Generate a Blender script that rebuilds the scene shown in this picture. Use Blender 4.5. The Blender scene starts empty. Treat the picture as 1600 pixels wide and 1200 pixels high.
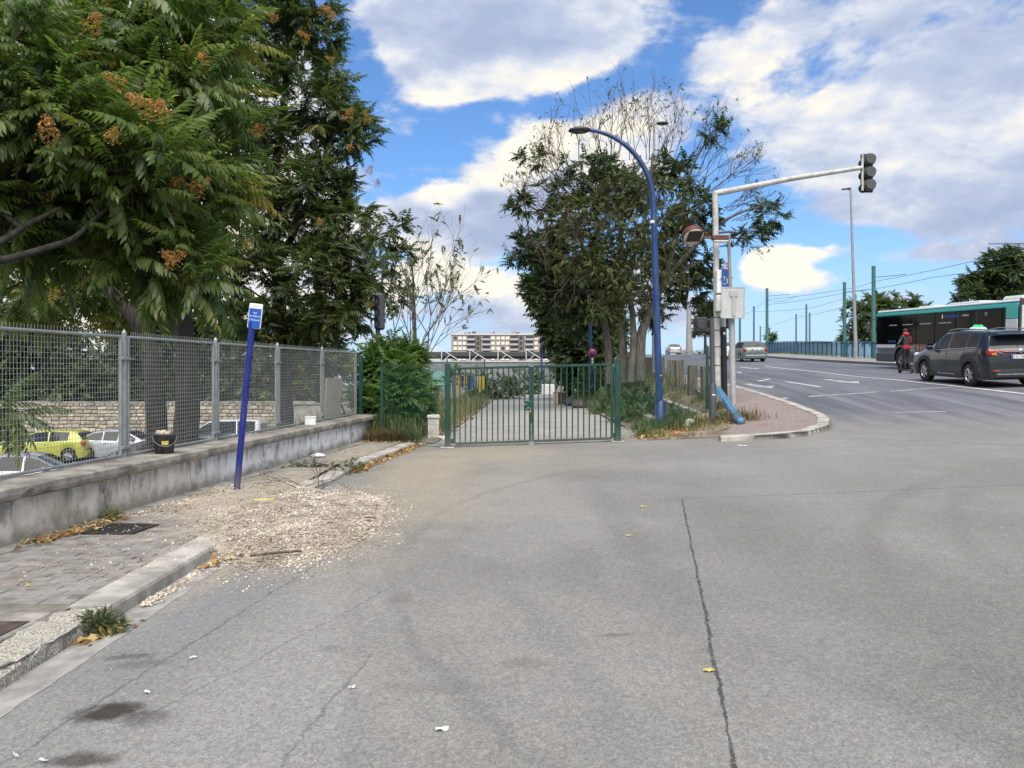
import bpy, bmesh, math, random
import numpy as np
from mathutils import Vector, Matrix, noise as mnoise

scene = bpy.context.scene
COL = scene.collection
rng = np.random.default_rng(7)
random.seed(7)
R_ = math.radians

# ------------------------------------------------------------------ camera, exposure
FPX = 1202.0                       # focal length in pixels of the 1600 px wide photograph
cam_d = bpy.data.cameras.new("camera")
cam_d.sensor_width = 36.0
cam_d.lens = 36.0 * FPX / 1600.0
cam_d.clip_start = 0.05
cam_d.clip_end = 6000.0
cam = bpy.data.objects.new("camera", cam_d)
cam.location = (0, 0, 1.6)
cam.rotation_euler = (R_(90), 0, 0)
COL.objects.link(cam)
scene.camera = cam
scene.view_settings.view_transform = 'Standard'
scene.view_settings.look = 'None'
scene.view_settings.exposure = 0.8
scene.view_settings.gamma = 1.0
scene.view_settings.use_curve_mapping = False

# ------------------------------------------------------------------ node helper
class NT:
    def __init__(s, tree):
        s.t = tree
    def n(s, typ, **kw):
        nd = s.t.nodes.new(typ)
        for k, v in kw.items():
            setattr(nd, k, v)
        return nd
    def put(s, sock, v):
        if v is None:
            return
        if isinstance(v, bpy.types.NodeSocket):
            s.t.links.new(v, sock)
        else:
            if isinstance(v, tuple) and sock.type == 'RGBA' and len(v) == 3:
                v = (*v, 1)
            sock.default_value = v
    def m(s, op, a, b=None, c=None, clamp=False):
        nd = s.n('ShaderNodeMath', operation=op, use_clamp=clamp)
        s.put(nd.inputs[0], a); s.put(nd.inputs[1], b); s.put(nd.inputs[2], c)
        return nd.outputs[0]
    def v(s, op, a, b=None, c=None):
        nd = s.n('ShaderNodeVectorMath', operation=op)
        s.put(nd.inputs[0], a); s.put(nd.inputs[1], b)
        if c is not None:
            s.put(nd.inputs[2], c)
        return nd.outputs['Value'] if op in ('DOT_PRODUCT', 'LENGTH', 'DISTANCE') else nd.outputs[0]
    def rng(s, x, a, b, c=0.0, d=1.0, smooth=True):
        nd = s.n('ShaderNodeMapRange', interpolation_type='SMOOTHSTEP' if smooth else 'LINEAR')
        s.put(nd.inputs[0], x); s.put(nd.inputs[1], a); s.put(nd.inputs[2], b)
        s.put(nd.inputs[3], c); s.put(nd.inputs[4], d)
        return nd.outputs[0]
    def noise(s, vec, scale, detail=3.0, rough=0.55, dist=0.0, col=False):
        nd = s.n('ShaderNodeTexNoise')
        s.put(nd.inputs['Vector'], vec)
        nd.inputs['Scale'].default_value = scale
        nd.inputs['Detail'].default_value = detail
        nd.inputs['Roughness'].default_value = rough
        nd.inputs['Distortion'].default_value = dist
        return nd.outputs['Color' if col else 'Fac']
    def mix(s, f, a, b, blend='MIX'):
        nd = s.n('ShaderNodeMix', data_type='RGBA', blend_type=blend)
        s.put(nd.inputs[0], f); s.put(nd.inputs[6], a); s.put(nd.inputs[7], b)
        return nd.outputs[2]
    def xyz(s, vec):
        nd = s.n('ShaderNodeSeparateXYZ'); s.put(nd.inputs[0], vec)
        return nd.outputs
    def comb(s, x, y, z):
        nd = s.n('ShaderNodeCombineXYZ')
        for i, q in enumerate((x, y, z)):
            s.put(nd.inputs[i], q)
        return nd.outputs[0]

# ------------------------------------------------------------------ world: physical sky with clouds
SKY_GAIN = 0.055
SKY_FULL = 0.092        # what a cloud of full brightness is divided by
SUN_ELEV, SUN_AZ = 56.0, 178.0      # azimuth clockwise from +Y: the veiled sun stands high behind the camera
def build_world():
    w = bpy.data.worlds.new("World")
    scene.world = w
    w.use_nodes = True
    t = w.node_tree
    t.nodes.clear()
    N = NT(t)
    sky = N.n('ShaderNodeTexSky', sky_type='NISHITA', sun_disc=False)
    sky.sun_elevation = R_(SUN_ELEV)
    sky.sun_rotation = R_(SUN_AZ)
    sky.air_density = 1.0; sky.dust_density = 0.3; sky.ozone_density = 3.5
    d = N.n('ShaderNodeTexCoord').outputs['Generated']
    x, y, z = N.xyz(d)
    az = N.m('ARCTAN2', x, y)
    el = N.m('ARCSINE', z)
    p = N.comb(az, el, 0.0)
    def px(cx, cy):
        a = math.atan((cx - 800) / FPX)
        return a, math.atan((600 - cy) / FPX * math.cos(a))
    def field(blobs):
        tot = None
        for cx, cy, rx, ry, wgt in blobs:
            a, e = px(cx, cy)
            ia, ie = FPX / rx * 0.92, FPX / ry * 0.92
            q = N.v('MULTIPLY_ADD', p, (ia, ie, 0), (-a * ia, -e * ie, 0))
            g = N.rng(N.v('DOT_PRODUCT', q, q), 0.0, 1.9, wgt, 0.0)
            tot = g if tot is None else N.m('ADD', tot, g)
        return tot
    dz = N.v('MULTIPLY', d, (1.0, 1.0, 1.9))
    warp = N.v('MULTIPLY_ADD', N.noise(dz, 5.0, 2.0, col=True), (0.06, 0.06, 0.06), (-0.03, -0.03, -0.03))
    dw = N.v('ADD', dz, warp)
    n0 = N.noise(dw, 7.0, 9.0, 0.58)
    up = N.v('ADD', dw, (-0.012, -0.008, 0.035))
    n1 = N.noise(up, 7.0, 9.0, 0.58)
    fine = N.noise(dw, 30.0, 6.0, 0.62)
    # base coverage away from the view: scattered broken cloud
    infront = N.rng(y, -0.05, 0.45)
    base = N.m('MULTIPLY', N.m('SUBTRACT', 1.0, infront), 0.47)
    B = field([
        (790, 10, 210, 70, .62), (760, 80, 130, 50, .55), (690, 125, 75, 32, .50), (900, 75, 75, 38, .50), (830, 105, 80, 36, .45), (640, 20, 60, 50, .3),
        (720, 30, 80, 80, .3),
        (1380, 110, 230, 95, .30), (1500, 215, 190, 100, .42), (1280, 235, 130, 55, .27), (1330, 330, 160, 14, .22), (1480, 395, 120, 10, .22), (640, 270, 120, 10, .22), (700, 262, 60, 8, .15), (1250, 480, 200, 20, .16), (1130, 110, 60, 40, .30), (1570, 330, 120, 60, .40),
        (1180, 60, 80, 40, .28), (1420, 310, 140, 30, .30), (1560, 40, 150, 80, .2), (1000, 190, 80, 40, .36), (960, 250, 90, 55, .45), (1330, 15, 120, 40, .25),
        (690, 312, 46, 26, .60), (795, 285, 62, 44, .60), (845, 240, 50, 44, .55), (740, 350, 130, 42, .60), (620, 345, 46, 34, .50), (860, 330, 70, 60, .5),
        (1218, 408, 48, 22, .66), (1232, 440, 64, 16, .55), (1195, 425, 34, 16, .4),
        (690, 408, 80, 26, .42), (640, 455, 90, 34, .36), (790, 448, 66, 26, .48), (760, 500, 120, 26, .40), (820, 480, 50, 30, .3), (610, 290, 60, 16, .2),
        (1060, 490, 70, 30, .35), (1000, 440, 50, 40, .4), (1300, 392, 45, 8, .25),
        (90, 120, 200, 130, .5), (330, 60, 150, 110, .4), (200, 330, 260, 120, .5), (450, 330, 110, 110, .45), (440, 150, 90, 60, .35), (120, 480, 260, 70, .45), (430, 470, 150, 60, .4), (-150, 250, 200, 250, .4),
    ])
    el_soft = N.rng(el, -0.02, 0.10, 0.16, 0.0)
    dens = N.m('ADD', N.m('ADD', N.m('ADD', B, base), el_soft), N.m('MULTIPLY_ADD', n0, 1.35, -0.675))
    dens = N.m('ADD', dens, N.m('MULTIPLY_ADD', fine, 0.66, -0.33))
    alpha = N.rng(dens, 0.12, 0.52)
    thick = N.rng(dens, 0.30, 0.95)
    relief = N.m('SUBTRACT', n0, n1)
    bright = field([
        (690, 302, 46, 20, .8), (800, 268, 60, 28, .75), (840, 220, 48, 34, .7), (1212, 405, 62, 34, .9), (1240, 432, 70, 24, .5), (640, 425, 110, 50, .5), (800, 445, 60, 34, .55), (940, 225, 100, 50, .5),
        (920, 60, 60, 30, .25), (700, 140, 90, 22, .4), (860, 110, 90, 26, .4), (1150, 90, 80, 60, .3), (1300, 200, 120, 40, .2),
        (780, 40, 170, 40, -.3), (740, 350, 110, 40, -.4), (850, 310, 60, 50, -.3), (1400, 130, 220, 110, .10), (100, 150, 260, 160, .5), (250, 400, 300, 160, .5), (1530, 60, 130, 60, -.25), (1570, 350, 130, 60, -.2), (790, 500, 110, 26, -.1)])
    tone = N.m('ADD', N.m('MULTIPLY_ADD', relief, 2.3, 0.47), N.m('MULTIPLY_ADD', thick, -0.08, 0.0))
    tone = N.m('ADD', tone, bright, clamp=True)
    ramp = N.n('ShaderNodeValToRGB')
    cr = ramp.color_ramp
    cr.elements[0].position = 0.0; cr.elements[0].color = (.42, .50, .70, 1)
    cr.elements[1].position = 1.0; cr.elements[1].color = (1.06, .99, .86, 1)
    e = cr.elements.new(.35); e.color = (.53, .60, .77, 1)
    e = cr.elements.new(.65); e.color = (.74, .78, .87, 1)
    N.put(ramp.inputs[0], tone)
    cl = N.v('MULTIPLY', ramp.outputs[0], (1 / SKY_FULL,) * 3)
    skyc = N.v('MULTIPLY', sky.outputs[0], (1.22, 1.62, 1.98))
    # pale air near the horizon
    hz = N.rng(el, -0.02, 0.24, 0.85, 0.0)
    skyc = N.mix(hz, skyc, tuple(c / SKY_FULL for c in (.52, .67, .88)))
    alpha = N.m('MULTIPLY', alpha, N.rng(el, -0.01, 0.05, 0.55, 1.0))
    out = N.mix(alpha, skyc, cl)
    bg = N.n('ShaderNodeBackground')
    N.put(bg.inputs[0], out)
    bg.inputs[1].default_value = SKY_GAIN
    o = N.n('ShaderNodeOutputWorld')
    t.links.new(bg.outputs[0], o.inputs[0])
    w.cycles.sampling_method = 'MANUAL'
    w.cycles.sample_map_resolution = 512
build_world()

sun_d = bpy.data.lights.new("sun", 'SUN')
sun_d.energy = 3.1
sun_d.angle = R_(65)
sun_d.color = (1.0, 0.94, 0.84)
sun = bpy.data.objects.new("sun", sun_d)
_sd = Vector((math.sin(R_(SUN_AZ)) * math.cos(R_(SUN_ELEV)), math.cos(R_(SUN_AZ)) * math.cos(R_(SUN_ELEV)), math.sin(R_(SUN_ELEV))))
sun.rotation_euler = _sd.to_track_quat('Z', 'Y').to_euler()
sun.location = _sd * 50
COL.objects.link(sun)

# ------------------------------------------------------------------ generic object helpers
def tag(o, label=None, cat=None, group=None, kind=None):
    if label: o['label'] = label
    if cat: o['category'] = cat
    if group: o['group'] = group
    if kind: o['kind'] = kind
    return o
def empty(name, loc, rz=0.0, label=None, cat=None, group=None):
    o = bpy.data.objects.new(name, None)
    o.empty_display_size = 0.2
    o.location = loc
    o.rotation_euler = (0, 0, rz)
    COL.objects.link(o)
    return tag(o, label, cat, group)
def children(o):
    return list(o.children)
def copy_tree(o, parent=None, depth=0):
    c = o.copy()
    COL.objects.link(c)
    if parent is not None:
        c.parent = parent
    for ch in children(o):
        copy_tree(ch, c, depth + 1)
    return c

class MB:
    """collects shapes; build() links them as one mesh object"""
    def __init__(s):
        s.v = []; s.f = []; s.mi = []; s.sm = []
    def add(s, vs, fs, mi=0, smooth=False):
        o = len(s.v)
        s.v.extend([tuple(p) for p in vs])
        for f in fs:
            s.f.append(tuple(i + o for i in f)); s.mi.append(mi); s.sm.append(smooth)
        return s
    def box(s, c, size, rot=None, mi=0, bev=0.0):
        hx, hy, hz = size[0] / 2, size[1] / 2, size[2] / 2
        if bev > 0:
            b = min(bev, hx * .9, hy * .9, hz * .9)
            vs = []; idx = {}
            for sx in (-1, 1):
                for sy in (-1, 1):
                    for sz in (-1, 1):
                        idx[(sx, sy, sz)] = len(vs)
                        vs += [(sx * hx, sy * (hy - b), sz * (hz - b)), (sx * (hx - b), sy * hy, sz * (hz - b)), (sx * (hx - b), sy * (hy - b), sz * hz)]
            fs = []
            I = lambda sx, sy, sz, k: idx[(sx, sy, sz)] + k
            for sx in (-1, 1):
                q = [I(sx, -1, -1, 0), I(sx, 1, -1, 0), I(sx, 1, 1, 0), I(sx, -1, 1, 0)]
                fs.append(q if sx > 0 else q[::-1])
                q = [I(-1, sx, -1, 1), I(1, sx, -1, 1), I(1, sx, 1, 1), I(-1, sx, 1, 1)]
                fs.append(q[::-1] if sx > 0 else q)
                q = [I(-1, -1, sx, 2), I(1, -1, sx, 2), I(1, 1, sx, 2), I(-1, 1, sx, 2)]
                fs.append(q if sx > 0 else q[::-1])
            for a in (-1, 1):
                for b2 in (-1, 1):
                    q = [I(a, b2, -1, 0), I(a, b2, 1, 0), I(a, b2, 1, 1), I(a, b2, -1, 1)]
                    fs.append(q[::-1] if a * b2 > 0 else q)
                    q = [I(a, -1, b2, 0), I(a, 1, b2, 0), I(a, 1, b2, 2), I(a, -1, b2, 2)]
                    fs.append(q if a * b2 > 0 else q[::-1])
                    q = [I(-1, a, b2, 1), I(1, a, b2, 1), I(1, a, b2, 2), I(-1, a, b2, 2)]
                    fs.append(q[::-1] if a * b2 > 0 else q)
                    for c2 in (-1, 1):
                        q = [I(a, b2, c2, 0), I(a, b2, c2, 1), I(a, b2, c2, 2)]
                        fs.append(q if a * b2 * c2 > 0 else q[::-1])
        else:
            vs = [(sx * hx, sy * hy, sz * hz) for sx in (-1, 1) for sy in (-1, 1) for sz in (-1, 1)]
            fs = [(0, 1, 3, 2), (4, 6, 7, 5), (0, 4, 5, 1), (2, 3, 7, 6), (0, 2, 6, 4), (1, 5, 7, 3)]
        if rot is not None:
            vs = [rot @ Vector(p) for p in vs]
        c = Vector(c)
        return s.add([Vector(p) + c for p in vs], fs, mi)
    def tube(s, pts, rad, n=8, mi=0, cap=True, smooth=True):
        pts = [Vector(p) for p in pts]
        if not hasattr(rad, '__len__'):
            rad = [rad] * len(pts)
        vs = []; fs = []
        prev = None
        for i, p in enumerate(pts):
            a = pts[max(i - 1, 0)]; b = pts[min(i + 1, len(pts) - 1)]
            d = (b - a)
            d = d.normalized() if d.length > 1e-9 else Vector((0, 0, 1))
            if prev is None:
                r = Vector((0, 0, 1)) if abs(d.z) < .9 else Vector((1, 0, 0))
                u = d.cross(r).normalized()
            else:
                u = (prev - d * prev.dot(d))
                u = u.normalized() if u.length > 1e-6 else d.orthogonal().normalized()
            prev = u
            w = d.cross(u)
            for k in range(n):
                t = 2 * math.pi * k / n
                vs.append(p + (u * math.cos(t) + w * math.sin(t)) * rad[i])
        for i in range(len(pts) - 1):
            for k in range(n):
                k2 = (k + 1) % n
                fs.append((i * n + k, i * n + k2, (i + 1) * n + k2, (i + 1) * n + k))
        s.add(vs, fs, mi, smooth)
        if cap:
            L = (len(pts) - 1) * n
            s.add(vs[:n], [tuple(range(n))[::-1]], mi)
            s.add(vs[L:], [tuple(range(n))], mi)
        return s
    def lathe(s, prof, n=16, c=(0, 0, 0), axis='Z', mi=0, smooth=True, arc=None):
        vs = []; fs = []
        for r, z in prof:
            for k in range(n):
                t = 2 * math.pi * k / n
                p = (r * math.cos(t), r * math.sin(t), z)
                if axis == 'X': p = (p[2], p[0], p[1])
                if axis == 'Y': p = (p[0], p[2], p[1])
                vs.append((p[0] + c[0], p[1] + c[1], p[2] + c[2]))
        for i in range(len(prof) - 1):
            for k in range(n):
                k2 = (k + 1) % n
                q = (i * n + k, i * n + k2, (i + 1) * n + k2, (i + 1) * n + k)
                fs.append(q if axis != 'Y' else q[::-1])
        return s.add(vs, fs, mi, smooth)
    def prism(s, poly, axis, a, b, mi=0):
        """2-d polygon swept along an axis from a to b; poly in the two other axes, cyclic order"""
        def P(u, v, w):
            return {'X': (w, u, v), 'Y': (u, w, v), 'Z': (u, v, w)}[axis]
        n = len(poly)
        vs = [P(u, v, a) for u, v in poly] + [P(u, v, b) for u, v in poly]
        fs = [tuple(range(n)), tuple(range(2 * n - 1, n - 1, -1))]
        for k in range(n):
            k2 = (k + 1) % n
            fs.append((k, k + n, k2 + n, k2))
        return s.add(vs, fs, mi)
    def build(s, name, mats, parent=None, loc=None, fix=True):
        me = bpy.data.meshes.new(name)
        me.from_pydata(s.v, [], s.f)
        if not isinstance(mats, (list, tuple)): mats = [mats]
        for m in mats: me.materials.append(m)
        me.polygons.foreach_set('material_index', s.mi)
        me.polygons.foreach_set('use_smooth', s.sm)
        if fix and len(s.f) < 20000:
            bm = bmesh.new(); bm.from_mesh(me)
            bmesh.ops.recalc_face_normals(bm, faces=bm.faces)
            bm.to_mesh(me); bm.free()
        me.update()
        o = bpy.data.objects.new(name, me)
        COL.objects.link(o)
        if parent is not None: o.parent = parent
        if loc is not None: o.location = loc
        return o
def share(name, me, parent=None, loc=(0, 0, 0), rot=None):
    o = bpy.data.objects.new(name, me)
    COL.objects.link(o)
    if parent is not None: o.parent = parent
    o.location = loc
    if rot is not None: o.rotation_euler = rot
    return o
def np_mesh(name, V, F, mat, attr=None, parent=None, smooth=False):
    V = np.ascontiguousarray(V, dtype=np.float32); F = np.ascontiguousarray(F, dtype=np.int32)
    me = bpy.data.meshes.new(name)
    k = F.shape[1]
    me.vertices.add(len(V)); me.vertices.foreach_set('co', V.ravel())
    me.loops.add(F.size); me.loops.foreach_set('vertex_index', F.ravel())
    me.polygons.add(len(F))
    me.polygons.foreach_set('loop_start', np.arange(0, F.size, k, dtype=np.int32))
    me.polygons.foreach_set('loop_total', np.full(len(F), k, dtype=np.int32))
    if smooth: me.polygons.foreach_set('use_smooth', np.ones(len(F), dtype=bool))
    for m in (mat if isinstance(mat, (list, tuple)) else [mat]): me.materials.append(m)
    if attr is not None:
        a = me.attributes.new('v', 'FLOAT', 'POINT')
        a.data.foreach_set('value', np.ascontiguousarray(attr, dtype=np.float32))
    me.update(calc_edges=True)
    o = bpy.data.objects.new(name, me)
    COL.objects.link(o)
    if parent is not None: o.parent = parent
    return o
def text(body, size, mat, parent, loc, rot, name='lettering', ext=0.001, align='CENTER'):
    cu = bpy.data.curves.new(name, 'FONT')
    cu.body = body; cu.size = size; cu.extrude = ext; cu.resolution_u = 2
    cu.align_x = align; cu.align_y = 'CENTER'
    cu.materials.append(mat)
    tmp = bpy.data.objects.new(name, cu)
    COL.objects.link(tmp)
    me = bpy.data.meshes.new_from_object(tmp)
    bpy.data.objects.remove(tmp)
    o = bpy.data.objects.new(name, me)
    COL.objects.link(o)
    o.parent = parent; o.location = loc; o.rotation_euler = rot
    return o

# ------------------------------------------------------------------ materials
MATS = {}
def M(name, col, rough=.6, metal=0.0, var=.18, scale=6.0, bump=0.0, bscale=60.0, col2=None, coat=0.0, spec=.5, streak=None, rvar=.12, wear=0.0):
    if name in MATS: return MATS[name]
    m = bpy.data.materials.new(name); m.use_nodes = True
    N = NT(m.node_tree)
    b = m.node_tree.nodes['Principled BSDF']
    tc = N.n('ShaderNodeTexCoord').outputs['Object']
    if streak: tc = N.v('MULTIPLY', tc, streak)
    n = N.noise(tc, scale, 5.0, .6)
    f = N.rng(n, .3, .7)
    lo = tuple(c * (1 - var) for c in col)
    hi = tuple(min(1, c * (1 + var)) for c in col) if col2 is None else col2
    col_ = N.mix(f, lo, hi)
    if wear:
        w1 = N.noise(tc, 26.0, 6.0, .75); w2 = N.noise(N.v('MULTIPLY', tc, (1, 1, .25)), 9.0, 5.0, .7)
        col_ = N.mix(N.m('MULTIPLY', N.rng(w2, .48, .72), wear * .6), col_, (.20, .20, .19))
        col_ = N.mix(N.m('MULTIPLY', N.rng(w1, .66, .72), wear), col_, (.26, .22, .18))
        zz = N.xyz(N.n('ShaderNodeTexCoord').outputs['Object'])[2]
        col_ = N.mix(N.m('MULTIPLY', N.rng(N.m('ADD', zz, N.m('MULTIPLY_ADD', w2, .5, -.25)), .02, .45, wear, 0), 1.0), col_, (.17, .145, .11))
    N.put(b.inputs['Base Color'], col_)
    N.put(b.inputs['Roughness'], N.m('MULTIPLY_ADD', n, rvar * 2, rough - rvar, clamp=True))
    b.inputs['Metallic'].default_value = metal
    b.inputs['Specular IOR Level'].default_value = spec
    if coat: b.inputs['Coat Weight'].default_value = coat; b.inputs['Coat Roughness'].default_value = .05
    if bump:
        bp = N.n('ShaderNodeBump'); bp.inputs['Strength'].default_value = bump; bp.inputs['Distance'].default_value = .01
        N.put(bp.inputs['Height'], N.noise(tc, bscale, 6.0, .65))
        m.node_tree.links.new(bp.outputs[0], b.inputs['Normal'])
    MATS[name] = m
    return m
def leaf_mat(name, stops, trans=.25, rough=.42):
    """foliage: colour by the per-leaf value, part of the light passing through"""
    m = bpy.data.materials.new(name); m.use_nodes = True
    t = m.node_tree; N = NT(t); b = t.nodes['Principled BSDF']
    at = N.n('ShaderNodeAttribute', attribute_name='v').outputs['Fac']
    rp = N.n('ShaderNodeValToRGB'); cr = rp.color_ramp
    cr.elements[0].position = stops[0][0]; cr.elements[0].color = (*stops[0][1], 1)
    cr.elements[1].position = stops[-1][0]; cr.elements[1].color = (*stops[-1][1], 1)
    for p, c in stops[1:-1]:
        e = cr.elements.new(p); e.color = (*c, 1)
    N.put(rp.inputs[0], at)
    b.inputs['Roughness'].default_value = rough
    b.inputs['Specular IOR Level'].default_value = .45
    N.put(b.inputs['Base Color'], rp.outputs[0])
    tr = N.n('ShaderNodeBsdfTranslucent')
    N.put(tr.inputs[0], N.v('MULTIPLY', rp.outputs[0], (1.5, 1.7, .8)))
    mx = N.n('ShaderNodeMixShader'); mx.inputs[0].default_value = trans
    t.links.new(b.outputs[0], mx.inputs[1]); t.links.new(tr.outputs[0], mx.inputs[2])
    t.links.new(mx.outputs[0], t.nodes['Material Output'].inputs[0])
    return m
def glass_mat(name, col=(.012, .016, .018), rough=.06):
    m = bpy.data.materials.new(name); m.use_nodes = True
    b = m.node_tree.nodes['Principled BSDF']
    N = NT(m.node_tree)
    n = N.noise(N.n('ShaderNodeTexCoord').outputs['Object'], 3.0, 3.0)
    N.put(b.inputs['Base Color'], N.mix(n, tuple(c * .6 for c in col), tuple(c * 1.4 for c in col)))
    b.inputs['Roughness'].default_value = rough
    b.inputs['Specular IOR Level'].default_value = .6
    return m
# ------------------------------------------------------------------ terrain heights
_ty = np.arange(-10, 500, .5)
_tz = np.interp(_ty, [-10, 0, 10, 14, 17, 19, 21, 23.5, 27, 35, 40, 56, 80, 100, 120, 160, 250, 500],
                [.01, .19, .37, .45, .61, .85, 1.09, 1.36, 1.62, 2.06, 2.31, 3.15, 4.5, 5.3, 5.95, 6.7, 7.1, 7.1])
_k = np.exp(-np.linspace(-2, 2, 9) ** 2); _k /= _k.sum()
_tz = np.convolve(np.pad(_tz, 4, mode='edge'), _k, 'valid')
def sstep(t):
    t = np.clip(t, 0, 1); return t * t * (3 - 2 * t)
def H(x, y):
    """height of roads and soil in front of and beside the ramp"""
    x = np.asarray(x, float); y = np.asarray(y, float)
    plane = .018 * y + .027 * np.clip(x, -6, 40)
    cf = np.interp(y, [0, 12, 17, 20, 23, 30, 500], [.027, .03, .055, .055, .03, .012, .012])
    ramp = np.interp(y, _ty, _tz) + cf * (np.clip(x, 0, 18) - 7)
    s = sstep((x - 3.2) / 3.0)
    xl = np.interp(y, [0, 40, 60, 80, 110, 140, 400], [7, 7, 9.5, 13.3, 18, 21, 21])
    s = sstep((x - (xl - 3.8)) / 3.0)
    return plane * (1 - s) + ramp * s
def Hf(x, y): return float(H(x, y))
def xleft(y): return float(np.interp(y, [0, 40, 60, 80, 110, 140, 400], [7, 7, 9.5, 13.3, 18, 21, 21]))
def xright(y): return float(np.interp(y, [0, 60, 80, 110, 140, 400], [21.7, 21.7, 23.0, 27, 30, 30]))
def P(px, py, Y): return Vector(((px - 800) / FPX * Y, Y, 1.6 + (600 - py) / FPX * Y))
def G(px, py, dz=0.0):
    ys = np.arange(2, 200, .01)
    zr = 1.6 + (600 - py) / FPX * ys
    hh = H((px - 800) / FPX * ys, ys) + dz
    i = np.argmax(zr <= hh)
    y = ys[i]
    return Vector(((px - 800) / FPX * y, y, hh[i]))
def PV(y): return .018 * y                       # level of the pavement along the low wall
def wall_x(y): return -4.57 + .1127 * (y - 6.87)  # street face of the low wall
def fence_x(y): return wall_x(y) - .36
def kerb_x(y): return float(np.interp(y, [-5, 13, 17.5, 19], [-2.72, -2.72, -2.1, -2.0]))

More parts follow.
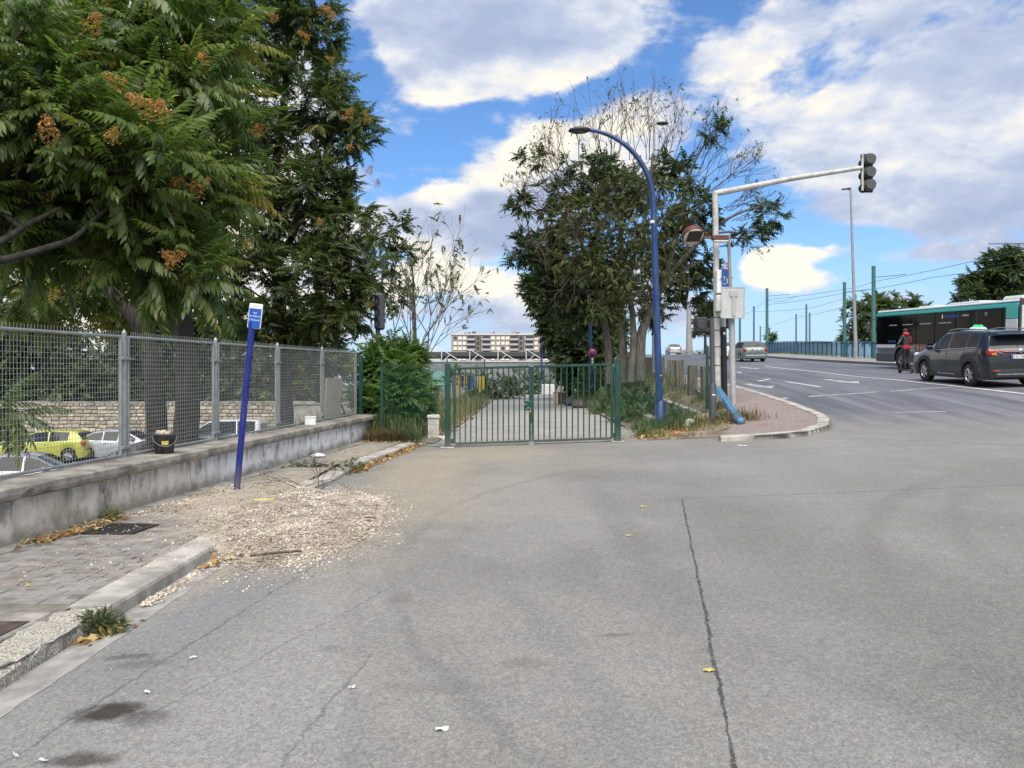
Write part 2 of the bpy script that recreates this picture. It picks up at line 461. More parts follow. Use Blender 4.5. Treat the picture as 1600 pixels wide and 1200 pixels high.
# ------------------------------------------------------------------ street surface
def street_mat(name='street_asphalt', path=False):
    m = bpy.data.materials.new(name); m.use_nodes = True
    t = m.node_tree; N = NT(t); b = t.nodes['Principled BSDF']
    p = N.n('ShaderNodeNewGeometry').outputs['Position']
    x, y, z = N.xyz(p)
    big = N.noise(p, .35, 4.0, .6)
    mid = N.noise(p, 1.7, 5.0, .62)
    fine = N.noise(p, 26.0, 5.0, .7)
    stone = N.n('ShaderNodeTexVoronoi', feature='F1'); stone.inputs['Scale'].default_value = 95.0
    N.put(stone.inputs['Vector'], p)
    speck = N.rng(stone.outputs['Color'], 0.15, .95, .76, 1.22, smooth=False)
    st2 = N.n('ShaderNodeTexVoronoi', feature='F1'); st2.inputs['Scale'].default_value = 42.0
    N.put(st2.inputs['Vector'], p)
    speck2 = N.rng(st2.outputs['Color'], 0.0, 1.0, .91, 1.09, smooth=False)
    old = N.mix(N.rng(big, .32, .68), (.195, .186, .168), (.257, .245, .221))
    old = N.mix(N.rng(mid, .35, .75, 0, .5), old, (.196, .192, .183))
    # the ramp carries a newer, bluer and darker asphalt; its edge is ragged
    edge = N.m('ADD', N.m('ADD', N.m('MULTIPLY_ADD', x, .30, y), N.m('MULTIPLY_ADD', mid, 3.0, -1.5)), N.m('MULTIPLY_ADD', big, 4.0, -2.0))
    f = N.rng(edge, 17.5, 22.5)
    streak = N.noise(N.v('MULTIPLY', p, (1.3, .09, .2)), 1.5, 5.0, .65)
    new = N.mix(N.rng(streak, .3, .72), (.088, .092, .106), (.180, .184, .200))
    col = N.mix(0.0 if path else f, old, new)
    if path:
        col = N.mix(N.rng(mid, .3, .7), (.27, .258, .24), (.36, .343, .32))
    # long faint wheel streaks in the foreground
    hf = N.noise(p, 7.0, 7.0, .7)
    def blob(cx, cy, rx, ry, soft=1.0):
        q = N.v('MULTIPLY_ADD', p, (1 / rx, 1 / ry, 0), (-cx / rx, -cy / ry, 0))
        return N.rng(N.m('ADD', N.v('LENGTH', q), N.m('MULTIPLY_ADD', hf if rx < .42 else mid, 1.1 if rx >= .42 else 1.7, -.55 if rx >= .42 else -.85)), .35, 1.15 * soft, 1, 0)
    def over(mask, amt, c):
        return N.mix(N.m('MULTIPLY', mask, amt), col, c)
    if not path:
        dustn = N.rng(fine, .2, .7, .45, 1.0)
        for (cx, cy, rx, ry, a) in [(-1.45, 12.5, 1.0, 3.6, .95), (-1.1, 9.2, 1.0, 1.8, .6), (-.4, 15.0, 1.6, 1.8, .75), (-1.3, 6.9, .6, 1.4, .4), (.6, 13.2, 1.6, 2.6, .4), (-.3, 10.5, 1.4, 2.6, .35)]:
            col = over(N.m('MULTIPLY', blob(cx, cy, rx, ry), dustn), a, (.32, .28, .21))
        # polished, paler strip left of a worn tyre edge
        bd = N.m('ADD', N.m('MULTIPLY_ADD', y, .216, x), N.m('MULTIPLY_ADD', hf, .12, -.06))
        zone = N.m('MULTIPLY', N.rng(bd, -.05, .03, 1, 0), N.rng(y, 7.2, 10.0, 1, 0))
        col = over(N.m('MULTIPLY', zone, N.rng(mid, .2, .7, .45, 1.0)), .40, (.275, .266, .248))
        rim_ = N.m('MULTIPLY', N.rng(N.m('ABSOLUTE', N.m('ADD', bd, -.05)), .02, .10, 1, 0), N.m('MULTIPLY', N.rng(y, 6.8, 8.5, 1, 0), N.rng(hf, .35, .6)))
        col = over(rim_, .35, (.12, .117, .11))
        # smoother grey repair along the kerb
        rep = blob(-2.05, 5.0, .55, 1.9)
        col = over(rep, .55, (.195, .201, .207))
        for (cx, cy, rx, ry, a) in [(-1.25, 4.6, .55, 2.2, .5), (.3, 9.5, 1.0, 4.0, .35), (-.75, 3.2, .5, 1.2, .3), (3.5, 12.5, 3.0, 2.5, .3)]: col = over(blob(cx, cy, rx, ry), a, (.275, .265, .246))
        for (cx, cy, rx, ry, a) in [(2.6, 6.0, .9, 4.5, .30), (4.6, 8.5, 1.2, 5.0, .25), (1.1, 8.0, .25, 4.0, .25), (2.2, 3.6, .8, .7, .28), (.5, 6.3, .35, 1.0, .22), (1.2, 11.5, 1.0, .8, .3)]: col = over(blob(cx, cy, rx, ry), a, (.130, .127, .120))
        for (cx, cy, rx, ry, a) in [(-2.25, 8.5, 1.1, 2.3, .8), (-2.5, 6.2, .3, 1.0, .5)]: col = over(N.m('MULTIPLY', blob(cx, cy, rx, ry), N.rng(fine, .25, .6, .4, 1.0)), a, (.33, .285, .215))
        for (cx, cy, rx, ry, a) in [(-1.95, 3.72, .21, .13, 1.0), (-1.72, 3.64, .13, .10, .5), (-1.83, 3.26, .18, .09, .8), (-2.25, 4.48, .17, .06, .5), (-2.1, 4.34, .20, .09, .35),
                                    (-.80, 5.45, .12, .16, .28), (-1.05, 4.5, .10, .07, .2), (-.35, 3.9, .3, .12, .15), (.05, 4.2, .16, .1, .25), (.62, 4.6, .14, .04, .4)]:
            col = over(blob(cx, cy, rx, ry), a, (.045, .039, .030))
        # worn wheel arcs swinging from the gate
        for (cx, cy, r, w, a, c) in [(6.2, 7.0, 7.55, .10, .26, (.26, .245, .215)), (5.6, 6.2, 6.0, .16, .15, (.25, .24, .22)), (-9.0, 2.5, 9.5, .10, .2, (.125, .122, .117)), (-6, 0, 8.6, .12, .18, (.125, .122, .117)), (9, 12, 8.3, .3, .14, (.15, .15, .15)), (6.2, 7.0, 7.2, .05, .3, (.12, .117, .11)), (7.5, -2.0, 7.4, .10, .3, (.118, .115, .109)), (8.1, -2.2, 7.4, .10, .28, (.118, .115, .109)), (5.6, 6.2, 6.5, .07, .22, (.27, .26, .235)), (12, 3, 9.6, .12, .25, (.118, .115, .109)), (12.8, 3, 9.6, .12, .2, (.118, .115, .109))]:
            d = N.v('LENGTH', N.v('MULTIPLY_ADD', p, (1, 1, 0), (-cx, -cy, 0)))
            g = N.m('ABSOLUTE', N.m('ADD', N.m('SUBTRACT', d, r), N.m('MULTIPLY_ADD', mid, .3, -.15)))
            col = over(N.m('MULTIPLY', N.rng(g, w * .3, w * 1.6, 1, 0), N.rng(big, .3, .6)), a, c)
        # seams and cracks
        def crack(a0, b0, x0, x1, horiz, w, amt, wob=.05):
            u, q = (x, y) if horiz else (y, x)
            ln = N.m('MULTIPLY_ADD', u, b0, a0)
            g = N.m('ABSOLUTE', N.m('ADD', N.m('SUBTRACT', q, ln), N.m('MULTIPLY_ADD', N.noise(p, 3.0, 9.0, .78), wob * 2, -wob)))
            g = N.m('DIVIDE', g, N.m('MAXIMUM', N.m('MULTIPLY_ADD', hf, 3.4, -.75), .08))
            k = N.m('MULTIPLY', N.rng(g, w * .35, w, 1, 0), N.m('MULTIPLY', N.rng(u, x0, x0 + .25), N.rng(u, x1 - .3, x1, 1, 0)))
            return N.m('MULTIPLY', k, N.rng(fine, .34, .52, .12, amt))
        cr = crack(.315, .1868, 1.5, 9.4, False, .013, .85, .035)
        crb = crack(.30, .190, 3.4, 6.2, False, .006, .7, .09)
        cr2 = crack(9.05, .085, 1.9, 9.0, True, .022, .5, .05)
        cr3 = crack(21.6, -.9, 6.8, 11.2, True, .035, .7, .08)
        cr4 = crack(-2.66, .155, 2.6, 7.2, False, .012, .42, .10)
        cr5 = crack(-1.3, .11, 2.2, 4.6, False, .010, .35, .10)
        cr6 = crack(-3.2, .40, 3.4, 6.0, False, .010, .3, .10)
        ck = cr
        for q in (crb, cr2, cr3, cr4, cr5, cr6): ck = N.m('MAXIMUM', ck, q)
        col = N.mix(ck, col, (.035, .034, .032))
    else:
        ck = None
    sp = N.m('MULTIPLY', speck, speck2)
    calm = N.mix(N.m('MULTIPLY', f, .7), N.comb(sp, sp, sp), (1, 1, 1))
    col = N.mix(1.0, col, calm, 'MULTIPLY')
    dirt = N.rng(fine, .25, .75, .88, 1.12)
    col = N.mix(1.0, col, N.comb(dirt, dirt, dirt), 'MULTIPLY')
    N.put(b.inputs['Base Color'], col)
    N.put(b.inputs['Roughness'], N.m('MULTIPLY_ADD', mid, .25, .62))
    b.inputs['Specular IOR Level'].default_value = .35
    bp = N.n('ShaderNodeBump'); bp.inputs['Strength'].default_value = .55; bp.inputs['Distance'].default_value = .006
    hgt = N.m('ADD', N.m('MULTIPLY', stone.outputs['Distance'], .9), fine)
    if ck is not None: hgt = N.m('SUBTRACT', hgt, N.m('MULTIPLY', ck, 2.0))
    N.put(bp.inputs['Height'], hgt)
    t.links.new(bp.outputs[0], b.inputs['Normal'])
    return m
def sheet(name, xs_of, ys, nx, mat, zf, kind='structure', parent=None, jitter=0.0):
    """grid between x0(y) and x1(y) following heights zf"""
    V = []; 
    for yy in ys:
        a, c = xs_of(yy)
        for i in range(nx + 1):
            xx = a + (c - a) * i / nx
            V.append((xx, yy, zf(xx, yy)))
    V = np.array(V)
    if jitter: V[:, 2] += rng.normal(0, jitter, len(V))
    n1 = nx + 1
    I = np.arange((len(ys) - 1) * nx); r = I // nx; c = I % nx
    F = np.stack([r * n1 + c, r * n1 + c + 1, (r + 1) * n1 + c + 1, (r + 1) * n1 + c], 1)
    o = np_mesh(name, V, F, mat, parent=parent, smooth=True)
    if kind: o['kind'] = kind
    return o
soil = M('soil', (.17, .135, .095), .95, var=.4, scale=2.2, bump=.9, bscale=22, col2=(.26, .22, .16))
ground_m = M('far_ground', (.10, .11, .075), .95, var=.3, scale=.05)
g = MB().add([(-3000, -500, -3.2), (3000, -500, -3.2), (3000, 4000, -3.2), (-3000, 4000, -3.2)], [(0, 1, 2, 3)]).build('ground', ground_m)
g['kind'] = 'structure'

def zroad(x, y):
    # a shallow gutter beside the kerb
    return Hf(x, y) - .035 * math.exp(-((x + 2.72) / .35) ** 2)
ys_road = list(np.arange(-6, 17.01, .25))
road_near = sheet('street', lambda y: (kerb_x(y) - .02, 30.0), ys_road + list(np.arange(17.25, 34, .25)) + list(np.arange(34, 120, 1.0)) + list(np.arange(120, 320, 5.0)),
                  90, street_mat(), lambda x, y: zroad(x, y))
# cut the part of the street sheet that would lie under the embankment and beyond the parapet
def trim(o, keep):
    me = o.data
    bm = bmesh.new(); bm.from_mesh(me)
    dead = [f for f in bm.faces if not keep(f.calc_center_median())]
    bmesh.ops.delete(bm, geom=dead, context='FACES')
    bm.to_mesh(me); bm.free()
trim(road_near, lambda c: c.y < 17.3 or (c.x > xleft(c.y) - .5 and c.x < xright(c.y) + .6))
# path behind the gate
path = sheet('path', lambda y: (-1.75 + .030 * (y - 17), 3.05), np.arange(16.6, 62, .5), 12, street_mat('path_asphalt', True), lambda x, y: .018 * y + .027 * x + .006)
trim(road_near, lambda c: True)
# verge on the far side of the gate, left of the path, falling to the car park behind the shrubs
def zverge(x, y):
    zz = .018 * y + .02 * x + .03 + .10 * mnoise.noise(Vector((x * .8, y * .8, 0)))
    t = sstep((-5.2 - x) / 3.0)
    return float(zz * (1 - t) + (-2.15) * t)
verge = sheet('verge', lambda y: (-10.5, -1.70 + .030 * (y - 17)), np.arange(17.35, 62, .4), 26, soil, zverge)
# earth bank between the path and the ramp
def bank_edge(y): return min(.287 * y, xleft(y) - .95)     # where the earth meets the corner pavement
def zbank(x, y):
    base = Hf(x, y) + .008
    e = bank_edge(y)
    bxx = 5.19 - .045 * (y - 20.4)
    f = float(sstep((y - 19.7) / .9)) * float(sstep((30 - y) / 2.5))
    low = .018 * y + .027 * x + .05
    hi = .80 + .068 * (y - 20.4) + .12 * max(0, x - bxx)
    tgt = low if x < bxx + .13 else min(max(hi, low), Hf(x, y) + .1)
    base = base * (1 - f) + tgt * f
    k = float(sstep((x - 3.1) / .8)) * float(sstep((e - .1 - x) / .8)) * float(sstep((y - 16.8) / 1.5)) * (1 - .75 * f)
    pv = .10 * float(sstep((x - (e - 1.0)) / .8)) * float(sstep((y - 16.7) / .4))
    return base + pv + k * (.10 + .14 * mnoise.noise(Vector((x * .9, y * .7, 3)))) + .012 * mnoise.noise(Vector((x * 5, y * 5, 1)))
bank = sheet('earth_bank', lambda y: (2.95 if y > 18 else 3.0 - (18 - y) * .45, bank_edge(y)), list(np.arange(16.75, 45, .3)) + list(np.arange(45, 130, 1.5)), 34, soil, zbank)
# the lower car park
tarmac = M('car_park_tarmac', (.15, .148, .142), .9, var=.25, scale=.8, bump=.4, bscale=40)
cp = sheet('car_park', lambda y: (-75, wall_x(min(y, 18)) - .5 if y < 18.5 else -7.0), np.arange(-4, 50, 2.0), 12, tarmac, lambda x, y: -2.05)

# ------------------------------------------------------------------ pavement by the low wall
def paver_mat(name, lo, hi):
    m = bpy.data.materials.new(name); m.use_nodes = True
    t = m.node_tree; N = NT(t); b = t.nodes['Principled BSDF']
    p = N.n('ShaderNodeNewGeometry').outputs['Position']
    mid = N.noise(p, 1.6, 6.0, .65); fine = N.noise(p, 34.0, 5.0, .7); each = N.noise(p, 6.5, 2.0, .5)
    col = N.mix(N.rng(each, .3, .7), lo, hi)
    col = N.mix(N.rng(mid, .5, .72, 0, .55), col, (.16, .145, .12))
    col = N.mix(N.rng(N.noise(p, 3.1, 6.0, .7), .52, .70, 0, .6), col, (.40, .365, .31))
    for (cx, cy, rx, ry, a) in [(-3.0, 9.2, .9, 2.2, .9), (-3.9, 9.6, .5, 1.6, .8), (-3.2, 11.5, .8, 2.0, .5), (-3.0, 15, .8, 2.0, .45), (-2.9, 6.4, .3, .9, .4)]:
        q = N.v('MULTIPLY_ADD', p, (1 / rx, 1 / ry, 0), (-cx / rx, -cy / ry, 0))
        g = N.rng(N.m('ADD', N.v('LENGTH', q), N.m('MULTIPLY_ADD', mid, 1.2, -.6)), .3, 1.15, 1, 0)
        col = N.mix(N.m('MULTIPLY', N.m('MULTIPLY', g, a), N.rng(fine, .25, .6, .4, 1.0)), col, (.39, .34, .26))
    col = N.mix(N.rng(N.noise(p, 60.0, 3.0, .6), .66, .74, 0, .8), col, (.50, .47, .42))
    N.put(b.inputs['Base Color'], col); b.inputs['Roughness'].default_value = .92
    bp = N.n('ShaderNodeBump'); bp.inputs['Strength'].default_value = .5; bp.inputs['Distance'].default_value = .006
    N.put(bp.inputs['Height'], fine); t.links.new(bp.outputs[0], b.inputs['Normal'])
    return m
paver_m = [paver_mat('paver_grey', (.175, .165, .152), (.262, .248, .230)), paver_mat('paver_brown', (.170, .152, .136), (.25, .228, .207))]
joint = paver_mat('joint_sand', (.115, .105, .09), (.20, .18, .15))
conc = M('concrete', (.35, .325, .285), .9, var=.3, scale=3.5, bump=.8, bscale=60, col2=(.50, .47, .415))
conc_old = M('old_concrete', (.26, .245, .22), .95, var=.35, scale=4.0, bump=.9, bscale=26, col2=(.40, .375, .33))
conc_rough = M('crumbled_concrete', (.24, .22, .18), .95, var=.5, scale=80, bump=1.0, bscale=70, col2=(.60, .56, .48))
gutter_m = M('gutter_concrete', (.25, .24, .222), .9, var=.18, scale=5, bump=.5, bscale=90, col2=(.36, .345, .315))
pave = sheet('pavement', lambda y: (wall_x(y) - .05, kerb_x(y) - .27), np.arange(1.0, 18.3, .25), 10, joint, lambda x, y: PV(y) - .007)
def paver_mesh(L, W, T, mat, k):
    r = np.random.default_rng(k)
    b = MB().box((0, 0, -T / 2), (L, W, T), bev=.003)
    b.v = [(x + r.normal(0, .0015), y + r.normal(0, .0015), z) for x, y, z in b.v]
    o = b.build('paver', mat); me = o.data
    bpy.data.objects.remove(o)
    return me
pm = [paver_mesh(.2165, .1065, .05, paver_m[k % 2], k) for k in range(6)]
def in_view(p, pad=0):
    if p[1] < .3: return False
    X = 800 + FPX * p[0] / p[1]; Yp = 600 - FPX * (p[2] - 1.6) / p[1]
    return -pad < X < 1600 + pad and -pad < Yp < 1200 + pad
spots = []
row = 0; yy = 2.0
while yy < 17.9:
    x0 = wall_x(yy) + .17; x1 = kerb_x(yy) - .30
    xx = x0 + .11 + (row % 2) * .11
    while xx < x1 - .04:
        if not (xx < -2.95 and 4.0 < yy < 5.26) and not (abs(xx + 3.94) < .32 and abs(yy - 7.75) < .30):
            spots.append((xx, yy))
        xx += .221
    yy += .111; row += 1
spots.sort(key=lambda s: (not in_view((s[0], s[1], PV(s[1])), 20), math.hypot(s[0], s[1])))
far = MB()
for i, (sx, sy) in enumerate(spots):
    z = PV(sy) + random.gauss(0, .0022)
    rot = (random.gauss(0, .008), random.gauss(0, .008) - 0.0, random.gauss(0, .012))
    if i < 300:
        share('paver', pm[random.randrange(6)], pave, (sx, sy, z), rot)
    else:
        far.box((sx, sy, z - .02), (.216, .1065, .04), rot=Matrix.Rotation(rot[2], 3, 'Z') @ Matrix.Rotation(rot[0], 3, 'X'), mi=random.randrange(2), bev=.003)
tag(far.build('paver_field', paver_m, pave, fix=False), kind='stuff')
# strip of concrete along the wall foot
foot = MB()
for a in np.arange(1, 18, 1.0):
    b_ = a + .985
    foot.add([(wall_x(a) - .01, a, PV(a) + .012), (wall_x(a) + .15, a, PV(a) + .004), (wall_x(b_) + .15, b_, PV(b_) + .004), (wall_x(b_) - .01, b_, PV(b_) + .012),
              (wall_x(a) - .01, a, PV(a) - .05), (wall_x(a) + .15, a, PV(a) - .05), (wall_x(b_) + .15, b_, PV(b_) - .05), (wall_x(b_) - .01, b_, PV(b_) - .05)],
             [(0, 1, 2, 3), (1, 5, 6, 2), (0, 4, 5, 1), (3, 2, 6, 7)])
foot.build('wall_footing', conc_old, pave)
# kerb stones, each its own piece
kerb = MB().add([(-2.9, 1, -.25), (-2.75, 1, -.25), (-2.75, 17.6, .05), (-2.9, 17.6, .05)], [(0, 1, 2, 3)]).build('kerb', conc); kerb['kind'] = 'structure'
def kerb_piece(p0, p1, zt0, zt1, w, dep, mat, parent, rough=0.0, seg=1, side=-1):
    """a kerb stone from p0 to p1 (street edge); body lies on `side` of the direction"""
    p0 = Vector(p0); p1 = Vector(p1); d = (p1 - p0); L = d.length; d.normalize()
    nrm = Vector((-d.y, d.x)) * (-side)
    b = MB(); n = max(1, seg); prof = [(0.0, -dep), (0.0, -.03), (.012, -.008), (.035, 0.0), (w - .01, 0.0), (w, -.01), (w, -dep)]
    vs = []
    for i in range(n + 1):
        t = i / n
        c = p0 + d * (.006 + (L - .012) * t); zt = zt0 + (zt1 - zt0) * t
        for k, (u, z) in enumerate(prof):
            jx = jz = 0
            if rough:
                nn = mnoise.noise(Vector((c.x * 9 + k, c.y * 9, k * 3.1))); jx = nn * rough; jz = -abs(mnoise.noise(Vector((c.y * 7, k * 2.2, 5)))) * rough
                if k in (1, 2): jx += rough * .5
            q = c + nrm * (u + jx)
            vs.append((q.x, q.y, zt + z + (jz if z > -dep + .001 else 0)))
    m_ = len(prof); fs = []
    for i in range(n):
        for k in range(m_ - 1):
            fs.append((i * m_ + k, (i + 1) * m_ + k, (i + 1) * m_ + k + 1, i * m_ + k + 1))
    for i in range(n): fs.append((i * m_ + m_ - 1, (i + 1) * m_ + m_ - 1, (i + 1) * m_, i * m_))
    fs.append(tuple(range(m_))); fs.append(tuple(range(n * m_, n * m_ + m_))[::-1])
    b.add(vs, fs)
    return b.build('kerb_stone', mat, parent)
a = 1.2
while a < 17.2:
    L = 1.0
    e = min(a + L, 17.6)
    dz = .0; rough = .004; mat = conc
    if a < 5.2 and e > 3.9: rough = .05; mat = conc_rough
    if 10.4 < a < 13.0: dz = -.05
    if a > 13: dz = -.02
    o = kerb_piece((kerb_x(a), a), (kerb_x(e), e), PV(a) + .006 + dz, PV(e) + .006 + dz, .29, .3, mat, kerb, rough, 16 if rough > .01 else 6, side=-1)
    if rough > .01: tag(o, 'crumbled kerb stone with rough broken edge')
    a = e
# pale concrete gutter strip along the kerb
gut = sheet('gutter', lambda y: (kerb_x(y) - .01, kerb_x(y) + .25 + .05 * mnoise.noise(Vector((y * 1.7, 0, 0))) + .02 * mnoise.noise(Vector((y * 6, 0, 0)))), np.arange(.5, 9.2, .1), 5, gutter_m, lambda x, y: zroad(x, y) + .005)
# steel inspection plate with a concrete surround
plate_t = empty('inspection_plate', (-3.6, 4.62, PV(4.62)), 0, 'rusty brown ribbed steel plate set in the pavement behind the crumbled kerb', 'access plate')
rust = M('rusty_plate', (.115, .085, .075), .75, .35, var=.3, scale=6, bump=.4, bscale=150, col2=(.17, .13, .115))
b = MB().box((-.05, -.12, -.005), (1.14, .82, .02))
for k in range(38):
    b.box((-.05, -.51 + k * .021, .0065), (1.12, .009, .005))
b.build('ribbed_lid', rust, plate_t)
b = MB(); b.box((-.09, .385, -.008), (1.28, .17, .03), bev=.006); b.box((.56, -.12, -.008), (.05, .82, .03), bev=.006)
b.build('concrete_surround', conc_old, plate_t)
gr_t = empty('drain_grate', (-3.94, 7.75, PV(7.75)), R_(-6), 'dark square iron drain grate in the pavers below the low wall', 'drain')
iron = M('dark_iron', (.06, .055, .05), .7, .5, var=.3, scale=9, bump=.3)
b = MB()
for s in (-1, 1):
    b.box((s * .235, 0, -.005), (.05, .50, .03)); b.box((0, s * .235, -.0045), (.42, .05, .03))
b.build('grate_frame', iron, gr_t)
for k in range(8):
    MB().box((-.175 + k * .05, 0, -.006), (.026, .42, .022)).build('grate_bar', iron, gr_t)
MB().box((0, 0, -.035), (.44, .44, .02)).build('grate_well', M('well_dark', (.02, .018, .016), .95), gr_t)

# ------------------------------------------------------------------ corner pavement on the ramp side
corner_px = [(1126, 690), (1160, 688.5), (1195, 687), (1250, 683), (1283, 676), (1299, 667), (1293, 657), (1272, 647), (1240, 635), (1200, 622), (1170, 613)]
cpts = [G(*q) for q in corner_px]
cpts = [(p.x, p.y) for p in cpts]
yq = cpts[-1][1]; cx10 = cpts[-1][0]
for k in range(1, 16):
    cpts.append((xleft(yq + k * 1.6) - .02 * 0 + (cx10 - 7.0) * max(0, 1 - k / 6), yq + k * 1.6))
def crspl(pts, n):
    out = []
    for i in range(len(pts) - 1):
        p0 = pts[max(i - 1, 0)]; p1 = pts[i]; p2 = pts[i + 1]; p3 = pts[min(i + 2, len(pts) - 1)]
        for k in range(n):
            t = k / n
            out.append(tuple(.5 * (2 * p1[j] + (p2[j] - p0[j]) * t + (2 * p0[j] - 5 * p1[j] + 4 * p2[j] - p3[j]) * t * t + (3 * p1[j] - p0[j] - 3 * p2[j] + p3[j]) * t ** 3) for j in range(len(p1))))
    out.append(tuple(pts[-1])); return out
cc = crspl(cpts, 6)
def inside(x, y, poly):
    r = False; j = len(poly) - 1
    for i in range(len(poly)):
        xi, yi = poly[i]; xj, yj = poly[j]
        if (yi > y) != (yj > y) and x < (xj - xi) * (y - yi) / (yj - yi) + xi: r = not r
        j = i
    return r
corner_poly = cc + [(bank_edge(y) - .12, y) for y in np.arange(cc[-1][1], cc[0][1] + .1, -1.0)] + [(bank_edge(17) - .1, 17.0)]
CK = .11
corner = MB()
xs_ = np.arange(3.2, 9.2, .15); ys_ = np.arange(15.5, 47, .15)
vid = {}
for i, xx in enumerate(xs_[:-1]):
    for j, yy in enumerate(ys_[:-1]):
        if inside(xx + .075, yy + .075, corner_poly):
            q = []
            for (u, v) in ((i, j), (i + 1, j), (i + 1, j + 1), (i, j + 1)):
                if (u, v) not in vid:
                    vid[(u, v)] = len(corner.v); corner.v.append((xs_[u], ys_[v], Hf(xs_[u], ys_[v]) + CK - .007))
                q.append(vid[(u, v)])
            corner.f.append(tuple(q)); corner.mi.append(0); corner.sm.append(True)
corner_o = corner.build('corner_pavement', joint); corner_o['kind'] = 'structure'
red_m = [M('paver_red', (.225, .175, .155), .9, var=.25, scale=1.0, bump=.4, bscale=80, col2=(.30, .24, .215)), M('paver_redgrey', (.235, .195, .18), .9, var=.25, scale=1.2, bump=.4, bscale=80, col2=(.29, .25, .23)),
         M('paver_rust', (.235, .155, .13), .9, var=.25, scale=1.2, bump=.4, bscale=80)]
cand = []
ca, sa = math.cos(R_(-18)), math.sin(R_(-18))
r_ = 0
v_ = 10.0
while v_ < 50:
    u_ = -16 + (r_ % 2) * .13
    while u_ < 14:
        X, Y = u_ * ca - v_ * sa, u_ * sa + v_ * ca
        if 4 < X < 9 and 15.5 < Y < 46 and inside(X, Y, corner_poly):
            dmin = min((X - q[0]) ** 2 + (Y - q[1]) ** 2 for q in cc)
            if dmin > .26 ** 2: cand.append((X, Y))
        u_ += .262
    v_ += .152; r_ += 1
cand.sort(key=lambda s: s[1])
rp = [paver_mesh(.257, .147, .05, red_m[k % 3 if k < 5 else 2], 20 + k) for k in range(5)]
rest = MB()
for i, (X, Y) in enumerate(cand):
    z = Hf(X, Y) + CK + random.gauss(0, .002)
    sl = (Hf(X, Y + .2) - Hf(X, Y - .2)) / .4; sx = (Hf(X + .2, Y) - Hf(X - .2, Y)) / .4
    rt = Matrix.Rotation(math.atan(sl), 3, 'X') @ Matrix.Rotation(-math.atan(sx), 3, 'Y') @ Matrix.Rotation(R_(-18) + random.gauss(0, .01), 3, 'Z')
    if i < 300: share('paver', rp[random.choice((0, 0, 0, 1, 1, 3, 4, 2) if random.random() < .4 else (0, 1, 3, 4))], corner_o, (X, Y, z), rt.to_euler())
    else: rest.box((X, Y, z - .02), (.257, .147, .04), rot=rt, mi=random.choice((0, 1)), bev=.003)
tag(rest.build('paver_field', red_m, corner_o, fix=False), kind='stuff')
kerb2 = MB().add([(7, 17.2, .2), (7.01, 17.2, .2), (7.01, 17.3, .2)], [(0, 1, 2)]).build('corner_kerb', conc); kerb2['kind'] = 'structure'
kpath = [Vector(q) for q in cc]
acc = 0; start = 0; cum = [0]
for i in range(1, len(kpath)): cum.append(cum[-1] + (kpath[i] - kpath[i - 1]).length)
def at(s):
    s = min(s, cum[-1]); i = max(1, int(np.searchsorted(cum, s)))
    i = min(i, len(cum) - 1)
    t = (s - cum[i - 1]) / max(1e-6, cum[i] - cum[i - 1]); return kpath[i - 1].lerp(kpath[i], t)
s_ = 0
while s_ < cum[-1] - .3:
    Ls = .5 if 3.5 < s_ < 7.0 else 1.0
    a0, a1 = at(s_), at(s_ + Ls)
    kerb_piece(a0, a1, Hf(*a0) + CK + .006, Hf(*a1) + CK + .006, .25, .3, conc, kerb2, .004, 3, side=-1)
    s_ += Ls
# far pavement beside the parapet
farpave = sheet('ramp_pavement', lambda y: (xright(y), xright(y) + 5.75 - max(0, (y - 80)) * .06), list(np.arange(20, 120, 1.0)), 3, M('ramp_pavement_asphalt', (.24, .23, .215), .9, var=.2, scale=.9), lambda x, y: Hf(x, y) + .13)
kf = MB()
ysf = list(np.arange(20, 119, 1.5))
for a, b_ in zip(ysf[:-1], ysf[1:]):
    xa, xb = xright(a) - .02, xright(b_) - .02
    za, zb = Hf(xa, a), Hf(xb, b_)
    kf.add([(xa, a, za - .2), (xb, b_, zb - .2), (xb, b_, zb + .14), (xa, a, za + .14), (xa + .2, a, za + .142), (xb + .2, b_, zb + .142)], [(0, 1, 2, 3), (3, 2, 5, 4)])
kf_o = kf.build('ramp_kerb', M('dark_kerb', (.12, .115, .11), .9, var=.2)); kf_o['kind'] = 'structure'

# ------------------------------------------------------------------ painted road markings (sheets 5 mm above the asphalt)
paint = M('road_paint', (.52, .52, .51), .75, var=.25, scale=4, col2=(.68, .68, .66))
paint_worn = M('worn_road_paint', (.27, .275, .285), .75, var=.2, scale=3.0, col2=(.48, .48, .48))
def ribbon(name, pts, w, mat=paint, n=6):
    pts = crspl([tuple(p) for p in pts], n) if len(pts) > 2 else [tuple(Vector(pts[0]).lerp(Vector(pts[1]), i / 8)) for i in range(9)]
    b = MB(); vs = []
    for i, p in enumerate(pts):
        q0 = Vector(pts[max(i - 1, 0)]); q1 = Vector(pts[min(i + 1, len(pts) - 1)]); d = (q1 - q0); d.normalize()
        nn = Vector((-d.y, d.x)) * (w / 2)
        for s in (-1, 1):
            X, Y = p[0] + s * nn.x, p[1] + s * nn.y
            vs.append((X, Y, Hf(X, Y) + .007))
    b.add(vs, [(2 * i, 2 * i + 1, 2 * i + 3, 2 * i + 2) for i in range(len(pts) - 1)])
    o = b.build(name, mat); o['kind'] = 'structure'
    return o
def g2(px, py): q = G(px, py); return (q.x, q.y)
ribbon('road_marking', [g2(1760, 642), g2(1600, 615.5), g2(1500, 604.5), g2(1442, 598.5), g2(1380, 592), g2(1300, 584), g2(1235, 577), g2(1195, 572.5)], .16)
ribbon('road_marking', [g2(1185, 596), g2(1204, 592)][::-1], .14)
ribbon('road_marking', [g2(1226, 596.5), g2(1282, 605)], .14)
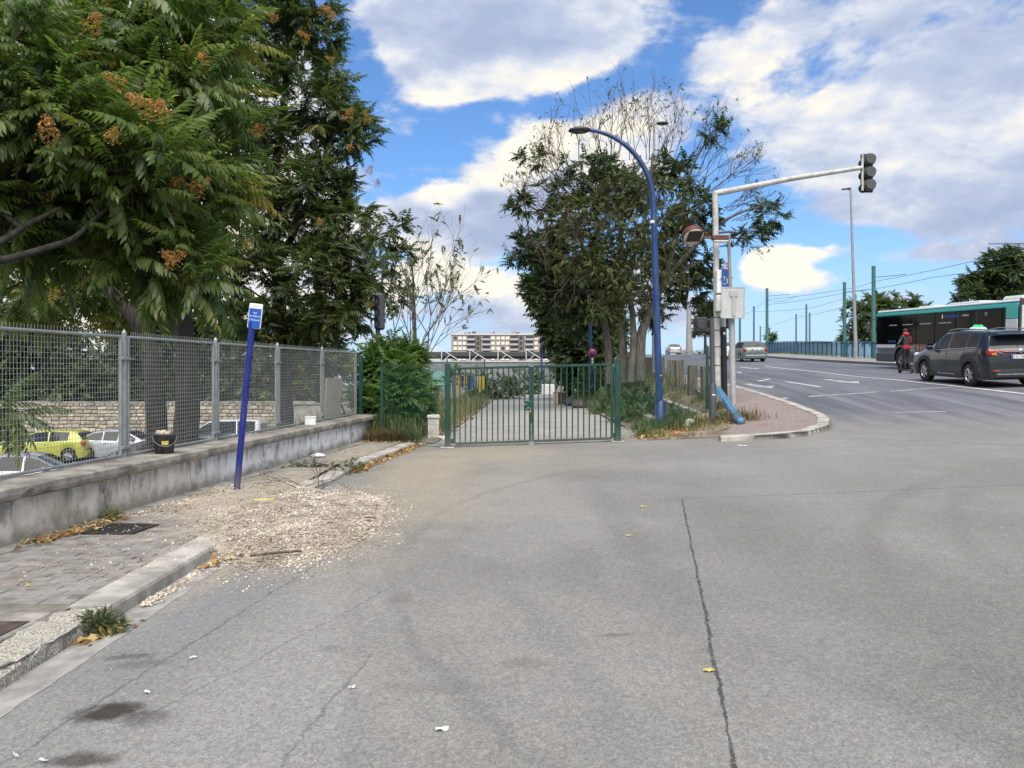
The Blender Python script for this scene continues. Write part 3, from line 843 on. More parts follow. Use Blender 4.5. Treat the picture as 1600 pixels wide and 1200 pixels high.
ribbon('road_marking', [g2(1152, 581), g2(1158, 583)], .14)
ribbon('road_marking', [g2(1264, 620), g2(1300, 617.5), g2(1334, 615.5), g2(1372, 612.5)], .16, paint_worn)
ribbon('road_marking', [g2(1392, 612), g2(1440, 608), g2(1490, 605)], .16, paint_worn)
ribbon('road_marking', [g2(1198, 624), g2(1232, 622)], .2, paint_worn)
ribbon('road_marking', [g2(1385, 645), g2(1478, 643.5)], .08, paint_worn)
def arrow(tail, head, w=.16, hw=.5, mat=paint_worn):
    a = Vector(tail); b_ = Vector(head); d = (b_ - a).normalized(); n_ = Vector((-d.y, d.x)); L = (b_ - a).length
    k = b_ - d * (L * .42)
    pts = [a + n_ * w, k + n_ * w, k + n_ * hw, b_, k - n_ * hw, k - n_ * w, a - n_ * w]
    m_ = MB().add([(p.x, p.y, Hf(p.x, p.y) + .008) for p in pts], [(0, 1, 5, 6), (1, 2, 3), (1, 3, 5), (3, 4, 5)]).build('road_marking', mat); m_['kind'] = 'structure'
arrow(g2(1165, 600), g2(1206, 606.5))
arrow(g2(1290, 593), g2(1343, 599.5))
arrow(g2(1158, 573.5), g2(1184, 577))
# ------------------------------------------------------------------ low wall, coping, wire fence
plaster = bpy.data.materials.new('stained_render'); plaster.use_nodes = True
def _plaster():
    t = plaster.node_tree; N = NT(t); b = t.nodes['Principled BSDF']
    p = N.n('ShaderNodeNewGeometry').outputs['Position']; x, y, z = N.xyz(p)
    big = N.noise(p, 1.1, 5.0, .6); mid = N.noise(p, 4.5, 6.0, .65); fine = N.noise(p, 30.0, 5.0, .7)
    col = N.mix(N.rng(mid, .3, .7), (.43, .385, .31), (.66, .61, .52))
    col = N.mix(N.m('MULTIPLY', N.rng(N.m('ADD', y, N.m('MULTIPLY_ADD', big, 5.0, -2.5)), 8.2, 11.5), N.rng(mid, .25, .6, .45, 1.0)), col, (.74, .745, .74))
    col = N.mix(N.rng(N.noise(p, 2.3, 6.0, .7), .50, .64, 0, .75), col, (.19, .18, .145))
    run = N.noise(N.v('MULTIPLY', p, (5, 5, .35)), 2.0, 4.0, .6)
    col = N.mix(N.m('MULTIPLY', N.rng(run, .50, .66, 0, .85), N.rng(N.m('SUBTRACT', z, N.m('MULTIPLY', y, .018)), .05, .45)), col, (.13, .125, .11))
    hgt = N.m('SUBTRACT', z, N.m('MULTIPLY', y, .018))
    low = N.rng(N.m('ADD', hgt, N.m('MULTIPLY_ADD', mid, .3, -.15)), .02, .2, .75, 0)
    col = N.mix(low, col, (.17, .155, .115))
    N.put(b.inputs['Base Color'], col); b.inputs['Roughness'].default_value = .92
    bp = N.n('ShaderNodeBump'); bp.inputs['Strength'].default_value = .6; bp.inputs['Distance'].default_value = .012
    N.put(bp.inputs['Height'], N.m('ADD', mid, N.m('MULTIPLY', fine, .4))); t.links.new(bp.outputs[0], b.inputs['Normal'])
_plaster()
Y0, Y1 = 1.5, 18.05
wall = empty('low_wall', (wall_x(9), 9, PV(9)), 0, 'long low grey wall of stained plaster under a rough concrete coping beside the pavement', 'wall')
def loc(o, root):
    o.matrix_parent_inverse = Matrix.Translation(-Vector(root.location)); return o
b = MB()
yw = np.arange(Y0, Y1 + .01, .1)
for i, y in enumerate(yw):
    for k, dz in enumerate((-.3, 0, .1, .2, .3, .42)):
        nn = mnoise.noise(Vector((y * 1.3, dz * 4, 0))) * .012
        b.v.append((wall_x(y) + nn, y, PV(y) + dz))
    b.v.append((wall_x(y) - .42, y, PV(y) + .42)); b.v.append((wall_x(y) - .42, y, -2.3))
for i in range(len(yw) - 1):
    for k in range(7):
        b.f.append((i * 8 + k, (i + 1) * 8 + k, (i + 1) * 8 + k + 1, i * 8 + k + 1)); b.mi.append(0); b.sm.append(False)
n8 = len(yw) * 8
b.f.append(tuple(range(n8 - 8, n8))); b.mi.append(0); b.sm.append(False)
loc(b.build('wall_body', plaster, wall), wall)
# coping: cast slabs with a crumbling lower edge
cop_m = M('coping_concrete', (.245, .225, .19), .95, var=.4, scale=3.0, bump=1.0, bscale=30, col2=(.38, .35, .30))
a = Y0
while a < Y1 + .3:
    e = min(a + random.uniform(1.6, 2.3), Y1 + .45)
    b = MB(); n = max(3, int((e - a) / .05)); rows = []
    for i in range(n + 1):
        y = a + .004 + (e - a - .008) * i / n
        ov = .10 + .012 * mnoise.noise(Vector((y * 2, 1, 1)))
        chip = max(0, mnoise.noise(Vector((y * 5.0, 3, 1))) + .15 * mnoise.noise(Vector((y * 23, 3, 1)))) * .11 + .016 * mnoise.noise(Vector((y * 17, 2, 2)))
        zt = PV(y) + .545 + .006 * mnoise.noise(Vector((y * 3, 9, 1))); zb = PV(y) + .418
        pr = [(ov - .05 - chip * .4, zb), (ov - .01, zb + .022 + chip), (ov, zb + .06 + chip * .5), (ov - .004, zt - .012), (ov - .02, zt), (-.40, zt + .005), (-.47, zt - .01), (-.47, zb)]
        rows.append([(wall_x(y) + u, y, z) for u, z in pr])
    vs = [p for r in rows for p in r]; m_ = 8
    fs = [(i * m_ + k, (i + 1) * m_ + k, (i + 1) * m_ + (k + 1) % m_, i * m_ + (k + 1) % m_) for i in range(n) for k in range(m_)]
    fs += [tuple(range(m_)), tuple(range(n * m_, (n + 1) * m_))[::-1]]
    b.add(vs, fs)
    loc(b.build('coping_slab', cop_m, wall), wall)
    a = e
# pier end of the wall, painted green with a tag scrawl
b = MB().box((wall_x(18.3) - .14, 18.32, PV(18.3) + .08), (.42, .44, .66), bev=.02)
loc(b.build('wall_end_block', M('greenish_paint', (.16, .27, .24), .85, var=.4, scale=5, bump=.4, col2=(.36, .40, .38)), wall), wall)
b = MB()
for k, (u, w, s) in enumerate([(0, .22, .03), (.06, .28, -.04), (-.06, .18, .05), (.03, .12, -.02), (-.1, .26, .02)]):
    b.tube([(wall_x(18.3) + .075, 18.2 + u + j * .03, PV(18.3) + w - .08 + s * math.sin(j * 2.1 + k)) for j in range(6)], .006, 4)
loc(b.build('painted_scrawl', M('white_spray', (.55, .58, .58), .8), wall), wall)
cloth_w = M('white_plaster_blob', (.62, .61, .58), .85, var=.15, bump=.3)

galv = M('galvanised_steel', (.285, .305, .300), .5, .35, var=.16, scale=7, bump=.1)
wire_m = M('galvanised_wire', (.31, .33, .325), .5, .3, var=.12, scale=3)
fence = empty('wire_fence', (fence_x(9.25), 9.25, PV(9.25) + .55), 0, 'galvanised welded wire fence with spiked top standing on the low wall', 'fence')
posts_y = [9.25 + 2.205 * k for k in range(-3, 5)]
fdir = Vector((.1127, 1, 0)).normalized()
FH = 1.47
for y in posts_y:
    zb = PV(y) + .55
    end = y > 17.5
    b = MB()
    x = fence_x(y)
    rz = Matrix.Rotation(math.atan2(-.1127, 1), 3, 'Z')
    if not end:
        b.box((x, y, zb + (FH + .03) / 2 - .03), (.05, .045, FH + .09), rot=rz, bev=.006)
        b.add([(x - .025, y - .022, zb + FH + .03), (x + .025, y - .022, zb + FH + .03), (x + .025, y + .022, zb + FH + .03), (x - .025, y + .022, zb + FH + .03), (x, y, zb + FH + .075)], [(0, 1, 4), (1, 2, 4), (2, 3, 4), (3, 0, 4)])
    else:
        b.box((x, y, zb + FH / 2 - .03), (.04, .04, FH + .06), rot=rz, bev=.006)
    p = loc(b.build('post', galv, fence), fence)
    if not end:
        for dz in (FH - .28, .12):
            c = MB().box((x + .005, y, zb + dz), (.07, .17, .035), rot=rz, bev=.005)
            c.build('clamp', galv, p); 
grid_cache = {}
for ya, yb in zip(posts_y[:-1], posts_y[1:]):
    ya2, yb2 = ya + .075, yb - .075
    A = Vector((fence_x(ya2), ya2, PV(ya2) + .58)); B = Vector((fence_x(yb2), yb2, PV(yb2) + .58))
    up = Vector((0, 0, FH - .05))
    b = MB()
    for p, q in ((A, B), (A + up, B + up), (A, A + up), (B, B + up)):
        b.tube([p, q], .019, 6)
    fr = loc(b.build('panel_frame', galv, fence), fence)
    b = MB(); nv = 44; nh = 26
    for k in range(1, nv):
        p = A.lerp(B, k / nv)
        b.tube([p + Vector((.004, 0, 0)), p + Vector((.004, 0, 0)) + up + Vector((0, 0, .065))], .0027, 3, cap=False)
    for k in range(1, nh):
        z = up * (k / nh)
        b.tube([A + z, B + z], .0026, 3, cap=False)
    o = b.build('wire_grid', wire_m, fr); o['kind'] = 'stuff'

# things left on the coping
def cop(y, off=-.2): return Vector((wall_x(y) + off, y, PV(y) + .548))
bk = cop(8.95, -.10) if False else cop(9.75, -.16)
bucket = empty('builders_bucket', bk, .5, 'battered black builder bucket with a wire handle standing on the wall coping', 'bucket')
blackp = M('black_plastic', (.035, .036, .038), .6, var=.5, scale=9, bump=.3, col2=(.10, .10, .10))
b = MB().lathe([(0, 0), (.125, 0), (.155, .26), (.168, .262), (.168, .29), (.150, .29), (.143, .25), (.12, .02), (0, .02)], 24)
b.build('bucket_body', blackp, bucket)
MB().tube([(.168 * math.cos(t), -.168 * math.sin(abs(t) + .0) - .02, .27 - .16 * math.sin(t)) for t in np.linspace(0, math.pi, 14)], .004, 5).build('wire_handle', galv, bucket)
lb = MB()
for k in range(5):
    a0 = -1.9 + k * .12; lb.add([(.148 * math.cos(a0), .148 * math.sin(a0), .13), (.148 * math.cos(a0 + .12), .148 * math.sin(a0 + .12), .13), (.155 * math.cos(a0 + .12), .155 * math.sin(a0 + .12), .19), (.155 * math.cos(a0), .155 * math.sin(a0), .19)], [(0, 1, 2, 3)])
lb.v = [(x * 1.03, y * 1.03, z) for x, y, z in lb.v]
lb.build('yellow_label', M('yellow_label', (.55, .5, .12), .7), bucket)
rub = M('pale_rubble', (.55, .45, .36), .9, var=.2, scale=12, bump=.5)
b = MB()
for k in range(5):
    b.box((random.uniform(-.07, .07), random.uniform(-.07, .07), .28 + random.uniform(0, .03)), (random.uniform(.08, .14), random.uniform(.07, .1), .06), rot=Matrix.Rotation(random.uniform(0, 3), 3, 'Z') @ Matrix.Rotation(random.uniform(-.4, .4), 3, 'X'), bev=.012)
rb = b.build('rubble', rub); rb.location = bk; tag(rb, 'pale broken plaster heaped in the top of the black bucket', 'rubble', kind='stuff')
q = P(490, 664, 14.6); bucket.scale = (.86,) * 3; rb.scale = (.86,) * 3
wb = empty('foam_box', cop(14.75, -.18), .2, 'small white foam box sitting on the wall coping near a fence post', 'box')
foam = M('white_foam', (.72, .72, .70), .85, var=.06, bump=.15)
MB().box((0, 0, .07), (.20, .26, .14), bev=.012).build('box_body', foam, wb)
MB().box((0, 0, .152), (.21, .27, .02), bev=.006).build('box_lid', foam, wb)
brd = empty('leaning_board', (fence_x(16.9) - .10, 16.75, PV(16.8) + .5), -.11, 'beige board leaning upright against the wire fence', 'board')
b = MB().box((0, 0, .45), (.03, .98, .95), rot=Matrix.Rotation(.05, 3, 'Y'), bev=.004); b.build('board_sheet', M('beige_board', (.43, .39, .33), .8, var=.12, scale=3), brd)
b = MB()
for s in (-1, 1): b.box((.02, s * .475, .45), (.02, .03, .95), rot=Matrix.Rotation(.05, 3, 'Y'))
b.build('board_edge_strip', M('board_edge', (.36, .32, .27), .8), brd)
pb = MB().lathe([(0, 0), (.07, .0), (.1, .02), (.06, .05), (.03, .07), (0, .075)], 9); pb.v = [(x * 1.6 + .012 * math.sin(9 * y), y + .02 * math.sin(30 * x), z) for x, y, z in pb.v]
o = pb.build('plastic_bag', M('white_bag', (.7, .7, .7), .5, var=.08, bump=.5, bscale=20)); o.location = (wall_x(14.2) + .16, 14.2, PV(14.2)); tag(o, 'crumpled white plastic bag lying at the foot of the wall', 'plastic bag')

# ------------------------------------------------------------------ blue street-name post
navy = M('navy_paint', (.006, .016, .18), .42, var=.2, scale=3, coat=.1, wear=.5)
sp = Vector((-3.69, 10.3, PV(10.3)))
sign = empty('street_sign', sp, 0, 'leaning dark blue post with a blue and white street plate by the low wall', 'street sign')
lean = Vector((.215, 0, 2.25))
MB().tube([(0, 0, -.05), lean * .5, lean], .042, 14).build('post', navy, sign)
tilt = math.atan2(lean.x, lean.z)
plate_e = bpy.data.objects.new('name_plate', None)
pc = lean + Vector((.045, -.03, -.06 + .13))
rotp = Matrix.Rotation(R_(-16), 3, 'Z') @ Matrix.Rotation(tilt + .03, 3, 'Y')
white_e = M('white_enamel', (.74, .75, .76), .35, var=.05)
b = MB().box((0, 0, 0), (.205, .035, .335), bev=.012); b.v = [tuple(rotp @ Vector(v) + pc) for v in b.v]
npl = b.build('name_plate', white_e, sign)
b = MB().box((.008, -.0185, -.03), (.18, .004, .262)); b.v = [tuple(rotp @ Vector(v) + pc) for v in b.v]
b.build('blue_field', M('sign_blue', (.01, .09, .42), .35, var=.05), npl)
wht = M('white_lettering', (.75, .78, .82), .5)
def on_plate(x, z): return rotp @ Vector((x, -.0212, z)) + pc
er = (rotp @ Matrix.Rotation(R_(90), 3, 'X')).to_euler()
text('rue', .042, wht, npl, on_plate(.01, .045), er)
text('des Fillettes', .034, wht, npl, on_plate(.01, .0), er)
text('à St Denis', .038, wht, npl, on_plate(.01, -.05), er)
blk = M('dark_lettering', (.06, .07, .09), .6)
text('~ • —', .03, blk, npl, on_plate(.01, .132), er)

# ------------------------------------------------------------------ green gate
green = M('gate_green', (.004, .045, .030), .4, var=.22, scale=2.5, coat=.1, wear=.35)
gl = Vector((-1.36, 16.25, 0)); grr = Vector((2.27, 16.55, 0))
gl.z = Hf(gl.x, gl.y) + .004; grr.z = Hf(grr.x, grr.y) + .004
gate = empty('double_gate', gl, 0, 'closed dark green double gate of upright bars between two square posts', 'gate')
GH = 1.77
for p in (gl, grr):
    q = p - gl
    b = MB().box((q.x, q.y, q.z + GH / 2 - .02), (.125, .125, GH + .04), rot=Matrix.Rotation(.08, 3, 'Z'), bev=.008); b.build('gate_post', green, gate)
    MB().box((q.x, q.y, q.z + .006), (.3, .3, .016), bev=.004).build('base_plate', galv if False else conc, gate)
gd = (grr - gl); gd.z = 0; Lg = gd.length; gd.normalize()
rz = Matrix.Rotation(math.atan2(gd.y, gd.x), 3, 'Z')
sl = (grr.z - gl.z) / Lg
mid = Lg * .488
def gp(s, z): return Vector((gd.x * s, gd.y * s, sl * s + z))
def gbar(name, s0, z0, s1, z1, w, parent):
    a, c = gp(s0, z0), gp(s1, z1)
    d = c - a; L = d.length
    b = MB()
    if abs(d.z) > L * .7: b.box((a + c) / 2, (w, w, L), rot=rz, bev=w * .12)
    else: b.box((a + c) / 2, (L, w, w), rot=rz @ Matrix.Rotation(-math.asin(d.z / L), 3, 'Y'), bev=w * .12)
    return b.build(name, green, parent)
for (s0, s1) in ((.145, mid - .025), (mid + .03, Lg - .125)):
    zl, zh = .075, 1.66
    fr = MB()
    leafo = gbar('leaf_frame', s0, zl, s0, zh, .05, gate)
    for args in (((s1, zl, s1, zh),), ((s0 + .025, zh, s1 - .025, zh),), ((s0 + .025, zl, s1 - .025, zl),)):
        gbar('frame_rail', *args[0], .05, leafo)
    nb = 13
    for k in range(1, nb + 1):
        s = s0 + (s1 - s0) * k / (nb + 1)
        gbar('gate_bar', s, zl + .025, s, zh - .025, .026, leafo)
    # hinges
    hs = s0 if s0 < 1 else s1
    for z in (.13, 1.56):
        b = MB().lathe([(.03, -.05), (.03, .05)], 10, c=tuple(gp(hs + (-.045 if s0 < 1 else .045), z)))
        b.box(gp(hs + (-.04 if s0 < 1 else .04), z), (.09, .02, .03), rot=rz); b.build('hinge', green, leafo)
b = MB().box(gp(mid - .06, .83) + Vector((0, -.045, 0)), (.14, .05, .20), rot=rz, bev=.01); b.build('lock_case', green, gate)
MB().tube([gp(mid - .19, .86) + Vector((0, -.05, .012)), gp(mid - .10, .86) + Vector((0, -.07, 0))], .009, 6).build('lock_handle', galv, gate)
b = MB()
for k in range(9):
    t = k / 8 * 2 * math.pi
    b.tube([gp(mid - .06 + .06 * math.cos(t), .74 + .045 * math.sin(t)) + Vector((0, -.08, 0)), gp(mid - .06 + .06 * math.cos(t + .75), .74 + .045 * math.sin(t + .75)) + Vector((0, -.075, 0))], .008, 5)
b.build('chain', galv, gate)
MB().box(gp(mid - .03, .70) + Vector((0, -.095, 0)), (.055, .03, .06), rot=rz, bev=.008).build('padlock', M('brass', (.45, .30, .10), .35, .8), gate)
MB().tube([gp(mid + .0, -.02) + Vector((0, -.03, 0)), gp(mid, .45) + Vector((0, -.03, 0))], .012, 8).build('drop_bolt', galv, gate)
MB().box(gp(mid, .015) + Vector((0, -.02, -.005)), (.12, .12, .03), bev=.006).build('bolt_socket', galv, gate)

# green welded mesh fences either side of the gate
mesh_green = M('mesh_green', (.02, .085, .06), .45, var=.1)
def mesh_fence(name, label, A, B, h, post_end=True, bend=True):
    A = Vector(A); B = Vector(B); r = empty(name, A, 0, label, 'fence')
    L = (B - A).length; b = MB()
    n = int(L / .05)
    for k in range(n + 1):
        p = (B - A) * (k / n); b.tube([p + Vector((0, 0, .04)), p + Vector((0, 0, h))], .0026, 3, cap=False)
    for z in np.arange(.06, h, .2):
        for dz in ((0, .05) if int(z / .2) % 3 == 0 and bend else (0,)):
            b.tube([Vector((0, 0, z + dz)), (B - A) + Vector((0, 0, z + dz))], .003, 3, cap=False)
    o = b.build('welded_mesh', mesh_green, r); o['kind'] = 'stuff'
    if post_end:
        q = B - A
        MB().box((q.x, q.y, q.z + h / 2), (.065, .065, h + .06), bev=.006).build('post', green, r)
        MB().lathe([(.04, 0), (.03, .03), (0, .05)], 8, c=(q.x, q.y, q.z + h + .03)).build('post_cap', green, r)
    return r
A = Vector((2.36, 16.62, Hf(2.36, 16.62))); B = Vector((5.09, 20.05, Hf(5.09, 20.05) + .1))
mesh_fence('mesh_fence', 'green welded mesh fence from the gate to a dark green post beside the blue lamp', A, B, 1.68)
A = Vector((-1.46, 16.28, Hf(-1.46, 16.3))); B = Vector((-3.0, 17.75, .36))
mesh_fence('mesh_fence', 'green welded mesh fence beside the gate in front of the carved white stone', A, B, 1.72)
ge = P(561, 655, 18.35)
pe = MB().box((fence_x(18.3) + .04, 18.35, PV(18.3) + .55 + .70), (.09, .06, 1.42), bev=.006).build('fence_end_post', green); tag(pe, 'dark green square post at the far end of the wire fence', 'post')

# white carved stone
st = G(673, 690); stone_e = empty('white_stone', st + Vector((.02, .45, .0)), .1, 'white carved stone block standing behind the mesh fence by the gate', 'stone block')
stone_w = M('white_stone', (.52, .50, .46), .85, var=.18, scale=6, bump=.6, bscale=30, col2=(.64, .62, .58))
b = MB().prism([(-.13, -.12), (.13, -.12), (.11, .12), (-.12, .12)], 'Z', 0, .5); b.build('shaft', stone_w, stone_e)
MB().box((0, 0, .555), (.31, .28, .10), bev=.03).build('capital', stone_w, stone_e)
MB().box((.10, 0, .06), (.40, .24, .10), rot=Matrix.Rotation(.1, 3, 'Y'), bev=.03).build('foot', stone_w, stone_e)

# ------------------------------------------------------------------ poles, lamps, signals
blue = M('lamp_blue', (.008, .042, .155), .40, var=.25, scale=2.0, coat=.1, wear=.45)
dkblue = M('lamp_dark', (.022, .028, .04), .45, var=.15)
lensm = M('lamp_lens', (.14, .14, .13), .25)
def arch_lamp(name, base, h, label, reach=2.05, group=None, lean=-.15, r0=.12, r1=.045, z0=5.6):
    e = empty(name, base, 0, label, 'street lamp', group)
    b = MB().tube([(0, 0, -.1), (0, 0, .7), (lean * .1, 0, .72)], [r0, r0, r0 * .74], 18); b.build('base', blue, e)
    pts = [(lean * z / z0, 0, z) for z in np.linspace(.71, z0, 8)]
    n = 16
    for k in range(1, n + 1):
        t = k / n * math.pi * .47
        pts.append((lean - reach * 1.03 * (1 - math.cos(t)), 0, z0 + (h - z0) * math.sin(t) / math.sin(math.pi * .47)))
    rad = [r0 * .72 + (r1 - r0 * .72) * k / (len(pts) - 1) for k in range(len(pts))]
    MB().tube(pts, rad, 16).build('mast', blue, e)
    ex, _, ez = pts[-1]
    hd = MB().lathe([(.0, -.06), (.13, -.055), (.185, -.02), (.17, .03), (.10, .065), (0, .07)], 20)
    hd.v = [(ex - .22 + x * 1.55, y, ez + z) for x, y, z in hd.v]
    hd.v = [(x, y, z + (x - ex) * .03) for x, y, z in hd.v]
    hh = hd.build('lamp_head', dkblue, e)
    ln = MB().lathe([(.0, -.066), (.10, -.064), (.12, -.05)], 18); ln.v = [(ex - .26 + x * 1.5, y, ez + z) for x, y, z in ln.v]
    ln.build('lens', lensm, hh)
    return e, pts
lp = G(1031.5, 672)
L1, pts1 = arch_lamp('street_lamp', lp, 1.6 + (600 - 203) / FPX * lp.y - lp.z, 'tall blue street lamp with an arched top standing in the weeds beside the gate', reach=1.72, lean=-.17, r0=.125)
MB().box((-.20, -.02, 5.15), (.10, .12, .07), bev=.01).build('sensor_box', foam, L1)
for z in (1.35, 2.6): MB().box((.0, -.118, z), (.025, .01, .03)).build('sticker', foam, L1)
b2 = Vector((3.75, 36, Hf(3.75, 36) + .0))
L2, _p = arch_lamp('street_lamp', b2, 8.4, 'blue lamp post under the trees that carries the round no parking sign', reach=1.7, r0=.12)
no_park = empty('no_parking_sign', b2 + Vector((0, -.16, 1.6 + 48 / FPX * 36 - b2.z)), 0, 'round red and blue no parking sign on the blue post under the trees', 'road sign')
red = M('sign_red', (.55, .03, .035), .4, var=.05)
MB().lathe([(0, -.012), (.20, -.012), (.20, .012), (0, .012)], 28, axis='Y').build('disc', red, no_park)
MB().lathe([(0, -.017), (.15, -.017), (.15, -.013), (0, -.013)], 28, axis='Y').build('blue_field', M('np_blue', (.03, .07, .42), .4), no_park)
MB().box((0, -.020, 0), (.30, .004, .04), rot=Matrix.Rotation(R_(45), 3, 'Y')).build('red_bar', red, no_park)
for dz in (-.28, -.42):
    lbz = MB().box((0, -.012, dz), (.09, .02, .11), bev=.004).build('small_plate', white_e, no_park)
b3 = Vector((2.35, 60, Hf(2.35, 60)))
arch_lamp('street_lamp', b3, 8.2, 'farthest blue lamp post down the path under the trees', reach=1.7, r0=.12)
grey_p = M('grey_pole', (.30, .30, .30), .5, .2, var=.12, scale=3)
def stick_lamp(name, base, top, r, label, arm, flat):
    e = empty(name, base, 0, label, 'street lamp')
    t = top - base
    MB().tube([(0, 0, -.1), (0, 0, .9), t], [r * 1.5, r * 1.4, r * .7], 12).build('mast', grey_p, e)
    b = MB()
    if flat: b.box(t + Vector((arm * .5, 0, .04)), (abs(arm) * 1.1, .22, .09), rot=Matrix.Rotation(-.12 if arm < 0 else .12, 3, 'Y'), bev=.03)
    else:
        b.lathe([(0, -.07), (.2, -.05), (.27, 0), (.2, .05), (0, .08)], 16); b.v = [(x * 1.15 + t.x + arm, y * .8 + t.y, z + t.z) for x, y, z in b.v]
    h = b.build('lamp_head', dkblue, e)
    MB().tube([t + Vector((0, 0, -.05)), t + Vector((arm * .6, 0, .03))], .04, 8).build('bracket', grey_p, e)
    return e
yb = 37.0; xb = (1022 - 800) / FPX * yb
stick_lamp('street_lamp', Vector((xb, yb, Hf(xb, yb))), P(1022, 193, yb), .075, 'thin grey lamp mast with round head rising behind the big twiggy tree', .40, False)
yb = 56.5; xb = (1337 - 800) / FPX * yb
stick_lamp('street_lamp', Vector((xb, yb, Hf(xb, yb) + .13)), P(1329, 296, yb), .095, 'tall slim grey lamp mast with flat head by the blue parapet', -.62, True)
yb = 128.0
stick_lamp('street_lamp', Vector(((1077 - 800) / FPX * yb, yb, Hf(27, yb))), P(1076, 474, yb), .42, 'thick white mast standing at the far crest of the ramp', .8, True)

# traffic signal mast with its arm over the road
white_p = M('mast_white', (.47, .46, .43), .6, var=.2, scale=5, bump=.15, wear=.4)
tb = Vector(((1121.5 - 800) / FPX * 20.9, 20.9, 0)); tb.z = Hf(tb.x, tb.y) + .1
tm = empty('signal_mast', tb, 0, 'pale grey mast with a long arm holding a traffic light over the road', 'traffic light')
top = P(1117.5, 300, 20.9) - tb
MB().tube([(0, 0, -.1), top * .5, top], [.088, .083, .076], 14).build('mast', white_p, tm)
ringm = M('mast_ring', (.10, .10, .10), .6)
for z in (1.05, 1.55, 2.0, 2.35): MB().lathe([(.092, -.012), (.094, .012)], 14, c=(top.x * z / top.z, 0, z)).build('strap', ringm, tm)
ae = P(1347, 262, 20.9) - tb
MB().tube([top + Vector((-.03, 0, -.05)), top + (ae - top) * .5 + Vector((0, 0, .02)), ae], [.082, .07, .056], 12).build('arm', white_p, tm)
for (za, zb, w) in ((423, 459, .19), (462, 487, .2)):
    c = P(1122, (za + zb) / 2, 20.8) - tb; MB().box(c + Vector((.02, -.06, 0)), (w, .2, (zb - za) / FPX * 20.8), bev=.012).build('control_box', foam, tm)
blackm = M('signal_black', (.018, .02, .022), .5, var=.2)
head = P(1357, 269, 20.9) - tb
hroot = MB().tube([head + Vector((-.165, 0, -.50)), head + Vector((-.165, 0, .50))], .034, 10).build('head_bracket', white_p, tm)
for k, dz in enumerate((.345, 0, -.345)):
    b = MB()
    b.box(head + Vector((.03, .10, dz)), (.27, .18, .335), bev=.05); b.build('lens_housing', blackm, hroot)
    b = MB().lathe([(0, -.11), (.135, -.11), (.145, -.06), (.145, .02)], 22, c=tuple(head + Vector((.03, -.0, dz))), axis='Y', smooth=False); b.build('round_back', M('signal_back', (.06, .065, .068), .55, var=.1), hroot)
    b = MB().lathe([(.158, -.045), (.166, -.03), (.158, -.015)], 22, c=tuple(head + Vector((.03, .01, dz))), axis='Y'); b.build('steel_rim', galv, hroot)
    b = MB().lathe([(.11, .19), (.12, .42)], 18, c=tuple(head + Vector((.03, 0, dz))), axis='Y'); b.build('visor', blackm, hroot)
for dz in (.42, .05, -.36): MB().box(head + Vector((-.13, .01, dz)), (.15, .07, .06), bev=.01).build('clamp', blackm, hroot)
MB().box(head + Vector((0, .11, 0)), (.34, .03, 1.06), bev=.06).build('backboard', blackm, hroot)

# dark pedestrian signal post
pg = M('signal_grey', (.06, .066, .075), .5, var=.12, scale=3)
pb_ = G(1113.5, 664, .06)
ps = empty('pedestrian_signal', pb_, 0, 'dark grey signal post with a black lamp box at its top at the pavement corner', 'traffic light')
hps = 1.6 + (600 - 497) / FPX * pb_.y - pb_.z
MB().tube([(0, 0, -.1), (0, 0, .95), (0, 0, 1.0)], [.088, .088, .07], 14).build('base', pg, ps)
MB().tube([(0, 0, .99), (-.03, 0, hps)], .058, 14).build('post', pg, ps)
MB().box((.0, -.09, .72), (.075, .01, .03)).build('sticker', foam, ps)
c = P(1094.5, 508, pb_.y) - pb_
hb = MB().box(c, (.30, .26, .36), bev=.03).build('lamp_box', blackm, ps)
MB().lathe([(0, -.145), (.10, -.145), (.115, -.13)], 16, c=tuple(c), axis='Y', smooth=False).build('round_back', M('signal_back2', (.03, .032, .034), .6), hb)
MB().tube([c + Vector((.12, 0, .12)), Vector((-.03, 0, hps - .05))], .022, 8).build('bracket', pg, ps)
MB().tube([c + Vector((.12, 0, -.10)), Vector((-.03, 0, hps - .26))], .022, 8).build('bracket', pg, ps)
# black post
bp = Vector(((1132 - 800) / FPX * 21.1, 21.1, 0)); bp.z = Hf(bp.x, bp.y) + .1
bpt = P(1130, 470, 21.1) - bp
bo = empty('black_post', bp, 0, 'thick black post with a white cap band between the signal mast and the road sign', 'post')
MB().tube([(0, 0, -.1), (bpt.x * .9, 0, bpt.z - .72)], .085, 14).build('shaft', blackm, bo)
MB().tube([(bpt.x * .9, 0, bpt.z - .72), bpt], .07, 14).build('upper_tube', white_p, bo)
MB().box((bpt.x * .8, -.09, bpt.z - .9), (.06, .012, .07)).build('sticker', foam, bo)
MB().box(P(1136.5, 503, 21.2) - bp, (.12, .16, .36), bev=.02).build('push_button_box', blackm, bo)
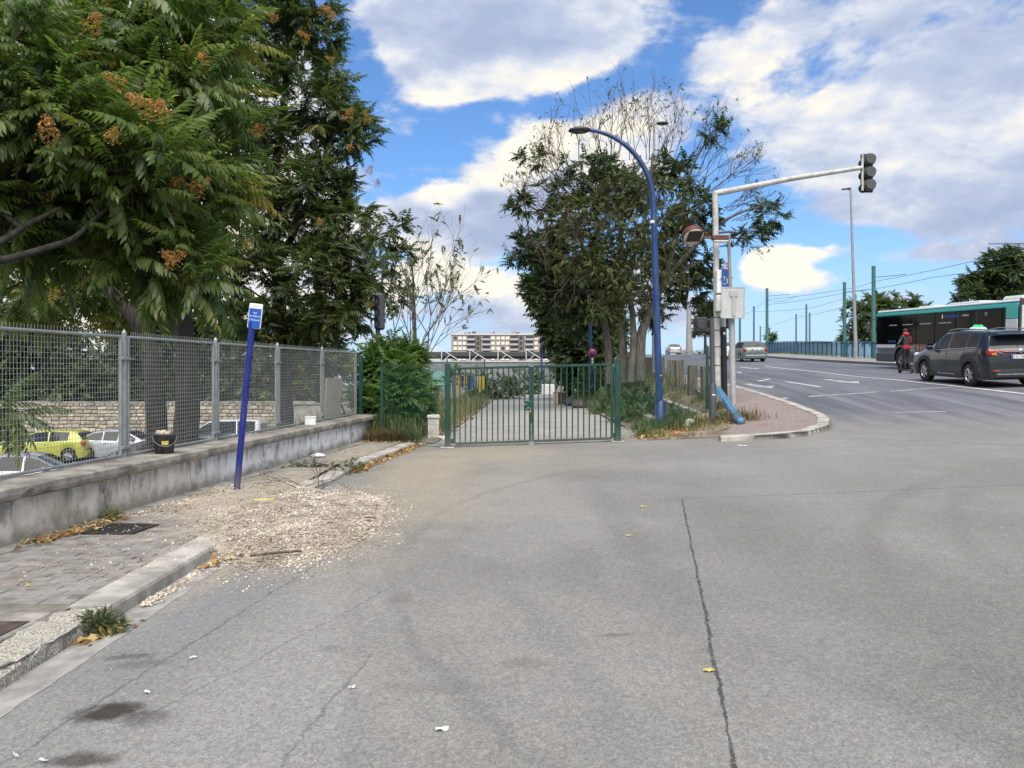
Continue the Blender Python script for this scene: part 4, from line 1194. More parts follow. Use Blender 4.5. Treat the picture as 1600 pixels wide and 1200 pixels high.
# road sign seen from the back
sb = Vector(((1145.5 - 800) / FPX * 20.6, 20.6, 0)); sb.z = Hf(sb.x, sb.y) + .1
rs = empty('road_sign', sb, 0, 'pale square road sign with a T shaped mount on a light grey post', 'road sign')
sign_back = M('sign_back', (.47, .48, .47), .45, .1, var=.07, scale=3)
postg = M('post_lightgrey', (.40, .41, .41), .45, .2, var=.1)
st_ = P(1138.5, 368, 20.6) - sb
MB().tube([(0, 0, -.1), (-.04, 0, 2.35)], .080, 14).build('post', postg, rs)
MB().tube([(-.05, .02, 2.3), st_], [.05, .042], 10).build('upper_post', M('post_taupe', (.27, .255, .24), .5, .2, var=.1), rs)
pc2 = P(1145, 473, 20.35) - sb
sg = MB().box(pc2, (.625, .03, .83), rot=Matrix.Rotation(.015, 3, 'Y'), bev=.012).build('sign_panel', sign_back, rs)
b = MB()
for s in (-1, 1):
    b.box(pc2 + Vector((s * .30, -.014, 0)), (.022, .02, .82), rot=Matrix.Rotation(.015, 3, 'Y')); b.box(pc2 + Vector((0, -.0145, s * .402)), (.58, .02, .022))
b.build('rolled_rim', postg, sg)
b = MB().box(pc2 + Vector((.015, -.026, .24)), (.21, .022, .17), bev=.005); b.box(pc2 + Vector((.015, -.024, -.10)), (.095, .018, .52), bev=.004)
b.build('mount_plate', M('mount_grey', (.37, .38, .37), .5, .1, var=.06), sg)
# blue direction sign edge-on, little red-white panel
bs = empty('direction_sign', P(1133, 436, 20.75), R_(52), 'small blue direction sign with white marks turned sideways above the pale square sign', 'road sign')
MB().box((0, 0, 0), (.40, .03, .52), bev=.01).build('panel', M('dir_blue', (.015, .10, .36), .4, var=.06), bs)
b = MB()
for (x, z, w, h) in [(-.09, .10, .11, .03), (-.09, .05, .03, .08), (.07, .03, .03, .12), (.13, .03, .03, .12), (.10, -.03, .10, .03), (-.08, -.08, .12, .025)]:
    b.box((x, -.018, z - .06), (w, .004, h))
b.build('white_marks', wht, bs)
b = MB().box((0, 0, 0), (.46, .02, .05), bev=.005); b.v = [(x, y + .03, z + .0) for x, y, z in b.v]; b.build('bracket', postg, bs)
rws = empty('striped_panel', P(1136, 417, 20.85), R_(48), 'small red and white striped panel above the blue direction sign', 'sign')
MB().box((0, 0, 0), (.2, .02, .24), bev=.005).build('panel', white_e, rws)
b = MB()
for z in (-.08, 0, .08): b.box((0, -.012, z), (.18, .004, .04))
b.build('red_stripe', red, rws)
# floodlight on its bracket
maroon = M('maroon_paint', (.105, .032, .025), .45, var=.12)
fl = empty('floodlight', P(1138.5, 372, 20.45), 0, 'round brown and cream floodlight on a maroon arm beside the signal mast', 'floodlight')
def FL(px, py, Y=20.45): return P(px, py, Y) - fl.location
MB().box(FL(1125, 371.5), (.44, .16, .12), bev=.015).build('arm_box', maroon, fl)
MB().box(FL(1125, 377.5) + Vector((.01, -.045, 0)), (.38, .12, .05), bev=.01).build('diffuser_strip', M('cream_strip', (.55, .5, .45), .5), fl)
MB().tube([FL(1113, 372), FL(1100, 371)], [.03, .024], 8).build('neck', maroon, fl)
hc = FL(1082, 367)
fd = Vector((.16, -.62, -.76)).normalized(); fq = fd.to_track_quat('Z', 'X').to_matrix()
def facing(b, c):
    b.v = [tuple(fq @ Vector(v) + c) for v in b.v]; return b
hdb = facing(MB().lathe([(0, -.22), (.16, -.2), (.26, -.1), (.30, .02), (.30, .08), (.275, .09)], 28), hc).build('housing', maroon, fl)
facing(MB().lathe([(.275, .088), (.27, .10), (.20, .115), (0, .115)], 28), hc).build('cream_face', M('cream_face', (.62, .54, .44), .5, var=.06), hdb)
bb = MB().box((.05, 0, .125), (.36, .40, .03), rot=Matrix.Rotation(.1, 3, 'Z'), bev=.015); facing(bb, hc).build('glass_window', glass_mat('flood_glass', (.012, .012, .014), .3), hdb)
# fallen light blue gutter pipe
lbm = M('lightblue_paint', (.09, .22, .36), .42, var=.15, scale=4, coat=.1)
pbase = G(1157, 663, .1); ptop = P(1120, 606, 20.6)
pp = empty('leaning_pipe', pbase, 0, 'light blue metal rail leaning from the signal mast down to the pavement', 'rail')
d = ptop - pbase
b = MB()
for off in (Vector((0, 0, 0)), Vector((.055, -.03, .03)), Vector((-.05, .03, -.02))):
    b.tube([off * .9 + Vector((0, 0, .05)), d * .5 + off, d + off * .9], [.05 if off.length == 0 else .032] * 3, 10)
b.build('rail_tubes', lbm, pp)
MB().lathe([(0, -.06), (.09, -.06), (.095, .05), (.06, .08), (0, .08)], 12, c=(0, 0, .07)).build('end_cap', lbm, pp)
pp2 = MB().tube([(-.12, .05, .1), d * .45 + Vector((-.06, .05, 0)), d * .9], .022, 8).build('brace', navy, pp)

# traffic signal seen from its dark side behind the sapling
q = Vector((-3.62, 20.6, PV(20.6) - .1))
ts = empty('signal_post', q, 0, 'dark signal post with two lamp heads half hidden by the bushy green sapling', 'traffic light')
MB().tube([(0, 0, -.2), (.03, 0, 1.6 + 110 / FPX * 20.6 - q.z)], .065, 12).build('post', pg, ts)
c = P(593, 487, 20.6) - q
h1 = MB().box(c, (.26, .26, .98), bev=.05).build('lamp_head', pg, ts)
for dz in (.3, 0, -.3): MB().lathe([(.11, -.10), (.12, -.28)], 14, c=tuple(c + Vector((-.08, 0, dz))), axis='Y').build('visor', blackm, h1)
c = P(598, 543, 20.6) - q
h2 = MB().box(c + Vector((0, 0, 0)), (.17, .2, .38), bev=.03).build('small_head', blackm, ts)
for dz in (.09, -.09): MB().lathe([(.06, -.08), (.07, -.18)], 12, c=tuple(c + Vector((.03, 0, dz))), axis='Y').build('visor', blackm, h2)

# ------------------------------------------------------------------ timber posts and low concrete beams on the bank
timber = M('weathered_timber', (.095, .075, .058), .92, var=.4, scale=5, bump=.8, bscale=30, col2=(.175, .145, .115), streak=(3, 3, .35))
lab = ['stout grey timber post nearest the dark green fence post', 'weathered timber post, second from the dark green fence post', 'timber post with pale worn top, third from the dark green fence post', 'timber post just clear of the blue lamp, fourth from the dark green fence post']
ORD = ['', '', '', '', 'fifth', 'sixth', 'seventh', 'eighth', 'ninth', 'tenth', 'eleventh']
yy = 22.6
for k in range(11):
    X = xleft(yy) - 1.28 + random.uniform(-.05, .05)
    e = empty('timber_post', (X, yy, Hf(X, yy)), random.uniform(-.2, .2), lab[k] if k < 4 else ORD[k] + ' timber post from the dark green fence post, in the row climbing past the trunks', 'post', 'timber posts along the ramp edge')
    hgt = random.uniform(.86, 1.02)
    b = MB().box((0, 0, hgt / 2 - .15), (.27, .21, hgt + .3), rot=Matrix.Rotation(random.uniform(-.04, .04), 3, 'Y'), bev=.02)
    b.build('timber', timber, e)
    MB().lathe([(0, -.004), (.02, -.004), (.02, .004)], 8, c=(.09, -.107, hgt - .2), axis='Y').build('bolt_hole', blackm, e)
    yy += 1.75 if k < 4 else 2.4
def beam(A, B, w, h, label):
    A = Vector(A); B = Vector(B); e = empty('concrete_beam', A, 0, label, 'low wall'); d = B - A; b = MB(); n = 10
    s = Vector((-d.y, d.x, 0)).normalized() * w
    for i in range(n + 1):
        p = d * (i / n); j = .012 * mnoise.noise(Vector((i * 1.7, 3, A.x)))
        b.v += [tuple(p + Vector((0, 0, -h + .02))), tuple(p + Vector((0, 0, j - .02)) + s * -.03), tuple(p + s * .08 + Vector((0, 0, j))), tuple(p + s + Vector((0, 0, j))), tuple(p + s + Vector((0, 0, -h)))]
    for i in range(n):
        for k in range(4): b.f.append((i * 5 + k, (i + 1) * 5 + k, (i + 1) * 5 + k + 1, i * 5 + k + 1)); b.mi.append(0); b.sm.append(False)
    b.f += [(0, 1, 2, 3, 4), tuple(range(n * 5, n * 5 + 5))[::-1]]; b.mi += [0, 0]; b.sm += [False, False]
    b.build('beam_body', conc_old, e)
beam(P(1106, 646, 20.4), P(1013, 613, 27.5), .24, .75, 'long low concrete retaining beam sloping up behind the mesh fence and blue lamp')
beam(P(1026, 651, 20.6), P(988, 637, 24.0), .24, .5, 'short broken concrete beam in the weeds between the gate and the blue lamp')
stn = empty('grey_rock', G(1080, 672) + Vector((0, .1, .06)), .4, 'angular grey stone in the weeds at the foot of the concrete beam', 'rock')
b = MB().box((0, 0, .06), (.24, .2, .26), rot=Matrix.Rotation(.5, 3, 'Y'), bev=.05); b.build('rock_body', stone_w, stn)
# ------------------------------------------------------------------ foliage
def frond(npairs, L, leaf, wid, hang=.75, arch=.55, four=False, seed=0):
    """one pinnate leaf along +X: a drooping stalk with hanging leaflets"""
    r = np.random.default_rng(seed)
    V = []; F = []
    def rach(t):
        a = arch * t * 1.5
        return np.array([L * (t - .12 * t * t), 0, L * (.10 * t - arch * .55 * t * t)])
    k = 5
    for i in range(k):
        p = rach(i / (k - 1)); w = .006 * (1 - .6 * i / k) * (L / .7)
        V += [p + (0, w, 0), p + (0, -w, 0), p + (0, 0, -w)]
    for i in range(k - 1):
        a = i * 3; b = a + 3
        for q, s in ((0, 1), (1, 2), (2, 0)): F += [(a + q, b + q, b + s), (a + q, b + s, a + s)]
    def leaflet(p, d, side, ll, ww):
        d = d / np.linalg.norm(d)
        up = np.array([0, 0, 1.0]); s = np.cross(d, up); s /= (np.linalg.norm(s) + 1e-6)
        nrm = np.cross(s, d)
        o = len(V)
        m1 = p + d * ll * .36; m2 = p + d * ll * .72 - up * ll * .06
        tip = p + d * ll - up * ll * .16
        if four:
            V.extend([p, m1 + s * ww + nrm * ww * .35, m1, m1 - s * ww + nrm * ww * .35, m2 + s * ww * .7 + nrm * ww * .2, m2 - s * ww * .7 + nrm * ww * .2, tip])
            F.extend([(o, o + 2, o + 1), (o, o + 3, o + 2), (o + 1, o + 2, o + 4), (o + 2, o + 3, o + 5), (o + 2, o + 5, o + 4), (o + 4, o + 5, o + 6)])
        else:
            V.extend([p, m1 + s * ww + nrm * ww * .35, tip, m1 - s * ww + nrm * ww * .35])
            F.extend([(o, o + 2, o + 1), (o, o + 3, o + 2)])
    for i in range(npairs):
        t = .16 + .82 * i / (npairs - 1)
        p = rach(t)
        sz = math.sin(math.pi * (.22 + .70 * t)) ** .6
        for side in (-1, 1):
            h = hang + r.normal(0, .12)
            d = np.array([.45 + r.normal(0, .1), side * math.cos(h * 1.2), -math.sin(h * 1.2)])
            leaflet(p, d, side, leaf * sz * r.uniform(.9, 1.1), wid * sz)
    leaflet(rach(1.0), np.array([.8, 0, -.6]), 1, leaf * .8, wid * .8)
    return np.array(V), np.array(F)
def instance(templates, pos, dirs, ups_roll, scale, vals):
    """merge copies: X axis of each template along dirs, roll about it"""
    VV = []; FF = []; AA = []; off = 0
    n = len(pos); which = rng.integers(0, len(templates), n)
    d = dirs / np.linalg.norm(dirs, axis=1, keepdims=True)
    up = np.tile(np.array([0, 0, 1.0]), (n, 1))
    y = np.cross(up, d); ln = np.linalg.norm(y, axis=1, keepdims=True); y = np.where(ln > 1e-3, y / np.maximum(ln, 1e-6), np.array([[0, 1.0, 0]]))
    z = np.cross(d, y)
    c, s = np.cos(ups_roll)[:, None], np.sin(ups_roll)[:, None]
    y2 = y * c + z * s; z2 = -y * s + z * c
    for k, (tv, tf) in enumerate(templates):
        idx = np.nonzero(which == k)[0]
        if len(idx) == 0: continue
        Mx = np.stack([d[idx], y2[idx], z2[idx]], axis=2) * scale[idx][:, None, None]
        v = np.einsum('nij,vj->nvi', Mx, tv) + pos[idx][:, None, :]
        VV.append(v.reshape(-1, 3))
        f = tf[None] + (np.arange(len(idx)) * len(tv))[:, None, None] + off
        FF.append(f.reshape(-1, 3)); off += len(idx) * len(tv)
        AA.append(np.repeat(vals[idx], len(tv)))
    return np.concatenate(VV), np.concatenate(FF), np.concatenate(AA)
FR_NEAR = [frond(10, .80, .185, .031, .74 + .13 * k, .50 + .14 * k, True, k) for k in range(4)]
FR_MID = [frond(8, .72, .19, .038, .30 + .16 * k, .30 + .13 * k, False, 10 + k) for k in range(4)]
FR_FAR = [frond(5, .60, .22, .062, .25 + .22 * k, .25 + .2 * k, False, 20 + k) for k in range(4)]
bark = M('bark', (.022, .019, .016), .95, var=.4, scale=7, bump=1.0, bscale=22, col2=(.055, .048, .040), streak=(2.2, 2.2, .35))
bark_pale = M('bark_pale', (.095, .085, .070), .95, var=.35, scale=7, bump=.9, bscale=24, col2=(.17, .155, .13), streak=(2.2, 2.2, .35))
twig_m = M('twig_bark', (.085, .066, .050), .9, var=.3, scale=4)
G1 = leaf_mat('leaves_near', [(0, (.058, .090, .028)), (.36, (.105, .155, .045)), (.66, (.17, .22, .064)), (.84, (.25, .25, .068)), (1, (.32, .25, .065))], .45, .28)
G2 = leaf_mat('leaves_mid', [(0, (.042, .064, .024)), (.45, (.080, .115, .038)), (.78, (.130, .165, .052)), (1, (.24, .21, .06))], .40, .36)
G3 = leaf_mat('leaves_dark', [(0, (.030, .050, .022)), (.6, (.058, .092, .032)), (1, (.11, .14, .045))], .34, .42)
G4 = leaf_mat('leaves_bright', [(0, (.036, .075, .018)), (.5, (.082, .150, .030)), (.85, (.15, .22, .045)), (1, (.22, .23, .06))], .34, .42)
G5 = leaf_mat('leaves_olive', [(0, (.042, .062, .020)), (.5, (.082, .108, .034)), (.85, (.140, .145, .050)), (1, (.21, .175, .075))], .34, .5)
SEED = leaf_mat('seed_rust', [(0, (.24, .11, .035)), (.5, (.42, .19, .06)), (1, (.52, .33, .12))], .4, .6)
def tubes_np(polys, n=4):
    """many thin tapered tubes at once: list of (points, radii)"""
    b = MB()
    for pts, rad in polys: b.tube(pts, rad, n, cap=False)
    return b
def curve(a, b, bow, n=4):
    a = Vector(a); b = Vector(b); m = (a + b) / 2 + Vector(bow)
    return [((1 - t) ** 2) * a + 2 * t * (1 - t) * m + t * t * b for t in [i / n for i in range(n + 1)]]
def tree(name, label, base, trunks, blobs, temps, mat, group=None, fr=8, size=1.0, bmat=bark, twig=True, light=0.0, single=0, tn=5, cat='tree', yfac=.8, sparse_r=2.2, valmu=.42, outb=.55):
    """trunks: list of (polyline, r0, r1); blobs: (centre, radii(3), whorls). Crown of pinnate leaves on twigs."""
    root = empty(name, base, 0, label, cat, group)
    base = Vector(base)
    tb_ = MB(); skel = []
    for pts, r0, r1 in trunks:
        pts = crspl([tuple(p) for p in pts], 4)
        rad = [r0 + (r1 - r0) * (i / (len(pts) - 1)) ** .8 for i in range(len(pts))]
        tb_.tube([Vector(p) - base for p in pts], rad, 10)
        skel += [(Vector(p), r) for p, r in zip(pts, rad)][len(pts) // 3:]
    o = tb_.build('trunk', bmat, root)
    W = []; Dr = []
    limbs = []
    for c, rd, nw in blobs:
        c = Vector(c)
        # limb from the skeleton to the clump
        best = min(skel, key=lambda s: (s[0] - c).length + max(0, s[0].z - c.z + .5) * 1.2)
        pts = curve(best[0], c, Vector((0, 0, .15 * (c - best[0]).length)) * (1 if c.z > best[0].z else .4) + Vector((random.gauss(0, .2), random.gauss(0, .2), 0)), 7)
        r0 = min(best[1] * .75, .03 + .018 * (c - best[0]).length)
        rad = [r0 * (1 - i / 8) + .012 for i in range(8)]
        limbs.append((pts, rad)); skel += [(p, r) for p, r in zip(pts, rad)][3:]
        u = rng.normal(size=(nw, 3)); u /= np.linalg.norm(u, axis=1, keepdims=True)
        rr = rng.uniform(0, 1, nw) ** (1 / sparse_r)
        jit = 1 + .25 * np.array([mnoise.noise(Vector(q * 2.3 + np.array(c) * .7)) for q in u])
        q = u * (rr * jit)[:, None] * np.array(rd)
        W.append(q + np.array(c)); Dr.append(u * outb + np.array([0, 0, .25]) + rng.normal(0, .35, (nw, 3)))
    W = np.concatenate(W); Dr = np.concatenate(Dr); Dr /= np.linalg.norm(Dr, axis=1, keepdims=True)
    lb = MB()
    for pts, rad in limbs: lb.tube([p - base for p in pts], rad, 6)
    if twig:
        S = np.array([list(s[0]) for s in skel]); 
        for w, d in zip(W, Dr):
            dist = np.linalg.norm(S - w, axis=1); k = int(np.argmin(dist)); a = Vector(S[k]); q = Vector(w)
            if dist[k] < .1: continue
            pts = curve(a, q, Vector((0, 0, -.08 * dist[k])) , 3)
            lb.tube([p - base for p in pts], [min(.022, .008 + .006 * dist[k]), .013, .010, .006], 3, cap=False)
    br = lb.build('limbs', bmat, root); br['kind'] = 'stuff'
    # leaves: fr fronds per whorl
    n = len(W); N_ = n * fr
    pos = np.repeat(W, fr, axis=0) - np.array(base)
    ax = np.repeat(Dr, fr, axis=0)
    t1 = np.cross(ax, np.array([.3, .5, .8])); t1 /= np.linalg.norm(t1, axis=1, keepdims=True); t2 = np.cross(ax, t1)
    ph = np.tile(np.arange(fr) * 2 * np.pi / fr, n) + np.repeat(rng.uniform(0, 6.28, n), fr) + rng.normal(0, .25, N_)
    spread = rng.uniform(.5, 1.25, N_)
    d = ax * np.cos(spread)[:, None] + (t1 * np.cos(ph)[:, None] + t2 * np.sin(ph)[:, None]) * np.sin(spread)[:, None]
    d[:, 2] = d[:, 2] * .8 + .05
    sc = size * rng.uniform(.72, 1.15, N_)
    vals = np.clip(np.repeat(rng.normal(valmu, .17, n), fr) + rng.normal(0, .13, N_), 0, 1)
    roll = rng.normal(0, .3, N_)
    pos = pos + d * rng.uniform(-.05, .06, N_)[:, None]
    keep = np.ones(N_, bool)
    if single:
        wpos = pos + np.array(base)
        score = sc / np.linalg.norm(wpos - np.array([0, 0, 1.6]), axis=1)
        X = 800 + FPX * wpos[:, 0] / wpos[:, 1]; Yp = 600 - FPX * (wpos[:, 2] - 1.6) / wpos[:, 1]
        score = np.where((X > 5) & (X < 1595) & (Yp > 5), score, 0)
        pick = np.argsort(-score)[:single]
        keep[pick] = False
        meshes = []
        for k, (tv, tf) in enumerate(temps):
            for c in range(3):
                ob = np_mesh('leaf', tv, tf, mat, attr=np.full(len(tv), (.22, .45, .74)[c])); meshes.append(ob.data); bpy.data.objects.remove(ob)
        for i in pick:
            dx = Vector(d[i]); y = Vector((0, 0, 1)).cross(dx)
            y = y.normalized() if y.length > 1e-3 else Vector((0, 1, 0)); z = dx.normalized().cross(y)
            mt = Matrix((dx.normalized(), y, z)).transposed() @ Matrix.Rotation(roll[i], 3, 'X')
            ob = share('leaf', meshes[int(rng.integers(0, len(temps))) * 3 + (0 if vals[i] < .33 else 1 if vals[i] < .6 else 2)], root, pos[i], mt.to_euler())
            ob.scale = (sc[i],) * 3
    V, F, A = instance(temps, pos[keep], d[keep], roll[keep], sc[keep], vals[keep])
    cr = np_mesh('crown', V, F, mat, attr=A, parent=root); cr['kind'] = 'stuff'
    return root, W, o, br
def wb(px, py, Y, rx, ry, n, depth=None):
    """clump given by its place in the view at depth Y"""
    c = P(px, py, Y); s = Y / FPX
    return (c, (rx * s, depth if depth else (rx + ry) * .5 * s, ry * s), n)
def seed_mesh(k):
    r = np.random.default_rng(90 + k); V = []; F = []; A = []
    for i in range(150):
        t = r.uniform(0, 1); rad = .17 * (1 - t * .75) * r.uniform(.3, 1)
        a = r.uniform(0, 6.28); c = np.array([rad * math.cos(a), rad * math.sin(a), -.05 + t * .30 + r.normal(0, .02)])
        d = r.normal(size=3); d /= np.linalg.norm(d); e = np.cross(d, r.normal(size=3)); e /= np.linalg.norm(e)
        o = len(V); V += [c - d * .026, c + e * .009, c + d * .026, c - e * .009]; F += [(o, o + 1, o + 2), (o, o + 2, o + 3)]; A += [r.uniform(0, 1)] * 4
    ob = np_mesh('seed_cluster', np.array(V), np.array(F), SEED, attr=np.array(A)); me = ob.data; bpy.data.objects.remove(ob); return me
SEEDM = [seed_mesh(k) for k in range(3)]
def seeds(root, spots):
    for px, py, Y, s in spots:
        o = share('seed_cluster', SEEDM[random.randrange(3)], root, P(px, py, Y) - root.location, (random.uniform(-.9, .9), random.uniform(.2, 1.3), random.uniform(0, 6)))
        o.scale = (s, s, s); o['kind'] = 'stuff'

def thin(bl, k): return [(c, r, max(2, int(n * k))) for c, r, n in bl]
def pl(*q): return [P(*a) for a in q]
# A: the big near tree behind the wire fence
bA = Vector((-9.35, 21.6, -2.05))
tA = [([bA, P(293, 640, 21.6), P(291, 560, 21.6), P(286, 490, 21.4), P(300, 430, 21), P(330, 360, 20.5), P(350, 260, 20)], .40, .12),
      ([P(284, 500, 21.5), P(262, 450, 21), P(235, 380, 20), P(200, 300, 19), P(170, 200, 18), P(160, 90, 18)], .26, .08),
      ([P(280, 480, 21.3), P(270, 420, 20), P(262, 330, 18.5), P(280, 240, 17.5), P(285, 120, 17)], .20, .06)]
blA = [wb(180, 190, 15.5, 130, 110, 66, 1.8), wb(60, 230, 15, 120, 100, 54, 1.7), wb(260, 130, 16, 100, 100, 46, 1.6), wb(120, 60, 16, 140, 80, 54, 1.7), wb(290, 40, 16.5, 100, 70, 40, 1.5), wb(320, 210, 16, 50, 80, 24, 1.2),
       wb(130, 330, 14.5, 120, 60, 46, 1.5), wb(270, 320, 15, 80, 60, 34, 1.3), wb(260, 425, 14, 62, 46, 16, .8), wb(30, 350, 14, 60, 60, 24, 1.2), wb(215, 250, 13.3, 80, 60, 26, 1.0), wb(110, 190, 13, 90, 60, 26, 1.0), wb(340, 290, 16, 36, 70, 18, 1.0), wb(225, 390, 14.5, 60, 50, 16, 1.0)]
rA, *_ = tree('ailanthus_tree', 'big near tree with long drooping feather leaves and rusty seed clusters behind the wire fence', bA, tA, thin(blA, .74), FR_NEAR, G1, fr=6, size=1.42, single=300, outb=.45, valmu=.40)
seeds(rA, [(140, 45, 13.8, 1.5), (190, 132, 12.2, 1.0), (235, 172, 11.9, 1.5), (250, 178, 11.9, 1.2), (75, 215, 11.7, 1.4), (172, 217, 11.6, .9), (285, 290, 13.4, 1.4), (305, 297, 13.4, 1.3), (260, 405, 13, 1.2), (272, 412, 13, 1.1), (25, 135, 12.5, 1.0), (70, 310, 13, .9), (320, 90, 14.5, 1.0), (100, 60, 14, 1.2), (10, 60, 14, 1.2)])
# second trunk beside it
bB = Vector((-10.3, 22.4, -2.05))
tB = [([bB, P(243, 620, 22.4), P(230, 540, 22.4), P(205, 490, 22.4), P(165, 450, 22.6), P(110, 420, 22.8), P(60, 390, 23)], .34, .10), ([P(225, 520, 22.4), P(222, 460, 22.8), P(240, 400, 23.4), P(250, 300, 24)], .2, .07)]
blB = [wb(130, 440, 24, 130, 55, 54, 2.2), wb(40, 440, 23, 90, 60, 44, 2), wb(250, 360, 25, 90, 80, 50, 2), wb(120, 330, 25, 140, 80, 50, 2), wb(30, 500, 25, 80, 30, 24, 1.6), wb(200, 480, 26, 60, 40, 24, 1.6)]
tree('ailanthus_tree', 'leaning dark trunk with yellowish foliage just behind the big near tree', bB, tB, thin(blB, .8), FR_MID, G1, fr=8, size=1.15, valmu=.55)
# limb that reaches in from the edge
bC = Vector((-10.2, 12.0, -2.05))
tC = [([bC, Vector((-10.4, 12, 1.0)), Vector((-10.0, 12, 3.2)), Vector((-9.2, 12, 6.0)), Vector((-9.0, 12.4, 8.5))], .26, .08), ([Vector((-10.1, 12, 2.8)), P(-60, 418, 12), P(10, 405, 12.2), P(70, 388, 12.5), P(115, 372, 12.8), P(150, 340, 13), P(190, 310, 13.3)], .085, .03),
      ([Vector((-10.0, 12, 3.2)), P(-60, 400, 12), P(0, 378, 12.2), P(45, 350, 12.5), P(95, 325, 12.8)], .10, .03)]
blC = [wb(-60, 120, 12.5, 110, 90, 30, 1.2), wb(20, 150, 12.8, 70, 60, 18, 1), wb(-40, 300, 12.5, 60, 50, 14, .8), wb(20, 60, 13, 80, 60, 18, 1.0), wb(5, 640, 12.6, 24, 16, 3, .3)]
tree('ailanthus_tree', 'bare curving limbs of a tree reaching in above the fence from beyond the picture edge', bC, tC, blC, FR_NEAR, G1, fr=7, size=1.05, outb=.45)
# D: tall tree with finer leaves behind
bD = Vector((-8.3, 28.5, -2.05))
tD = [([bD, P(443, 600, 28.5), P(438, 500, 28.5), P(432, 400, 28.5), P(425, 300, 28.5), P(440, 200, 28.5), P(450, 80, 28.5), P(445, -60, 28.5)], .36, .07), ([P(432, 420, 28.5), P(470, 340, 28), P(500, 270, 28), P(520, 200, 28)], .16, .05), ([P(428, 330, 28.5), P(395, 240, 29), P(385, 140, 29), P(380, 30, 29)], .17, .05)]
blD = [wb(455, 70, 28, 62, 66, 62), wb(500, 40, 28, 34, 40, 24), wb(500, 170, 28, 52, 50, 46), wb(545, 210, 27.5, 44, 26, 30), wb(440, 215, 28, 56, 60, 50), wb(530, 120, 28, 26, 40, 14), wb(485, 285, 27.5, 60, 46, 46), wb(520, 320, 27.5, 46, 44, 38), wb(440, 330, 28, 50, 60, 44),
       wb(545, 400, 27, 40, 60, 44), wb(490, 410, 27, 56, 58, 50), wb(410, 420, 28, 60, 66, 50), wb(520, 480, 27, 60, 44, 46), wb(420, 500, 28, 60, 40, 40), wb(370, 90, 28, 52, 100, 62), wb(385, -30, 28, 100, 50, 56), wb(480, -40, 28, 60, 50, 40), wb(370, 240, 29, 40, 70, 34), wb(350, 440, 29, 50, 60, 34), wb(560, 460, 27, 24, 40, 18), wb(468, 530, 28, 70, 22, 26), wb(330, 20, 28, 60, 60, 30)]
rD, *_ = tree('ailanthus_tree', 'tall dense dark tree with finer leaves rising against the blue sky past the street sign', bD, tD, [(c, (r[0] * 1.14, r[1] * 1.2, r[2] * 1.12), int(n * .95)) for c, r, n in blD], FR_MID, G2, fr=8, size=.98, valmu=.36)
seeds(rD, [(505, 18, 26.4, 1.6), (520, 30, 26.4, 1.3), (542, 184, 26.4, 1.5), (575, 190, 26.4, 1.4), (395, 205, 26.5, 1.9), (405, 212, 26.5, 1.5), (520, 95, 26.4, 1.0), (415, 322, 26, 1.7), (405, 305, 26, 1.4), (385, 385, 26, 1.5), (575, 270, 26, 1.2), (590, 290, 26, 1.0), (575, 478, 25.5, 1.4), (330, 480, 26, 1.6), (480, 60, 26, 1.4), (548, 232, 26, 1.0), (500, 350, 26, 1.1), (430, 30, 26, 1.3)])
# E: big twiggy tree between the path and the ramp
bE = Vector((4.55, 30, Hf(4.55, 30)))
tE = [([P(952, 600, 30.4), P(950, 540, 30.4), P(940, 480, 30.4), P(915, 400, 30.4), P(890, 330, 30.4)], .19, .06), ([P(976, 598, 30), P(972, 530, 30), P(968, 450, 30), P(970, 360, 30), P(960, 270, 30)], .20, .06),
      ([P(1000, 595, 29.6), P(1001, 530, 29.6), P(1012, 495, 29.6), P(1040, 430, 29.6), P(1060, 350, 29.6), P(1075, 280, 29.6)], .25, .06), ([P(985, 597, 29.5), P(990, 520, 29.5), P(985, 430, 29.4), P(1010, 330, 29.4), P(1020, 240, 29.4)], .16, .04), ([P(1035, 440, 29.6), P(1100, 370, 29.4), P(1150, 335, 29.3), P(1200, 320, 29.3)], .10, .03),
      ([P(930, 440, 30), P(870, 400, 30), P(830, 380, 30)], .10, .04)]
blE = [wb(865, 385, 30.5, 62, 42, 52), wb(905, 310, 30.5, 74, 44, 56), wb(985, 300, 30.5, 84, 40, 62), wb(1000, 390, 31, 96, 66, 74), wb(910, 410, 31, 80, 64, 66), wb(1085, 330, 30, 46, 50, 34), wb(1090, 440, 31, 44, 48, 40), wb(1065, 400, 31, 50, 60, 34), wb(850, 450, 31, 46, 40, 34), wb(900, 480, 31.5, 60, 50, 44), wb(1055, 270, 30, 34, 30, 20), wb(960, 470, 31.5, 50, 40, 24),
       wb(1192, 330, 29.3, 34, 34, 7), wb(1165, 365, 29.3, 34, 24, 5), wb(1205, 365, 29.3, 18, 22, 4), wb(1118, 205, 29, 20, 12, 5), wb(830, 250, 30, 24, 16, 5), wb(820, 320, 30, 26, 18, 9), wb(1020, 480, 31, 40, 30, 16), wb(820, 395, 30, 26, 24, 16), wb(930, 262, 30, 60, 20, 20)]
rE, WE, *_ = tree('twiggy_tree', 'big round tree on several trunks with brown dead twigs, behind the blue lamp', bE, tE, thin(blE, 1.15), FR_FAR, G3, fr=8, size=.74, bmat=bark_pale, valmu=.42)
